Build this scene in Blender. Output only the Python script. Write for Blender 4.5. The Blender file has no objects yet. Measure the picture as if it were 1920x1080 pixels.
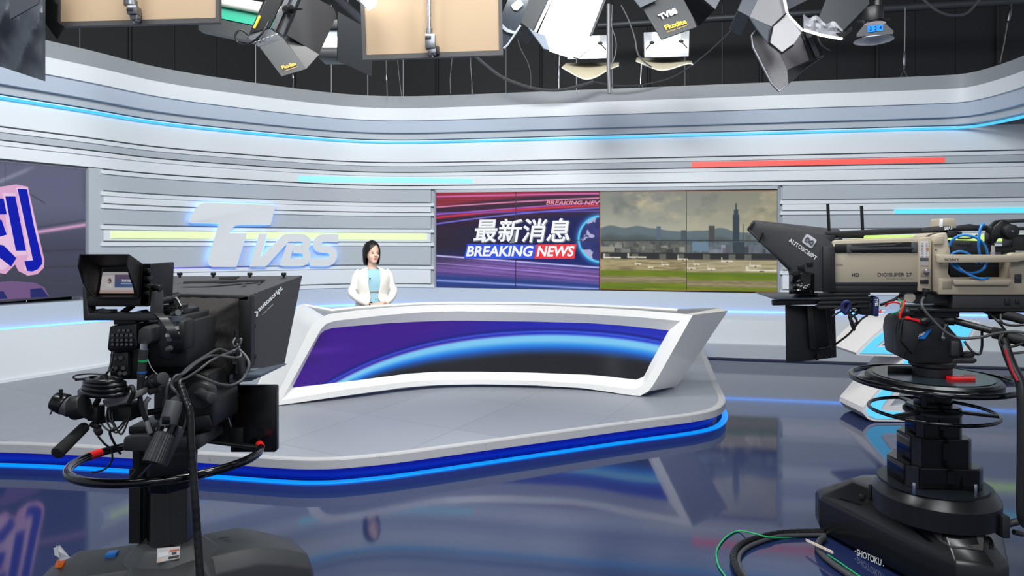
import bpy, bmesh, math, random
import numpy as np
from mathutils import Vector as V, Matrix, Euler
random.seed(7)
SC = bpy.context.scene
COL = SC.collection
# ------------------------------------------------------------------ camera
ZC, F, HX, HY = 1.62, 1280.0, 960.0, 445.0
cam_d = bpy.data.cameras.new('camera'); cam = bpy.data.objects.new('camera', cam_d); COL.objects.link(cam)
cam.location = (0, 0, ZC); cam.rotation_euler = (math.pi/2, 0, 0)
cam_d.sensor_width = 36; cam_d.lens = 36*F/1920; cam_d.shift_y = -(540-HY)/1920; cam_d.clip_start = .05
SC.camera = cam
SC.view_settings.view_transform = 'Standard'; SC.view_settings.look = 'None'
SC.view_settings.gamma = 1; SC.view_settings.exposure = 0.0; SC.view_settings.use_curve_mapping = False
w = bpy.data.worlds.new('world'); SC.world = w; w.use_nodes = True
w.node_tree.nodes['Background'].inputs[0].default_value = (.80, .88, 1, 1)
w.node_tree.nodes['Background'].inputs[1].default_value = .42
def area(name, loc, target, sx, sy, power, color=(1, .97, .94)):
    d = bpy.data.lights.new(name, 'AREA'); d.shape = 'RECTANGLE'; d.size = sx; d.size_y = sy
    d.energy = power; d.color = color
    o = bpy.data.objects.new(name, d); COL.objects.link(o); o.location = loc
    o.rotation_euler = (V(target)-V(loc)).to_track_quat('-Z', 'Y').to_euler()
    return o
# the soft lights of the studio grid, above the frame, plus an added front fill
area('softlight_left', (-3.0, 2.4, 4.9), (-3.6, 8.6, 1.2), 1.8, 1.2, 155, (.92, .98, 1))
area('softlight_centre', (-.4, 2.3, 5.0), (-.2, 9.5, 1.2), 2.2, 1.2, 225, (.96, 1, .99))
area('softlight_right', (2.6, 2.4, 4.9), (3.6, 9.0, 1.2), 1.8, 1.2, 155, (.92, .98, 1))
area('softlight_desk', (-.4, 4.4, 4.9), (-.5, 6.6, .6), 1.4, .9, 125, (1, .98, .96))
area('front_fill_light', (.2, -1.5, 4.4), (0, 3.0, .8), 3.0, 1.4, 110, (.95, .97, 1))  # unseen fill light, added behind the camera
area('softlight_top', (.3, 7.0, 5.4), (.3, 10.4, 3.0), 4.0, .8, 12, (1, 1, 1))

# ------------------------------------------------------------------ helpers
def P(x, y, Y): return V(((x-HX)*Y/F, Y, ZC-(y-HY)*Y/F))
def lin(c):
    r = []
    for v in c[:3]:
        v = v/255.0
        r.append(v/12.92 if v <= .04045 else ((v+.055)/1.055)**2.4)
    return tuple(r)
MATS = {}
def mat(name, rgb, rough=.5, metal=0, spec=.5, emit=0, noise=0, nscale=40, bump=0, coat=0, sheen=0):
    if name in MATS: return MATS[name]
    m = bpy.data.materials.new(name); m.use_nodes = True; nt = m.node_tree; b = nt.nodes['Principled BSDF']
    c = lin(rgb)+(1,)
    b.inputs['Base Color'].default_value = c; b.inputs['Roughness'].default_value = rough
    b.inputs['Metallic'].default_value = metal; b.inputs['Specular IOR Level'].default_value = spec
    b.inputs['Coat Weight'].default_value = coat
    if emit:
        b.inputs['Emission Color'].default_value = c; b.inputs['Emission Strength'].default_value = emit
        b.inputs['Base Color'].default_value = (c[0]*.2, c[1]*.2, c[2]*.2, 1)
    if noise or bump:
        tc = nt.nodes.new('ShaderNodeTexCoord'); n = nt.nodes.new('ShaderNodeTexNoise')
        n.inputs['Scale'].default_value = nscale; n.inputs['Detail'].default_value = 4
        nt.links.new(tc.outputs['Object'], n.inputs['Vector'])
        if noise:
            mx = nt.nodes.new('ShaderNodeMix'); mx.data_type = 'RGBA'
            mx.inputs[6].default_value = tuple(v*(1-noise) for v in c[:3])+(1,)
            mx.inputs[7].default_value = tuple(min(1, v*(1+noise)) for v in c[:3])+(1,)
            nt.links.new(n.outputs['Fac'], mx.inputs[0]); nt.links.new(mx.outputs[2], b.inputs['Base Color'])
        if bump:
            bp = nt.nodes.new('ShaderNodeBump'); bp.inputs['Strength'].default_value = bump
            bp.inputs['Distance'].default_value = .01
            nt.links.new(n.outputs['Fac'], bp.inputs['Height']); nt.links.new(bp.outputs['Normal'], b.inputs['Normal'])
    MATS[name] = m
    return m
def vmat(name, strength=1.0, rough=.25):
    m = bpy.data.materials.new(name); m.use_nodes = True; nt = m.node_tree; b = nt.nodes['Principled BSDF']
    a = nt.nodes.new('ShaderNodeAttribute'); a.attribute_name = 'picture'
    b.inputs['Base Color'].default_value = (.01, .01, .012, 1); b.inputs['Roughness'].default_value = rough; b.inputs['Specular IOR Level'].default_value = .25
    nt.links.new(a.outputs['Color'], b.inputs['Emission Color']); b.inputs['Emission Strength'].default_value = strength
    return m
def cr(pts, n=8, closed=False):
    pts = [V(p) for p in pts]; m = len(pts); out = []
    for i in range(m if closed else m-1):
        if closed: a, b, c, d = pts[i-1], pts[i], pts[(i+1) % m], pts[(i+2) % m]
        else: a, b, c, d = pts[max(i-1, 0)], pts[i], pts[i+1], pts[min(i+2, m-1)]
        for k in range(n):
            t = k/n
            out.append(.5*((2*b)+(c-a)*t+(2*a-5*b+4*c-d)*t*t+(3*b-a-3*c+d)*t**3))
    if not closed: out.append(pts[-1])
    return out
TXT = {}
def text_mesh(s, bold):
    k = (s, bold)
    if k in TXT: return TXT[k]
    cu = bpy.data.curves.new('t', 'FONT'); cu.body = s; cu.size = 1; cu.offset = bold; cu.resolution_u = 4
    o = bpy.data.objects.new('t', cu); COL.objects.link(o)
    dg = bpy.context.evaluated_depsgraph_get(); dg.update()
    me = bpy.data.meshes.new_from_object(o.evaluated_get(dg))
    vs = np.array([v.co[:2] for v in me.vertices]); fs = [list(p.vertices) for p in me.polygons]
    bpy.data.objects.remove(o); bpy.data.curves.remove(cu); bpy.data.meshes.remove(me)
    mn, mx = vs.min(0), vs.max(0); vs = (vs-mn)/(mx-mn)
    TXT[k] = (vs, fs)
    return TXT[k]
class MB:
    def __init__(s): s.v = []; s.f = []
    def add(s, vs, fs):
        o = len(s.v); s.v += [V(v) for v in vs]; s.f += [[i+o for i in f] for f in fs]; return s
    def addbm(s, bm, bev=0, seg=2, angle=.5):
        bmesh.ops.recalc_face_normals(bm, faces=bm.faces[:])
        if bev > 0:
            ed = [e for e in bm.edges if len(e.link_faces) == 2 and e.calc_face_angle(0) > angle]
            if ed: bmesh.ops.bevel(bm, geom=ed, offset=bev, segments=seg, profile=.5, affect='EDGES', clamp_overlap=True)
        bm.verts.index_update()
        s.add([v.co.copy() for v in bm.verts], [[v.index for v in f.verts] for f in bm.faces]); bm.free(); return s
    def hexa(s, p, bev=0, seg=2):
        bm = bmesh.new(); vs = [bm.verts.new(V(q)) for q in p]
        for f in ((3, 2, 1, 0), (4, 5, 6, 7), (0, 1, 5, 4), (1, 2, 6, 5), (2, 3, 7, 6), (3, 0, 4, 7)):
            bm.faces.new([vs[i] for i in f])
        return s.addbm(bm, bev, seg)
    def box(s, c, size, rot=None, bev=0, seg=2):
        c = V(c); h = V(size)/2; M = rot.to_3x3() if rot is not None else Matrix.Identity(3)
        q = [(-1, -1, -1), (1, -1, -1), (1, 1, -1), (-1, 1, -1), (-1, -1, 1), (1, -1, 1), (1, 1, 1), (-1, 1, 1)]
        return s.hexa([c+M @ V((a*h.x, b*h.y, d*h.z)) for a, b, d in q], bev, seg)
    def prism(s, pts, vec, bev=0, seg=2):
        pts = [V(p) for p in pts]; vec = V(vec); n = len(pts); bm = bmesh.new()
        a = [bm.verts.new(p) for p in pts]; b = [bm.verts.new(p+vec) for p in pts]
        bm.faces.new(a[::-1]); bm.faces.new(b)
        for i in range(n): bm.faces.new([a[i], a[(i+1) % n], b[(i+1) % n], b[i]])
        return s.addbm(bm, bev, seg)
    def loft(s, rings, closed=True, caps=True, bev=0):
        n = len(rings[0]); bm = bmesh.new(); R = [[bm.verts.new(V(p)) for p in r] for r in rings]
        for i in range(len(R)-1):
            for j in range(n if closed else n-1):
                bm.faces.new([R[i][j], R[i][(j+1) % n], R[i+1][(j+1) % n], R[i+1][j]])
        if caps and closed:
            bm.faces.new(R[0][::-1]); bm.faces.new(R[-1])
        return s.addbm(bm, bev)
    def grid(s, rows):
        n = len(rows[0]); o = [p for r in rows for p in r]
        return s.add(o, [[i*n+j, i*n+j+1, (i+1)*n+j+1, (i+1)*n+j] for i in range(len(rows)-1) for j in range(n-1)])
    def cyl(s, p0, p1, r0, r1=None, n=16, bev=0):
        r1 = r0 if r1 is None else r1; p0 = V(p0); p1 = V(p1); d = (p1-p0).normalized()
        u = d.orthogonal().normalized(); w_ = d.cross(u)
        ring = lambda p, r: [p+(u*math.cos(2*math.pi*k/n)+w_*math.sin(2*math.pi*k/n))*r for k in range(n)]
        return s.loft([ring(p0, r0), ring(p1, r1)], bev=bev)
    def lathe(s, prof, c, axis=(0, 0, 1), n=24):
        c = V(c); d = V(axis).normalized(); u = d.orthogonal().normalized(); w_ = d.cross(u)
        return s.loft([[c+d*z+(u*math.cos(2*math.pi*k/n)+w_*math.sin(2*math.pi*k/n))*max(r, 1e-4) for k in range(n)] for r, z in prof])
    def tube(s, pts, r, n=8, closed=False, sm=0):
        pts = cr(pts, sm, closed) if sm else [V(p) for p in pts]; m = len(pts); rings = []
        rr = r if isinstance(r, (list, tuple)) else None
        t0 = (pts[1]-pts[0]).normalized(); u = t0.orthogonal().normalized()
        for i in range(m):
            a = pts[i-1] if (i > 0 or closed) else pts[0]; b = pts[(i+1) % m] if (i < m-1 or closed) else pts[-1]
            t = (b-a); t = t.normalized() if t.length > 1e-9 else t0
            u = (u-t*u.dot(t)); u = u.normalized() if u.length > 1e-6 else t.orthogonal().normalized()
            w_ = t.cross(u); q = rr[min(int(i*len(rr)/m), len(rr)-1)] if rr else r
            rings.append([pts[i]+(u*math.cos(2*math.pi*k/n)+w_*math.sin(2*math.pi*k/n))*q for k in range(n)])
        if closed: rings.append(rings[0])
        return s.loft(rings, caps=not closed)
    def ell(s, c, r, rot=None, n=16, m=10):
        c = V(c); M = rot.to_3x3() if rot is not None else Matrix.Identity(3); rings = []
        for i in range(m+1):
            a = math.pi*i/m; rings.append([c+M @ V((r[0]*max(math.sin(a), .002)*math.cos(2*math.pi*k/n), r[1]*max(math.sin(a), .002)*math.sin(2*math.pi*k/n), -r[2]*math.cos(a))) for k in range(n)])
        return s.loft(rings)
    def text(s, t, bl, br, tl, thick=0, bold=.02, lift=.0008):
        vs, fs = text_mesh(t, bold); bl, br, tl = V(bl), V(br), V(tl); u = br-bl; v = tl-bl; n = u.cross(v).normalized()
        a = [bl+u*x+v*y+n*(lift+thick) for x, y in vs]
        if not thick: return s.add(a, fs)
        bm = bmesh.new(); A = [bm.verts.new(p) for p in a]
        for f in fs:
            try: bm.faces.new([A[i] for i in f])
            except ValueError: pass
        r = bmesh.ops.extrude_face_region(bm, geom=bm.faces[:])
        bmesh.ops.translate(bm, verts=[g for g in r['geom'] if isinstance(g, bmesh.types.BMVert)], vec=-n*thick)
        return s.addbm(bm)
    def build(s, name, m, parent=None, smooth=40, local=False):
        me = bpy.data.meshes.new(name); off = V((0, 0, 0))
        if parent is not None and not local:
            r = parent
            while r is not None: off = off+r.location; r = r.parent
        me.from_pydata([v-off for v in s.v], [], s.f); me.materials.append(m)
        if smooth:
            me.polygons.foreach_set('use_smooth', [True]*len(me.polygons)); me.set_sharp_from_angle(angle=math.radians(smooth))
        me.update(); o = bpy.data.objects.new(name, me); COL.objects.link(o)
        if parent is not None: o.parent = parent
        return o
def tag(o, label=None, cat=None, group=None, kind=None):
    if label: o['label'] = label
    if cat: o['category'] = cat
    if group: o['group'] = group
    if kind: o['kind'] = kind
    return o
def thing(name, loc, label, cat, group=None):
    o = bpy.data.objects.new(name, None); COL.objects.link(o); o.location = V(loc); o.empty_display_size = .1
    return tag(o, label, cat, group)
def picture(name, fn, x0, x1, y0, y1, nx, ny, m, parent, mapf):
    """a lit screen: a fine grid whose colours are what the screen shows"""
    xs = np.linspace(x0, x1, nx+1); ys = np.linspace(y0, y1, ny+1)
    gx, gy = np.meshgrid(xs, ys); col = np.clip(fn(gx, gy), 0, 255)/255.0
    col = np.where(col <= .04045, col/12.92, ((col+.055)/1.055)**2.4)
    mb = MB(); mb.grid([[mapf(x, y) for x in xs] for y in ys]); o = mb.build(name, m, parent, smooth=0)
    a = o.data.color_attributes.new('picture', 'FLOAT_COLOR', 'POINT')
    buf = np.ones((len(o.data.vertices), 4), np.float32); buf[:, :3] = col.reshape(-1, 3); a.data.foreach_set('color', buf.ravel())
    return o
rng = np.random.RandomState(3)
def vnoise(x, y, seed=0):
    xi = np.floor(x).astype(int); yi = np.floor(y).astype(int); fx = x-xi; fy = y-yi
    fx = fx*fx*(3-2*fx); fy = fy*fy*(3-2*fy)
    def h(a, b): return np.modf(np.abs(np.sin(a*127.1+b*311.7+seed*74.7)*43758.5453))[0]
    return (h(xi, yi)*(1-fx)+h(xi+1, yi)*fx)*(1-fy)+(h(xi, yi+1)*(1-fx)+h(xi+1, yi+1)*fx)*fy
def fbm(x, y, seed=0, o=5):
    r = 0; a = .5
    for i in range(o): r = r+a*vnoise(x, y, seed+i); x = x*2; y = y*2; a *= .5
    return r
def sstep(a, b, x): t = np.clip((x-a)/(b-a), 0, 1); return t*t*(3-2*t)
def mixc(c, d, t): return c*(1-t[..., None])+np.array(d, float)*t[..., None] if not isinstance(d, np.ndarray) or d.ndim == 1 else c*(1-t[..., None])+d*t[..., None]

# ------------------------------------------------------------------ materials
M_white = mat('panel_white', (220, 224, 228), .45, spec=.35)
M_gray = mat('panel_grey', (178, 184, 191), .45, spec=.35)
M_gray2 = mat('fascia_grey', (146, 150, 154), .5, spec=.3)
M_blueg = mat('panel_blue_grey', (182, 192, 207), .45, spec=.35)
M_groove = mat('groove_dark', (128, 130, 138), .8)
M_black = mat('black_plastic', (22, 22, 24), .45)
M_satin = mat('black_satin', (12, 12, 13), .28)
M_gloss = mat('black_gloss', (9, 9, 11), .12)
M_dgray = mat('dark_grey_plastic', (48, 48, 50), .5)
M_mgray = mat('mid_grey_plastic', (72, 73, 76), .5)
M_rubber = mat('black_rubber', (14, 14, 15), .65)
M_cloth = mat('black_cloth', (30, 25, 23), .85, bump=.3, nscale=30)
M_chrome = mat('chrome', (200, 200, 205), .18, metal=1)
M_steel = mat('brushed_steel', (130, 132, 138), .35, metal=1)
M_dsteel = mat('dark_steel', (62, 64, 70), .4, metal=.8)
M_whitep = mat('white_print', (225, 226, 228), .5)
M_red = mat('red_plastic', (225, 30, 30), .4)
M_blue = mat('blue_plastic', (25, 105, 185), .4)
M_beige = mat('beige_casing', (172, 160, 140), .5, noise=.04, nscale=300)
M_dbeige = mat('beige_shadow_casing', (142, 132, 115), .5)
# ------------------------------------------------------------------ the set wall
K = 1843.7
_kn = [(0, 263), (160, 238), (260, 220.5), (340, 210), (400, 203.6), (520, 192), (640, 182.2), (740, 179), (840, 180.3)]
plan = [((x-HX)/F*K/v, K/v) for x, v in _kn]
plan = [(-6.35, 4.7), (-5.8, 5.85)]+plan+[(.4, 9.97), (1.94, 9.68), (3.4, 9.404), (4.85, 9.13), (6.54, 8.81), (8.5, 8.44)]
_pts = cr([(a, b, 0) for a, b in plan], 10)
_pts = [V(p) for p in _pts]
for _ in range(12):
    _pts = [_pts[0]]+[(_pts[i-1]+_pts[i]*2+_pts[i+1])/4 for i in range(1, len(_pts)-1)]+[_pts[-1]]
PATH = _pts
NRM = []
for i in range(len(PATH)):
    t = (PATH[min(i+1, len(PATH)-1)]-PATH[max(i-1, 0)]).normalized(); NRM.append(V((t.y, -t.x, 0)))
def xs_of(p): return HX+F*p.x/p.y
PX = np.array([xs_of(p) for p in PATH])
def strip_v(x): return K/np.interp(x, PX, [p.y for p in PATH])
def edge(meas, deg=2):
    """height ratio of a band edge (1 = height of the blue strip) fitted along the wall"""
    x = np.array([m[0] for m in meas], float); r = np.array([(HY-m[1])/strip_v(m[0]) for m in meas])
    c = np.polyfit((x-960)/960, r, deg if len(x) > deg+1 else max(0, len(x)-2))
    return lambda xx: np.polyval(c, np.clip((xx-960)/960, -1.05, 1.05))
E = {
 'S':  lambda x: 1.0,
 'L1': edge([(0, 237.5), (160, 260), (340, 280), (400, 284.6), (640, 303), (840, 304), (1000, 300.4), (1240, 296.7), (1440, 292), (1640, 289.5), (1720, 286), (1920, 280)]),
 'L2': edge([(0, 261.5), (160, 282.5), (340, 301.2), (400, 305.8), (640, 323), (840, 321.5), (1000, 319.3), (1240, 317.3), (1440, 312.6), (1640, 309), (1720, 308), (1920, 304)]),
 'L3': edge([(0, 300), (160, 312), (340, 330.5), (400, 333.9), (640, 347.4), (840, 346.7), (1000, 345), (1240, 344), (1440, 340.5), (1640, 338), (1720, 336.7), (1920, 333)]),
 'L4': edge([(190, 358.8), (340, 366.4), (400, 369), (640, 378.8), (812, 380), (1462, 375.7), (1640, 373.5), (1720, 372.7), (1920, 369)]),
 'L5': edge([(190, 382), (340, 387.8), (640, 397.5), (812, 398), (1462, 395.7), (1700, 394), (1920, 392)]),
 'L6': edge([(190, 421), (340, 424), (640, 429), (812, 429.5), (1462, 429), (1900, 427)]),
 'L7': edge([(190, 452.4), (340, 452.6), (640, 454), (812, 455), (1462, 455), (1900, 456)]),
 'L8': edge([(190, 506), (340, 502.5), (640, 498), (812, 498), (1462, 505.7), (1900, 512)]),
 'L9': edge([(0, 566), (155, 552.5), (640, 530), (812, 530), (960, 539), (1300, 543), (1462, 541), (1900, 548)]),
 'B0': edge([(0, 618), (155, 602), (640, 570), (840, 571.5), (1440, 585.5), (1640, 589), (1900, 589)]),
 'T0': lambda x: 1.478,
}
def zof(e, i, off=0.0):
    """world height of edge e at wall sample i (edges were fitted on the wall plane)"""
    p = PATH[i]; return ZC+E[e](xs_of(p))*K/F
def at(i, off): return PATH[i]+NRM[i]*off
def band(name, prof, m, i0=0, i1=None, kind='structure', parent=None):
    """sweep a closed profile [(offset, height-function)] along the wall"""
    i1 = len(PATH)-1 if i1 is None else i1; rings = []
    for i in range(i0, i1+1):
        rings.append([V((at(i, o).x, at(i, o).y, zf(i))) for o, zf in prof])
    mb = MB(); mb.loft(rings); o = mb.build(name, m, parent, smooth=30)
    if parent is None and kind: o['kind'] = kind
    return o
def zE(e, d=0): return lambda i: zof(e, i)+d
def idx(x): return int(np.argmin(np.abs(PX-x)))
# make exact samples at the ends of the slatted sections and of the openings
def insert(x):
    global PX
    j = int(np.searchsorted(PX, x)); t = (x-PX[j-1])/(PX[j]-PX[j-1])
    PATH.insert(j, PATH[j-1].lerp(PATH[j], t)); NRM.insert(j, NRM[j-1].lerp(NRM[j], t).normalized())
    PX = np.array([xs_of(p) for p in PATH]); 
for x_ in (165, 187, 193, 206, 313, 475, 559, 800, 808, 814, 817, 887, 1458, 1462, 1467, 1297, 1770, 1676): insert(x_)
I = idx
LIP, GR = .046, .018
tcount = [0]
def trim(prof, m, i0=0, i1=None):
    tcount[0] += 1; return band('trim_%d' % tcount[0], prof, m, i0, i1)
# carcass behind everything (seen in the grooves and around the screens)
nI = len(PATH)-1
iA0, iA1 = I(165), I(814); iB0 = I(1462)
band('wall_back', [(-.30, zE('L3', -.02)), (-.03, zE('L3', -.02)), (-.03, zE('S', .1)), (-.30, zE('S', .1))], M_groove)
band('wall_left', [(-.30, lambda i: 0), (-.03, lambda i: 0), (-.03, zE('L3', .01)), (-.30, zE('L3', .01))], M_gray, iA0, iA1)
band('wall_right', [(-.30, lambda i: 0), (-.03, lambda i: 0), (-.03, zE('L3', .01)), (-.30, zE('L3', .01))], M_gray, iB0, nI)
# long bands above the screens
def panel(e0, e1, m, i0=0, i1=None, o0=.012, o1=.012, g=GR): trim([(-.028, zE(e1, g/2)), (o1, zE(e1, g/2)), (o0, zE(e0, -GR/2-LIP)), (-.028, zE(e0, -GR/2-LIP))], m, i0, i1)
def lip(e, m, i0=0, i1=None): trim([(-.028, zE(e, -GR/2-LIP)), (.030, zE(e, -GR/2-LIP)), (.030, zE(e, -GR/2)), (-.028, zE(e, -GR/2))], m, i0, i1)
trim([(-.028, zE('L1', GR/2)), (.03, zE('L1', GR/2)), (.0, zE('S', .02)), (-.028, zE('S', .02))], M_white)
lip('L1', M_white); panel('L1', 'L2', M_gray)
lip('L2', M_white); panel('L2', 'L3', M_white, o1=.02)
lip('L3', M_white, I(187), nI)
trim([(-.028, zE('L3', -.105)), (.012, zE('L3', -.105)), (.012, zE('L3', -GR/2-LIP)), (-.028, zE('L3', -GR/2-LIP))], M_gray, I(814), I(1462))
for (a, b, lp) in ((I(193), I(808), I(187)), (I(1467), nI, I(1462))):
    hi = I(814) if a < 300 and b < nI else nI
    panel('L3', 'L4', M_gray, a, b, .008, .008); lip('L4', M_white, lp, hi)
    panel('L4', 'L5', M_white, a, b); lip('L5', M_white, lp, hi)
    panel('L5', 'L6', M_gray, a, b, .008, .008); lip('L6', M_white, lp, hi)
    panel('L6', 'L7', M_white, a, b); lip('L7', M_white, lp, hi)
    panel('L7', 'L8', M_gray, a, b, .008, .008); lip('L8', M_white, lp, hi)
    panel('L8', 'L9', M_white, a, b); lip('L9', M_white, lp, hi)
# lower panel, ledge and base
def tx(i): return float(np.clip(PX[i]/1440, 0, 1.1))
def boff(i): return .17+.20*tx(i)
def zpix(i, off, y0, y1):
    """height on the base face whose image row runs from y0 (x=0) to y1 (x=1440)"""
    p = at(i, off); return p
trim([(-.26, zE('B0', -.03)), (.05, zE('B0', -.03)), (.012, zE('L9', -GR/2-LIP)), (-.26, zE('L9', -GR/2-LIP))], M_blueg)  # bluish panel colour stands in for glow from the low light line
def sweep_free(name, fn, m, i0=0, i1=None):
    i1 = nI if i1 is None else i1
    mb = MB(); mb.loft([fn(i) for i in range(i0, i1+1)]); o = mb.build(name, m, None, smooth=30); o['kind'] = 'structure'; return o
def base_ring(i):
    o = boff(i); a = at(i, -.2); b = at(i, .055); c = at(i, o); zs = zof('B0', i)-.008; t = tx(i)
    zl = zs+(.01*(1-t)-.075*t)
    return [V((a.x, a.y, .0)), V((a.x, a.y, zs)), V((b.x, b.y, zs)), V((c.x, c.y, zl)), V((c.x, c.y, .19)), V((at(i, o+.02).x, at(i, o+.02).y, .185)), V((at(i, o+.02).x, at(i, o+.02).y, .0))]
tcount[0] += 1
sweep_free('trim_%d' % tcount[0], base_ring, M_white)
def plinth_ring(i):
    o = boff(i)+.02; c = at(i, o); d = at(i, o+.05)
    return [V((c.x, c.y, .022)), V((c.x, c.y, .2)), V((d.x, d.y, .19)), V((d.x, d.y, .022))]
tcount[0] += 1
sweep_free('trim_%d' % tcount[0], plinth_ring, M_gray, I(1300), nI)
# soffit: three steps of fascia hung from the grid, on the right it curls forward away from the wall
SP = [PATH[i]+NRM[i]*0 for i in range(len(PATH)) if PX[i] < 1560]
for x, y in ((1700, 241.5), (1820, 236), (1920, 217), (1985, 196), (2080, 160)):
    Yd = K/(HY-y); SP.append(V(((x-HX)*Yd/F, Yd, 0)))
SPs = cr(SP[:-6:3]+SP[-6:], 4)
SN = []
for i in range(len(SPs)):
    t = (SPs[min(i+1, len(SPs)-1)]-SPs[max(i-1, 0)]).normalized(); SN.append(V((t.y, -t.x, 0)))
ZS = ZC+K/F
def sof(name, prof, m, struct=True, **kw):
    mb = MB(); mb.loft([[V((SPs[i].x+SN[i].x*o, SPs[i].y+SN[i].y*o, z)) for o, z in prof] for i in range(len(SPs))])
    o = mb.build(name, m, None, smooth=30)
    if struct: o['kind'] = 'structure'
    return o
def zr(r): return ZC+r*K/F
def strim(prof, m): tcount[0] += 1; return sof('trim_%d' % tcount[0], prof, m)
# offsets are towards the room; heights as ratios of the strip height, corrected for the overhang
def zo(r, off, Yn=9.8): return ZC+r*(Yn-off)/Yn*K/F
strim([(-.25, zo(1.10, .14)), (.10, zo(1.10, .14)), (.14, zo(1.225, .14)), (-.25, zo(1.225, .14))], M_blueg)
strim([(-.25, zo(1.225, .16)), (.17, zo(1.225, .17)), (.17, zo(1.352, .17)), (-.25, zo(1.352, .17))], M_white)
strim([(-.25, zo(1.352, .14)), (.14, zo(1.352, .14)), (.14, zo(1.478, .14)), (-.25, zo(1.478, .14))], M_gray2)
strim([(-.25, zo(1.025, .03)), (.03, zo(1.025, .03)), (.03, zo(1.10, .03)), (-.25, zo(1.10, .03))], M_gray)
# ------------------------------------------------------------------ lit strips in the wall
def lmat(name, rgb, e): return mat(name, rgb, .4, emit=e)
L_strip = lmat('led_sky_blue', (66, 185, 245), 1.25)
L_low = lmat('led_low_blue', (85, 150, 250), 4.0)
L_cyan = lmat('led_cyan', (150, 232, 250), 1.0)
L_cyan2 = lmat('led_cyan_right', (95, 222, 248), 1.0)
L_green = lmat('led_lime', (222, 246, 182), 1.0)
L_green2 = lmat('led_lime_right', (205, 238, 130), 1.0)
L_red = lmat('led_red', (255, 88, 80), 1.0)
L_violet = lmat('led_violet', (118, 112, 238), 1.0)
L_stage = lmat('led_stage_blue', (0, 120, 255), 1.5)
o = sof('light_strip', [(-.02, zr(.984)), (.045, zr(.984)), (.045, zr(1.0)), (-.02, zr(1.0))], L_strip, False)
tag(o, 'long sky-blue light line along the top of the set wall, under the overhanging fascia', 'light strip')
o = band('light_strip', [(.02, zE('B0', -.008)), (.075, zE('B0', -.008)), (.07, zE('B0', .007)), (.02, zE('B0', .007))], L_low, kind=None)
tag(o, 'thin pale blue light line low on the set wall, above the white ledge', 'light strip')
def bar(x0, x1, ya, yb, m, label, off=.024):
    """a lit bar set in a slat: image rows (top, bottom) at its left and right end"""
    i0, i1 = I(x0), I(x1); rings = []
    for i in range(i0, i1+1):
        t = (PX[i]-x0)/(x1-x0); p = at(i, off); q = at(i, -.01)
        zt = ZC+(HY-(ya[0]*(1-t)+ya[1]*t))*p.y/F; zb = ZC+(HY-(yb[0]*(1-t)+yb[1]*t))*p.y/F
        rings.append([V((q.x, q.y, zb)), V((p.x, p.y, zb)), V((p.x, p.y, zt)), V((q.x, q.y, zt))])
    mb = MB(); mb.loft(rings); o = mb.build('light_bar', m, None, smooth=30); return tag(o, label, 'light bar')
bar(559, 887, (330, 335), (341, 343.5), L_cyan, 'pale cyan light bar above the raised letters, left of the video wall')
bar(1297, 1770, (304, 295), (314, 304), L_red, 'red light bar high on the right of the set wall')
bar(206, 800, (433.5, 438), (446.5, 450), L_green, 'long pale lime light bar running behind the raised letters')
bar(313, 475, (502, 501), (508.5, 507.5), L_violet, 'short violet light bar below the big raised letter T', .026)
bar(1676, 1990, (393, 388), (401, 398), L_cyan2, 'bright cyan light bar above the right studio camera', .036)
bar(1600, 1990, (441, 440), (453, 452), L_green2, 'lime light bar on the right wall, behind the right studio camera')
# ------------------------------------------------------------------ floor, ceiling, dark hall behind
fm = bpy.data.materials.new('floor_navy'); fm.use_nodes = True; nt = fm.node_tree; b = nt.nodes['Principled BSDF']
b.inputs['Base Color'].default_value = (.014, .024, .082, 1); b.inputs['Specular IOR Level'].default_value = .6
tc = nt.nodes.new('ShaderNodeTexCoord'); n1 = nt.nodes.new('ShaderNodeTexNoise'); n1.inputs['Scale'].default_value = 1.3; n1.inputs['Detail'].default_value = 6
mr = nt.nodes.new('ShaderNodeMapRange'); mr.inputs[3].default_value = .035; mr.inputs[4].default_value = .09
nt.links.new(tc.outputs['Object'], n1.inputs['Vector']); nt.links.new(n1.outputs['Fac'], mr.inputs[0]); nt.links.new(mr.outputs[0], b.inputs['Roughness'])
n2 = nt.nodes.new('ShaderNodeTexNoise'); n2.inputs['Scale'].default_value = 2.2; n2.inputs['Detail'].default_value = 2
bp = nt.nodes.new('ShaderNodeBump'); bp.inputs['Strength'].default_value = .012; bp.inputs['Distance'].default_value = .02
nt.links.new(tc.outputs['Object'], n2.inputs['Vector']); nt.links.new(n2.outputs['Fac'], bp.inputs['Height']); nt.links.new(bp.outputs['Normal'], b.inputs['Normal'])
mb = MB(); mb.box((1, 4, -.05), (18, 18, .1)); tag(mb.build('floor', fm, smooth=0), kind='structure')
M_hall = mat('hall_black', (27, 28, 32), .7)
M_hall2 = mat('hall_seam', (20, 21, 23), .6)
mb = MB(); mb.box((1, 4, 6.1), (18, 18, .1)); tag(mb.build('ceiling', mat('ceiling_black', (14, 14, 15), .8), smooth=0), kind='structure')
mb = MB()
hp = [(-8, 9.0), (-4.5, 12.0), (-2, 12.6), (10, 11.2)]
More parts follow.
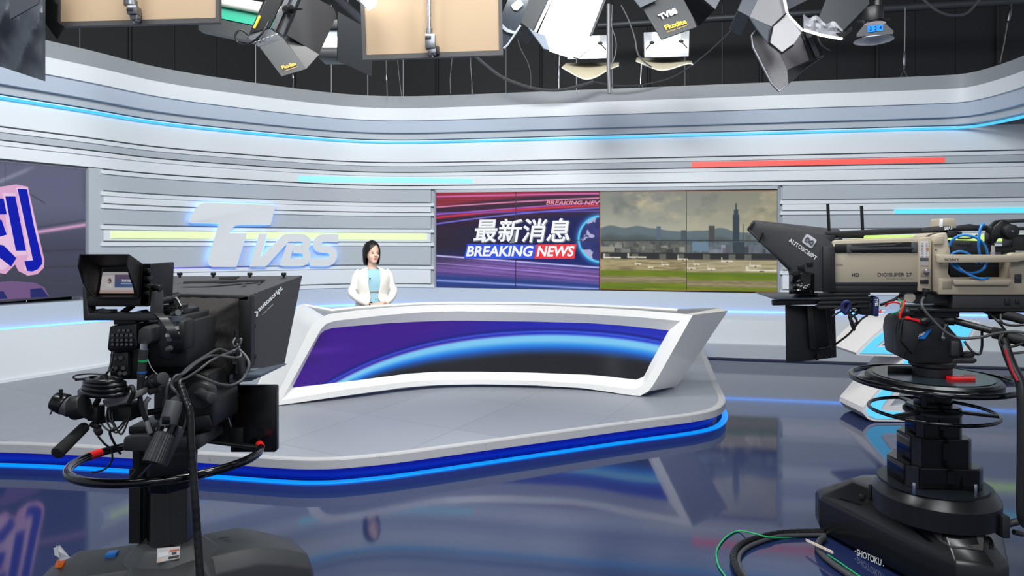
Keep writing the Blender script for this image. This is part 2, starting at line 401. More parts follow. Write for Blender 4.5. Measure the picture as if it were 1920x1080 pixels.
for (a, b_) in zip(hp[:-1], hp[1:]):
    A = V((a[0], a[1], 0)); B = V((b_[0], b_[1], 0)); L = (B-A).length; d = (B-A).normalized(); nn = V((d.y, -d.x, 0))
    k = int(L/.62)
    for j in range(k):
        p = A+d*(L*j/k); q = A+d*(L*(j+1)/k-.012)
        mb.hexa([p, q, q-nn*.05, p-nn*.05, p+V((0, 0, 6)), q+V((0, 0, 6)), q-nn*.05+V((0, 0, 6)), p-nn*.05+V((0, 0, 6))])
        if j % 3 == 1:
            r = p+nn*.03; mb.cyl(r+V((0, 0, 2.5)), r+V((0, 0, 6)), .03, n=8)
tag(mb.build('wall_hall', M_hall, smooth=30), kind='structure')
# ------------------------------------------------------------------ stage riser
ZP = .155
def D(x, y, z=ZP): return P(x, y, F*(ZC-z)/(y-HY))
top = [(-260, 826), (-120, 830), (0, 832), (80, 834.5), (176, 839), (300, 846), (420, 853.5), (500, 859), (557, 862), (600, 862.3), (638, 861), (696, 856), (767, 848), (983, 819), (1199, 790), (1295, 778), (1338, 769), (1354, 760), (1359.5, 750), (1356, 738), (1345, 715), (1325, 668), (1319, 651)]
ol = [D(x, y) for x, y in top]
ol = ol[:1]+[p for k in range(1, len(ol)-2) for p in cr([ol[k-1], ol[k], ol[k+1], ol[k+2]], 4)[4:8]]+ol[-2:]
back = [V((1.55, 9.62, ZP)), V((-.8, 10.05, ZP)), V((-2.2, 10.0, ZP)), V((-3.6, 9.1, ZP)), V((-4.6, 8.1, ZP)), V((-5.5, 6.3, ZP)), V((-6.1, 4.9, ZP))]
st = thing('stage_riser', (0, 6, 0), 'low grey stage platform with rounded blue-lit edge under the white desk', 'stage')
dm = bpy.data.materials.new('deck_vinyl'); dm.use_nodes = True; nt = dm.node_tree; b = nt.nodes['Principled BSDF']
tc = nt.nodes.new('ShaderNodeTexCoord'); mp = nt.nodes.new('ShaderNodeMapping'); mp.inputs['Rotation'].default_value = (0, 0, .5)
br = nt.nodes.new('ShaderNodeTexBrick'); br.offset = 0; br.inputs['Scale'].default_value = 1; br.inputs['Brick Width'].default_value = .9; br.inputs['Row Height'].default_value = .9
br.inputs['Mortar Size'].default_value = .0035
br.inputs['Color1'].default_value = lin((139, 142, 150))+(1,); br.inputs['Color2'].default_value = lin((147, 151, 159))+(1,); br.inputs['Mortar'].default_value = lin((120, 122, 128))+(1,)
nt.links.new(tc.outputs['Object'], mp.inputs[0]); nt.links.new(mp.outputs[0], br.inputs['Vector']); nt.links.new(br.outputs['Color'], b.inputs['Base Color'])
b.inputs['Roughness'].default_value = .38; b.inputs['Specular IOR Level'].default_value = .4
mb = MB(); full = ol+back
mb.add(full, [list(range(len(full)))]); mb.build('deck', dm, st, smooth=0)
def off_in(pl, d):
    r = []
    for i in range(len(pl)):
        t = (pl[min(i+1, len(pl)-1)]-pl[max(i-1, 0)]); t.z = 0; t.normalize(); n_ = V((-t.y, t.x, 0)); r.append(pl[i]+n_*d)
    return r
def wallstrip(pl, prof):
    m_ = MB(); rings = []
    offs = {d: off_in(pl, d) for d, z in prof}
    for i in range(len(pl)): rings.append([V((offs[d][i].x, offs[d][i].y, z)) for d, z in prof])
    m_.loft(rings, closed=True); return m_
lm = bpy.data.materials.new('scuffed_trim'); lm.use_nodes = True; nt = lm.node_tree; b = nt.nodes['Principled BSDF']
tc = nt.nodes.new('ShaderNodeTexCoord'); n1 = nt.nodes.new('ShaderNodeTexNoise'); n1.inputs['Scale'].default_value = 9; n1.inputs['Detail'].default_value = 8; n1.inputs['Roughness'].default_value = .75
rp = nt.nodes.new('ShaderNodeValToRGB'); rp.color_ramp.elements[0].position = .30; rp.color_ramp.elements[0].color = lin((120, 108, 100))+(1,); rp.color_ramp.elements[1].position = .40; rp.color_ramp.elements[1].color = lin((176, 175, 177))+(1,)
nt.links.new(tc.outputs['Object'], n1.inputs['Vector']); nt.links.new(n1.outputs['Fac'], rp.inputs[0]); nt.links.new(rp.outputs[0], b.inputs['Base Color']); b.inputs['Roughness'].default_value = .5
wallstrip(ol, [(.004, ZP+.001), (-.004, ZP-.004), (-.006, ZP-.06), (.11, ZP-.062), (.11, ZP-.001)]).build('edge_trim', lm, st)
wallstrip(ol, [(.07, ZP-.06), (.07, .0), (.13, .0), (.13, ZP-.06)]).build('kick_panel', mat('kick_blue', (12, 52, 205), .25), st)
wallstrip(ol, [(-.025, .001), (-.025, .007), (-.022, .009), (.028, .009), (.028, .001)]).build('light_strip', L_stage, st)
# ------------------------------------------------------------------ video wall in the middle
pa = at(I(817), -.05); pb = at(I(1458), -.05)
vd = (pb-pa).normalized(); vn = V((vd.y, -vd.x, 0))
def VS(x, y, lift=0):
    r = V(((x-HX)/F, 1, 0)); Y = pa.dot(vn)/r.dot(vn); p = P(x, y, Y); return p+vn*lift
def streak(c, x, y, yf, wd, rgb, s=1.0):
    d = np.abs(y-yf); t = np.exp(-(d/wd)**2)*s; return mixc(c, rgb, np.clip(t, 0, 1))
def news(x, y):
    u = (x-817)/307; c = np.zeros(x.shape+(3,))+np.array((48, 26, 52.))
    yt = 388-22*np.sin(np.clip(u, 0, 1)*1.6)                       # red sweep along the top
    c = mixc(c, (150, 44, 62), sstep(yt+3, yt-6, y)); n = fbm(x/160, y/2.1, 5)
    c = c*(.72+.56*n[..., None])
    c = mixc(c, (60, 30, 55), sstep(0, 8, y-(yt+0))*sstep(22, 8, y-yt))
    c = streak(c, x, y, 368-6*u+2*u*u, 1.6, (225, 110, 190)); c = streak(c, x, y, 388-22*u+6*u*u, 1.3, (250, 150, 190))
    c = streak(c, x, y, 408-36*u+14*u*u, 2.6, (215, 50, 70)); c = streak(c, x, y, 420-46*u+16*u*u, 1.3, (130, 130, 250))
    c = streak(c, x, y, 402-26*u+4*u*u, 1.2, (190, 110, 220)); c = streak(c, x, y, 399-3*u, 1.4, (110, 90, 230), .8*1.0)
    mid = sstep(426-46*u+14*u*u, 440-46*u+14*u*u, y)
    base = mixc(np.zeros(x.shape+(3,))+np.array((44, 32, 48.)), (16, 20, 86), sstep(-.1, .8, u)); base = mixc(base, (20, 40, 120), sstep(455, 500, y)*.7)
    c = mixc(c, base, mid)
    yb = 482+20*u+2*u*u                                              # violet sweep along the bottom
    low = sstep(yb-4, yb+4, y); n2 = fbm(x/200+3, (y-yb)/2.3, 9)
    lowc = mixc(np.zeros(x.shape+(3,))+np.array((96, 66, 130.)), (150, 118, 205), np.clip((n2-.3)*2.2, 0, 1))
    lowc = mixc(lowc, (24, 58, 128), sstep(yb+26-8*u, yb+40-8*u, y)*.85); lowc = mixc(lowc, (60, 50, 80), sstep(.35, 0, u)*sstep(yb+30, yb+5, y)*.8)
    c = mixc(c, lowc, low)
    c = streak(c, x, y, 480+20*u, 1.6, (215, 200, 255)); c = streak(c, x, y, 494+22*u, 1.0, (190, 160, 245), .7); c = streak(c, x, y, 527+12*u, 2.0, (160, 175, 245), .85)
    gx, gy, gr = 1127., 447.5, 41.8                                     # globe on the right
    d = np.hypot(x-gx, (y-gy)); c = mixc(c, (70, 190, 255), np.exp(-((d-gr)/7.)**2)*.55); 
    g = mixc(np.zeros(x.shape+(3,))+np.array((24, 36, 96.)), (70, 66, 140), fbm(x/14, y/14, 21)); 
    land = sstep(.46, .50, fbm(x/19+2, y/17+5, 31)); g = mixc(g, (178, 176, 214), land)
    c = mixc(c, g, sstep(gr+1, gr-1, d)); c = mixc(c, (95, 215, 255), np.exp(-((d-gr)/2.2)**2))
    return c
def airport(x, y):
    u = (x-1124)/334; right = (x > 1287).astype(float)
    n = fbm(x/60, y/34, 40, 6); n2 = fbm(x/34+7, y/22+2, 52, 6)
    sky = mixc(np.zeros(x.shape+(3,))+np.array((134, 136, 128.)), (176, 176, 158), sstep(360, 445, y))
    cl = np.clip((n-.46)*5, 0, 1)*sstep(452, 380, y); sky = mixc(sky, (196, 184, 150), cl*.85); sky = mixc(sky, (104, 110, 108), np.clip((n2-.52)*4, 0, 1)*.65*sstep(430, 390, y))
    c = mixc(sky, (150, 140, 100), np.clip(u-.35, 0, 1)*.45)
    ridge = 431-7*np.sin(x/19.)*.4-6*vnoise(x/26, x*0, 3)-7*np.exp(-((x-1165)/32.)**2)+6*right*0+5*u
    c = mixc(c, (98, 112, 118), sstep(ridge-1, ridge+1.5, y)); c = mixc(c, (76, 86, 86), sstep(ridge+10, ridge+24, y))
    def rect(c, x0, x1, y0, y1, rgb, a=1.0):
        t = sstep(x0-.7, x0+.7, x)*sstep(x1+.7, x1-.7, x)*sstep(y0-.7, y0+.7, y)*sstep(y1+.7, y1-.7, y)*a; return mixc(c, rgb, t)
    for (x0, x1, y0, y1, q) in ((1231, 1239, 424, 450, (88, 104, 120)), (1277, 1287, 431, 452, (74, 86, 96)), (1329, 1340, 423, 452, (74, 76, 72)), (1374, 1386, 403, 452, (52, 66, 74)), (1376, 1384, 394, 404, (52, 66, 74)), (1378.6, 1381.2, 383, 395, (52, 66, 74)), (1398, 1408, 440, 452, (92, 98, 92)), (1298, 1310, 444, 453, (92, 106, 116)), (1393, 1394.2, 420, 470, (60, 66, 66))):
        c = rect(c, x0, x1, y0, y1, q)
    city = mixc(np.zeros(x.shape+(3,))+np.array((66, 68, 66.)), (112, 114, 108), vnoise(x/4.3, y/5.1, 60)); city = mixc(city, (96, 120, 140), right*.45)
    c = mixc(c, city, sstep(451, 456, y+4*vnoise(x/6, x*0, 8)))
    r2 = np.random.RandomState(5)
    for k in range(46):
        x0 = 1126+r2.rand()*322; ww = 4+r2.rand()*14; y0 = 452+r2.rand()*14; hh = 5+r2.rand()*9; g = 50+r2.rand()*110
        c = rect(c, x0, x0+ww, y0, y0+hh, (g, g*1.02, g*(.95+.15*(x0 > 1287))), .75)
    c = rect(c, 1298, 1328, 452, 468, (108, 132, 152)); c = rect(c, 1126, 1152, 461, 471, (150, 148, 132)); c = rect(c, 1374, 1396, 452, 472, (52, 64, 70))
    c = mixc(c, (42, 44, 42), sstep(471, 473, y)); 
    for x0 in (1130, 1184, 1236, 1270, 1318, 1366, 1396): c = rect(c, x0, x0+13, 474, 484, (112, 112, 102), .8)
    tar = mixc(np.zeros(x.shape+(3,))+np.array((172, 158, 116.)), (120, 110, 80), np.clip((fbm(x/30, y/2.6, 70)-.45)*4, 0, 1)); tar = mixc(tar, (190, 184, 160), right*.35)
    c = mixc(c, tar, sstep(482, 486, y))
    for (x0, y0, L) in ((1131, 480, 33), (1176, 479, 36), (1270, 482, 20), (1352, 485, 22), (1288, 498, 16), (1326, 499, 15), (1398, 501, 58), (1405, 493, 22), (1240, 492, 14), (1190, 491, 12), (1215, 497, 10), (1300, 491, 12)):
        c = rect(c, x0, x0+L, y0, y0+2.6, (226, 220, 200)); c = rect(c, x0+L*.45, x0+L*.6, y0+2, y0+4, (80, 76, 62)); 
        t = sstep(.0, 1.2, (x-x0))*sstep(L*.16, L*.05, x-x0)*sstep(y0-7, y0-5, y)*sstep(y0+2, y0, y); c = mixc(c, (214, 208, 190), t)
    gr = mixc(np.zeros(x.shape+(3,))+np.array((88, 112, 16.)), (128, 142, 34), fbm(x/40, y/5, 80)); gr = mixc(gr, (74, 104, 20), right*.5*sstep(520, 505, y))
    c = mixc(c, gr, sstep(502, 506, y-2.5*right))
    road = mixc(np.zeros(x.shape+(3,))+np.array((120, 112, 78.)), (150, 140, 104), vnoise(x/12, y/1.4, 90)); y0 = 515+6*right
    c = mixc(c, road, sstep(y0-2, y0+1, y)*sstep(y0+14, y0+10, y)); c = mixc(c, (176, 166, 130), np.exp(-((y-(y0+4+5*right*u))/1.)**2)*.6)
    c = mixc(c, (190, 180, 90), np.exp(-((y-538)/1.2)**2)*np.exp(-((x-1222)/12.)**2)*.7)
    return c
vw = thing('video_wall', VS(1140, 545), 'wide video wall of eight screens showing breaking news and an airport skyline', 'video wall')
mfr = mat('screen_bezel', (24, 22, 26), .35)
M_scr = vmat('screen_picture', .92, .22)
colx = [817, 967, 1124, 1287, 1458]
rows = [(359.5, 449.5), (449.5, 540)]
def ytop(x): return 361-4.5*(x-817)/641
def ybot(x): return 538.5+9.0*(x-817)/641
def VY(x, y):                                # keeps the panels on the slightly out-of-level opening of the photograph
    t = (y-360)/(540-360); return ytop(x)*(1-t)+ybot(x)*t
for c_ in range(4):
    x0, x1 = colx[c_]+.7, colx[c_+1]-.7
    for (y0, y1) in ((360, 449.6), (450.6, 540)):
        m_ = MB(); pts = [VS(x0-.7, VY(x0, y0)-.5, 0), VS(x1+.7, VY(x1, y0)-.5, 0), VS(x1+.7, VY(x1, y1)+.5, 0), VS(x0-.7, VY(x0, y1)+.5, 0)]
        m_.prism(pts, -vn*.09); b_ = m_.build('screen_panel', mfr, vw, smooth=0)
        fn = news if c_ < 2 else airport
        picture('picture', lambda x, y: fn(x, y), x0, x1, y0, y1, int((x1-x0)), int(y1-y0), M_scr, b_, lambda x, y: VS(x, VY(x, y), .0015))
M_edge = mat('screen_orange_edge', (170, 92, 60), .4, emit=.7)
m_ = MB()
for (a, b_) in (((1125, 361), (1457.4, 361)), ((1457.2, 361), (1457.2, 539)), ((1125.2, 361), (1125.2, 539)), ((1125, 539), (1457, 539))):
    A = VS(a[0], VY(*a), .003); B = VS(b_[0], VY(*b_), .003); m_.tube([A, B], .0045, n=4)
m_.build('orange_border', M_edge, vw)
# headline lettering shown on the screens
def vtext(mbx, s, x0, x1, y0, y1, sh, bold, lift=.006):
    mbx.text(s, VS(x0, y1, lift), VS(x1-sh, y1, lift), VS(x0+sh, y0, lift), thick=0, bold=bold, lift=0)
T_wh = mat('headline_white', (232, 234, 236), .4, emit=.9); T_sh = mat('headline_shade', (120, 124, 130), .4, emit=.8)
T_bl = mat('headline_blue', (30, 70, 205), .4, emit=.95); T_rd = mat('headline_red', (222, 24, 38), .4, emit=.95); T_pk = mat('headline_pink', (226, 130, 140), .4, emit=.8)
m_ = MB(); vtext(m_, '最新消息', 887, 1076, 412, 456, 7, .018, .005); m_.build('headline_shadow', T_sh, vw, smooth=0)
m_ = MB(); vtext(m_, '最新消息', 887, 1074, 410, 454, 7, .016, .0075); m_.build('headline_letters', T_wh, vw, smooth=0)
m_ = MB(); m_.add([VS(870, 485, .004), VS(1001, 485, .004), VS(1006, 459, .004), VS(876, 457, .004)], [[0, 1, 2, 3]]); m_.build('blue_banner', T_bl, vw, smooth=0)
m_ = MB(); m_.add([VS(1002, 485, .0045), VS(1077, 485, .0045), VS(1081, 458, .0045), VS(1006, 458.5, .0045)], [[0, 1, 2, 3]]); m_.build('red_banner', T_rd, vw, smooth=0)
m_ = MB(); vtext(m_, 'BREAKING', 874, 1001, 461, 481, 4, .03); vtext(m_, 'NEWS', 1006, 1078, 461, 481, 4, .03); m_.build('banner_letters', T_wh, vw, smooth=0)
m_ = MB(); vtext(m_, 'BREAKING NEV', 1024, 1125, 376.5, 384, 2, .02, .004); m_.build('ticker_letters', T_pk, vw, smooth=0)
# reveal around the opening
M_rev = mat('reveal_grey', (150, 155, 165), .5)
for (xa, xb) in ((814, 817), (1458, 1462)):
    tcount[0] += 1; m_ = MB(); i0 = I(xa); i1 = I(xb)
    out = []
    for i in (i0, i1): out += [at(i, .012), at(i, -.14)]
    zt = zof('L3', i0)-.06; zb = zof('L9', i0)-.06
    m_.hexa([V((p.x, p.y, zb)) for p in (out[0], out[2], out[3], out[1])]+[V((p.x, p.y, zt)) for p in (out[0], out[2], out[3], out[1])])
    tag(m_.build('trim_%d' % tcount[0], M_rev, smooth=0), kind='structure')
# ------------------------------------------------------------------ left video wall
la = at(I(165), -.05); lb = P(0, 440, 7.06); lb = V((lb.x, lb.y, 0)); lb = lb+(lb-V((la.x, la.y, 0)))*1.5
la = V((la.x, la.y, 0)); ld = (la-lb).normalized(); ln = V((ld.y, -ld.x, 0))
def LS(x, y, lift=0):
    r = V(((x-HX)/F, 1, 0)); Y = la.dot(ln)/r.dot(ln); return P(x, y, Y)+ln*lift
def left_pic(x, y):
    c = mixc(np.zeros(x.shape+(3,))+np.array((96, 99, 124.)), (66, 68, 88), sstep(380, 470, y)); c = mixc(c, (60, 62, 78), sstep(480, 545, y))
    c = mixc(c, (74, 74, 92), sstep(150, 165, x)*sstep(430, 330, y)*.8)
    yy = 340-.42*(x-0); c = mixc(c, (150, 152, 176), np.exp(-((y-yy)/4.)**2)*sstep(75, 40, x)*.7)
    c = mixc(c, (60, 62, 76), np.exp(-((y-(360+.62*(x-50)))/1.2)**2)*sstep(45, 55, x)*sstep(88, 80, x))
    yl = 436-.155*(x-66); c = mixc(c, (214, 160, 204), np.exp(-((y-yl)/3.4)**2)*sstep(30, 50, x)); c = mixc(c, (52, 54, 70), np.exp(-((y-yl+9)/1.4)**2)*.6)
    for yk in (474, 505): c = mixc(c, (50, 50, 64), np.exp(-((y-(yk-.04*x))/1.3)**2)*sstep(60, 90, x)*.8)
    return c
lv = thing('video_wall', LS(80, 560), 'left video wall with a big blue outlined Chinese character, cut by the picture edge', 'video wall')
def lyt(x): return 302+.085*x
def lyb(x): return 567-.084*x
for (x0, x1) in ((-420, -206), (-205, 9.2), (9.8, 165)):
    m_ = MB(); m_.prism([LS(x0-.3, lyt(x0), 0), LS(x1+.3, lyt(x1), 0), LS(x1+.3, lyb(x1), 0), LS(x0-.3, lyb(x0), 0)], -ln*.08); b_ = m_.build('screen_panel', mfr, lv, smooth=0)
    xs = np.linspace(x0, x1, 81); ts = np.linspace(0, 1, 131); gx = np.array([[x for x in xs] for t in ts]); gy = np.array([[lyt(x)*(1-t)+lyb(x)*t for x in xs] for t in ts])
    m_ = MB(); m_.grid([[LS(gx[i, j], gy[i, j], .0015) for j in range(81)] for i in range(131)]); o = m_.build('picture', M_scr, b_, smooth=0)
    col = np.clip(left_pic(gx, gy), 0, 255)/255; col = np.where(col <= .04045, col/12.92, ((col+.055)/1.055)**2.4)
    buf = np.ones((len(o.data.vertices), 4), np.float32); buf[:, :3] = col.reshape(-1, 3); o.data.color_attributes.new('picture', 'FLOAT_COLOR', 'POINT').data.foreach_set('color', buf.ravel())
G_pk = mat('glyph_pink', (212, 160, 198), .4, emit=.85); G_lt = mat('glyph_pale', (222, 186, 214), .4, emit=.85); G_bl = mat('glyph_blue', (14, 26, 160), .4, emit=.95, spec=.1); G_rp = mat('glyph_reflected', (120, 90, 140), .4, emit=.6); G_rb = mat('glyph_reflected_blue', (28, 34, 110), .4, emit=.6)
def lglyph(ptsets, m, name, lift):
    mbx = MB()
    for ps in ptsets: mbx.add([LS(x, y, lift) for x, y in ps], [list(range(len(ps)))][::1])
    return mbx.build(name, m, lv, smooth=0)
lglyph([[(-60, 348), (2, 350), (30, 346), (52, 350), (72, 440), (83, 488), (82, 502), (70, 514), (52, 517), (34, 508), (28, 496), (10, 514), (0, 512), (-60, 515)]], G_pk, 'glyph_outline', .004)
lglyph([[(4, 362), (28, 362), (50, 478), (20, 480)], [(30, 352), (51, 352), (72, 446), (66, 505), (44, 507), (52, 478)], [(-40, 420), (8, 424), (30, 486), (6, 506), (-40, 500)]], G_lt, 'glyph_bevel', .006)
lglyph([[(32, 354), (50, 355), (62, 420), (78, 486), (78, 495), (70, 505), (60, 509), (50, 508), (45, 490), (61, 488)],
        [(9, 368), (28, 368), (48, 470), (29, 470)], [(-40, 372), (6, 372), (12, 402), (-40, 402)], [(-40, 410), (2, 412), (12, 440), (-8, 446), (-40, 444)],
        [(-40, 452), (6, 460), (30, 484), (20, 500), (0, 484), (-40, 492)]], G_bl, 'glyph_strokes', .009)
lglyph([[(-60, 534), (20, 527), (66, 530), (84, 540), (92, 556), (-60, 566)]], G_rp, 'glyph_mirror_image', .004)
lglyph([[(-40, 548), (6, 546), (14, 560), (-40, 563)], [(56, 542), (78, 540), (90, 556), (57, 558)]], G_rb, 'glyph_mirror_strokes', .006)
# white / grey returns around the left screen
tcount[0] += 1; band('trim_%d' % tcount[0], [(-.05, zE('L9', -.06)), (.012, zE('L9', -.06)), (.012, zE('L3', .0)), (-.05, zE('L3', .0))], M_gray, I(165), I(187)+1)
# ------------------------------------------------------------------ news desk
_f = [(509, 762.5), (640, 750), (750, 736), (820, 729), (900, 727), (1000, 728.5), (1100, 733), (1195, 744)]
fp = [D(x, y) for x, y in _f]; fp = [fp[0]+(fp[0]-fp[1])*.8]+fp+[fp[-1]+(fp[-1]-fp[-2])*1.6]
fp = cr([V((p.x, p.y, 0)) for p in fp], 8)
FPX = np.array([HX+F*p.x/p.y for p in fp]); FPY = np.array([p.y for p in fp])
def dn(x):
    i = int(np.clip(np.searchsorted(FPX, x), 1, len(fp)-1)); t = (fp[i]-fp[i-1]).normalized(); return V((-t.y, t.x, 0))
def DK(x, y, ins=0):
    Y = float(np.interp(x, FPX, FPY)); p = P(x, y, Y)
    if ins:                                  # step back into the desk along the view ray, so the traced outline stays put
        p = P(x, y, Y+ins)
    return p
def resamp(pts, n):
    pts = [V((a, b, 0)) for a, b in pts]; L = [0]
    for a, b in zip(pts[:-1], pts[1:]): L.append(L[-1]+(b-a).length)
    out = []
    for k in range(n):
        s_ = L[-1]*k/(n-1); i = max(1, min(len(L)-1, int(np.searchsorted(L, s_)))); t = (s_-L[i-1])/max(1e-9, L[i]-L[i-1]); q = pts[i-1].lerp(pts[i], t); out.append((q.x, q.y))
    return out
def contour(le, to, ri, bo):
    r = []
    for e, n in ((le, 14), (to, 44), (ri, 14), (bo, 44)): r += resamp(e, n)[:-1]
    return r
OUT = contour([(509, 762), (584, 610), (591, 603), (600, 596)], [(600, 596), (612, 590), (626, 587.5), (655, 584), (725, 577.5), (800, 572.7), (856, 571.5), (997, 572.5), (1109, 577), (1203, 582.5), (1276, 588.5), (1299, 590.5)],
              [(1299, 590.5), (1240, 696), (1225, 722), (1215, 734)], [(1215, 734), (1205, 741), (1194, 743.5), (1180, 742.5), (1150, 736), (1090, 727.5), (1000, 722.5), (900, 720.5), (819, 722), (762, 726), (640, 743), (509, 762)])
INN = contour([(528, 750), (601, 618.6), (606, 611), (612, 607)], [(612, 607), (620, 603.5), (631, 601), (655, 598.5), (725, 590.5), (800, 585), (856, 583.5), (997, 586), (1109, 589.5), (1203, 595), (1255, 600), (1276, 602)],
              [(1276, 602), (1222, 696), (1212, 713), (1205, 722)], [(1205, 722), (1198, 728), (1188, 730), (1166, 727.5), (1150, 725), (1109, 720), (1006, 714), (903, 711.5), (809, 712.5), (760, 716), (655, 729), (528, 750)])
SCR = contour([(548, 727), (594, 638), (601, 626), (608, 620)], [(608, 620), (614, 617), (624, 615), (655, 612), (725, 606), (800, 602.5), (856, 601), (997, 603), (1109, 606), (1180, 611.5), (1230, 617), (1254, 619.5)],
              [(1254, 619.5), (1218, 684), (1212, 697), (1207, 706)], [(1207, 706), (1201, 711), (1194, 712), (1166, 709), (1140, 706), (1109, 703), (1006, 699), (903, 697), (819, 697), (762, 701), (655, 715), (548, 727)])
M_desk = mat('desk_white_lacquer', (243, 241, 238), .18, spec=.5)
M_worktop = mat('desk_worktop_grey', (120, 124, 130), .3)
dk = thing('news_desk', (-.4, 6.6, ZP), 'curved white news desk with a purple and blue lit front, on the grey stage', 'desk')
mb = MB(); n = len(OUT)
ro = [DK(*p) for p in OUT]; ri_ = [DK(*p) for p in INN]; rs = [DK(p[0], p[1], .07) for p in SCR]
for a, b in ((ro, ri_), (ri_, rs)):
    mb.add(a+b, [[i, (i+1) % n, n+(i+1) % n, n+i] for i in range(n)])
# underside / toe and end panels
bot = [p for p in ro[13+43+13:]]+[ro[0]]
toe = [V((p.x, p.y+.09, ZP+.012)) for p in bot]
mb.add(bot+toe, [[i, i+1, len(bot)+i+1, len(bot)+i] for i in range(len(bot)-1)])
ex = V((.03, .12, 0))
rt = [ro[i] for i in range(13+43, 13+43+14)]
rb_t, rb_b = P(1365, 582.5, 6.42), D(1268, 727)
rr_ = [rb_t.lerp(rb_b, i/13) for i in range(14)]
rr_[-1] = V((rr_[-1].x, rr_[-1].y, ZP+.012))
rm_ = [rt[i].lerp(rr_[i], .5) for i in range(14)]
mb.grid([rt, rm_, rr_])
lt = [ro[i] for i in range(0, 14)]
lb_t, lb_b = P(558, 573, 6.86), D(470, 748); ll_ = [lb_b.lerp(lb_t, i/13) for i in range(14)]
mb.grid([ll_, [ll_[i].lerp(lt[i], .5) for i in range(14)], lt])
# top: front rim, then the worktop inside it
tf = [ro[i] for i in range(13, 13+44)]
def backof(p, d): return V((p.x, p.y+d, p.z))
zt_ = .945
rim_in = [V((p.x*.985-.005, p.y+.10, p.z-.004)) for p in tf]
mb.add(tf+rim_in, [[i, i+1, len(tf)+i+1, len(tf)+i] for i in range(len(tf)-1)])
bk = [V((p.x*1.05-.01, 6.98+.12*((p.x+.3)/1.6)**2*0+(p.y-6.62)*.75, p.z-.004)) for p in tf]
bk[0] = V((lb_t.x, lb_t.y+.2, lb_t.z)); bk[-1] = V((rb_t.x, rb_t.y+.25, rb_t.z))
mb.add([tf[0], rim_in[0], bk[0], lb_t], [[0, 1, 2, 3]]); mb.add([tf[-1], rb_t, bk[-1], rim_in[-1]], [[0, 1, 2, 3]])
# rear skin
rear_b = [V((p.x*.78, p.y-.02, ZP+.012)) for p in bk]; rear_b[-1] = rr_[-1]+V((-.16, .22, 0)); rear_b[0] = ll_[0]+V((.16, .2, 0))
mb.add(bk+rear_b, [[i, i+1, len(bk)+i+1, len(bk)+i] for i in range(len(bk)-1)])
mb.add([rb_t, bk[-1], rear_b[-1], rr_[-1]], [[0, 1, 2, 3]]); mb.add([lb_t, ll_[0], rear_b[0], bk[0]], [[0, 1, 2, 3]])
mb.v = [V((p.x, p.y, max(p.z, ZP+.008))) for p in mb.v]; mb.build('shell', M_desk, dk, smooth=32)
mb = MB(); wi = [V((p.x, p.y, p.z-.018)) for p in rim_in]; wb = [V((p.x, p.y, p.z-.018)) for p in bk]
mb.add(wi+wb, [[i, i+1, len(wi)+i+1, len(wi)+i] for i in range(len(wi)-1)]); mb.build('worktop', M_worktop, dk)
# the lit front
arc = [(540, 800), (636, 716), (697, 688), (762, 664), (828, 648), (922, 636), (1016, 630.5), (1109, 632), (1180, 640), (1241, 652), (1290, 663)]
ARC = np.polyfit([(a-900)/350 for a, b in arc[1:]], [b for a, b in arc[1:]], 4)
def deskpic(x, y):
    ya = np.polyval(ARC, (x-900)/350); d = y-ya; u = (x-548)/706
    up = mixc(np.zeros(x.shape+(3,))+np.array((62, 20, 142.)), (30, 44, 196), sstep(.35, .72, u)); up = mixc(up, (44, 78, 218), sstep(.5, 1.0, u)*sstep(-34, -8, d)*.9)
    up = mixc(up, (28, 22, 150), np.exp(-((d+22)/9.)**2)*.35*sstep(.2, .5, u))
    up = mixc(up, (44, 36, 66), sstep(.11, .0, u)*sstep(700, 640, y)); up = mixc(up, (84, 40, 168), np.exp(-((y-662+(x-560)*.1)/7.)**2)*sstep(700, 570, x)*.8)
    wd = 15+10*sstep(.1, .5, u)
    c = mixc(up, (18, 24, 132), np.exp(-((d+13)/3.0)**2)*.9); c = mixc(c, (60, 100, 236), np.exp(-((d+8.5)/2.)**2)*.8); c = mixc(c, (36, 40, 190), np.exp(-((d+6)/1.2)**2)*.7)
    c = mixc(c, (128, 206, 250), sstep(-6, 1, d)); c = mixc(c, (38, 140, 240), sstep(.25, .75, d/wd)); c = mixc(c, (28, 96, 200), sstep(.6, 1.0, d/wd))
    blk = mixc(np.zeros(x.shape+(3,))+np.array((36, 38, 46.)), (26, 27, 32), sstep(20, 50, d)); blk = mixc(blk, (62, 66, 70), np.exp(-((x-1150)/22.)**2)*.5)
    c = mixc(c, blk, sstep(.75, 1.55, d/wd))
    return c
# fill the screen outline with a fine grid: columns between its upper and lower edge
loe = SCR[13+43+13:]+SCR[:1]; le_ = SCR[:14]; te = SCR[13:13+44]; re_ = SCR[13+43:13+43+14]
def yrange(x):
    ys = []
    ring = SCR+[SCR[0]]
    for a, b in zip(ring[:-1], ring[1:]):
        if (a[0]-x)*(b[0]-x) <= 0 and a[0] != b[0]: ys.append(a[1]+(b[1]-a[1])*(x-a[0])/(b[0]-a[0]))
    return min(ys), max(ys)
xs = np.linspace(548.2, 1253.6, 360); gx = []; gy = []
for x in xs:
    a, b = yrange(x); gy.append(np.linspace(a, b, 90)); gx.append(np.full(90, x))
gx = np.array(gx); gy = np.array(gy); mb = MB(); mb.grid([[DK(gx[i, j], gy[i, j], .07) for j in range(90)] for i in range(len(xs))])
o = mb.build('lit_front_panel', vmat('desk_picture', .9, .3), dk, smooth=60)
col = np.clip(deskpic(gx, gy), 0, 255)/255; col = np.where(col <= .04045, col/12.92, ((col+.055)/1.055)**2.4)
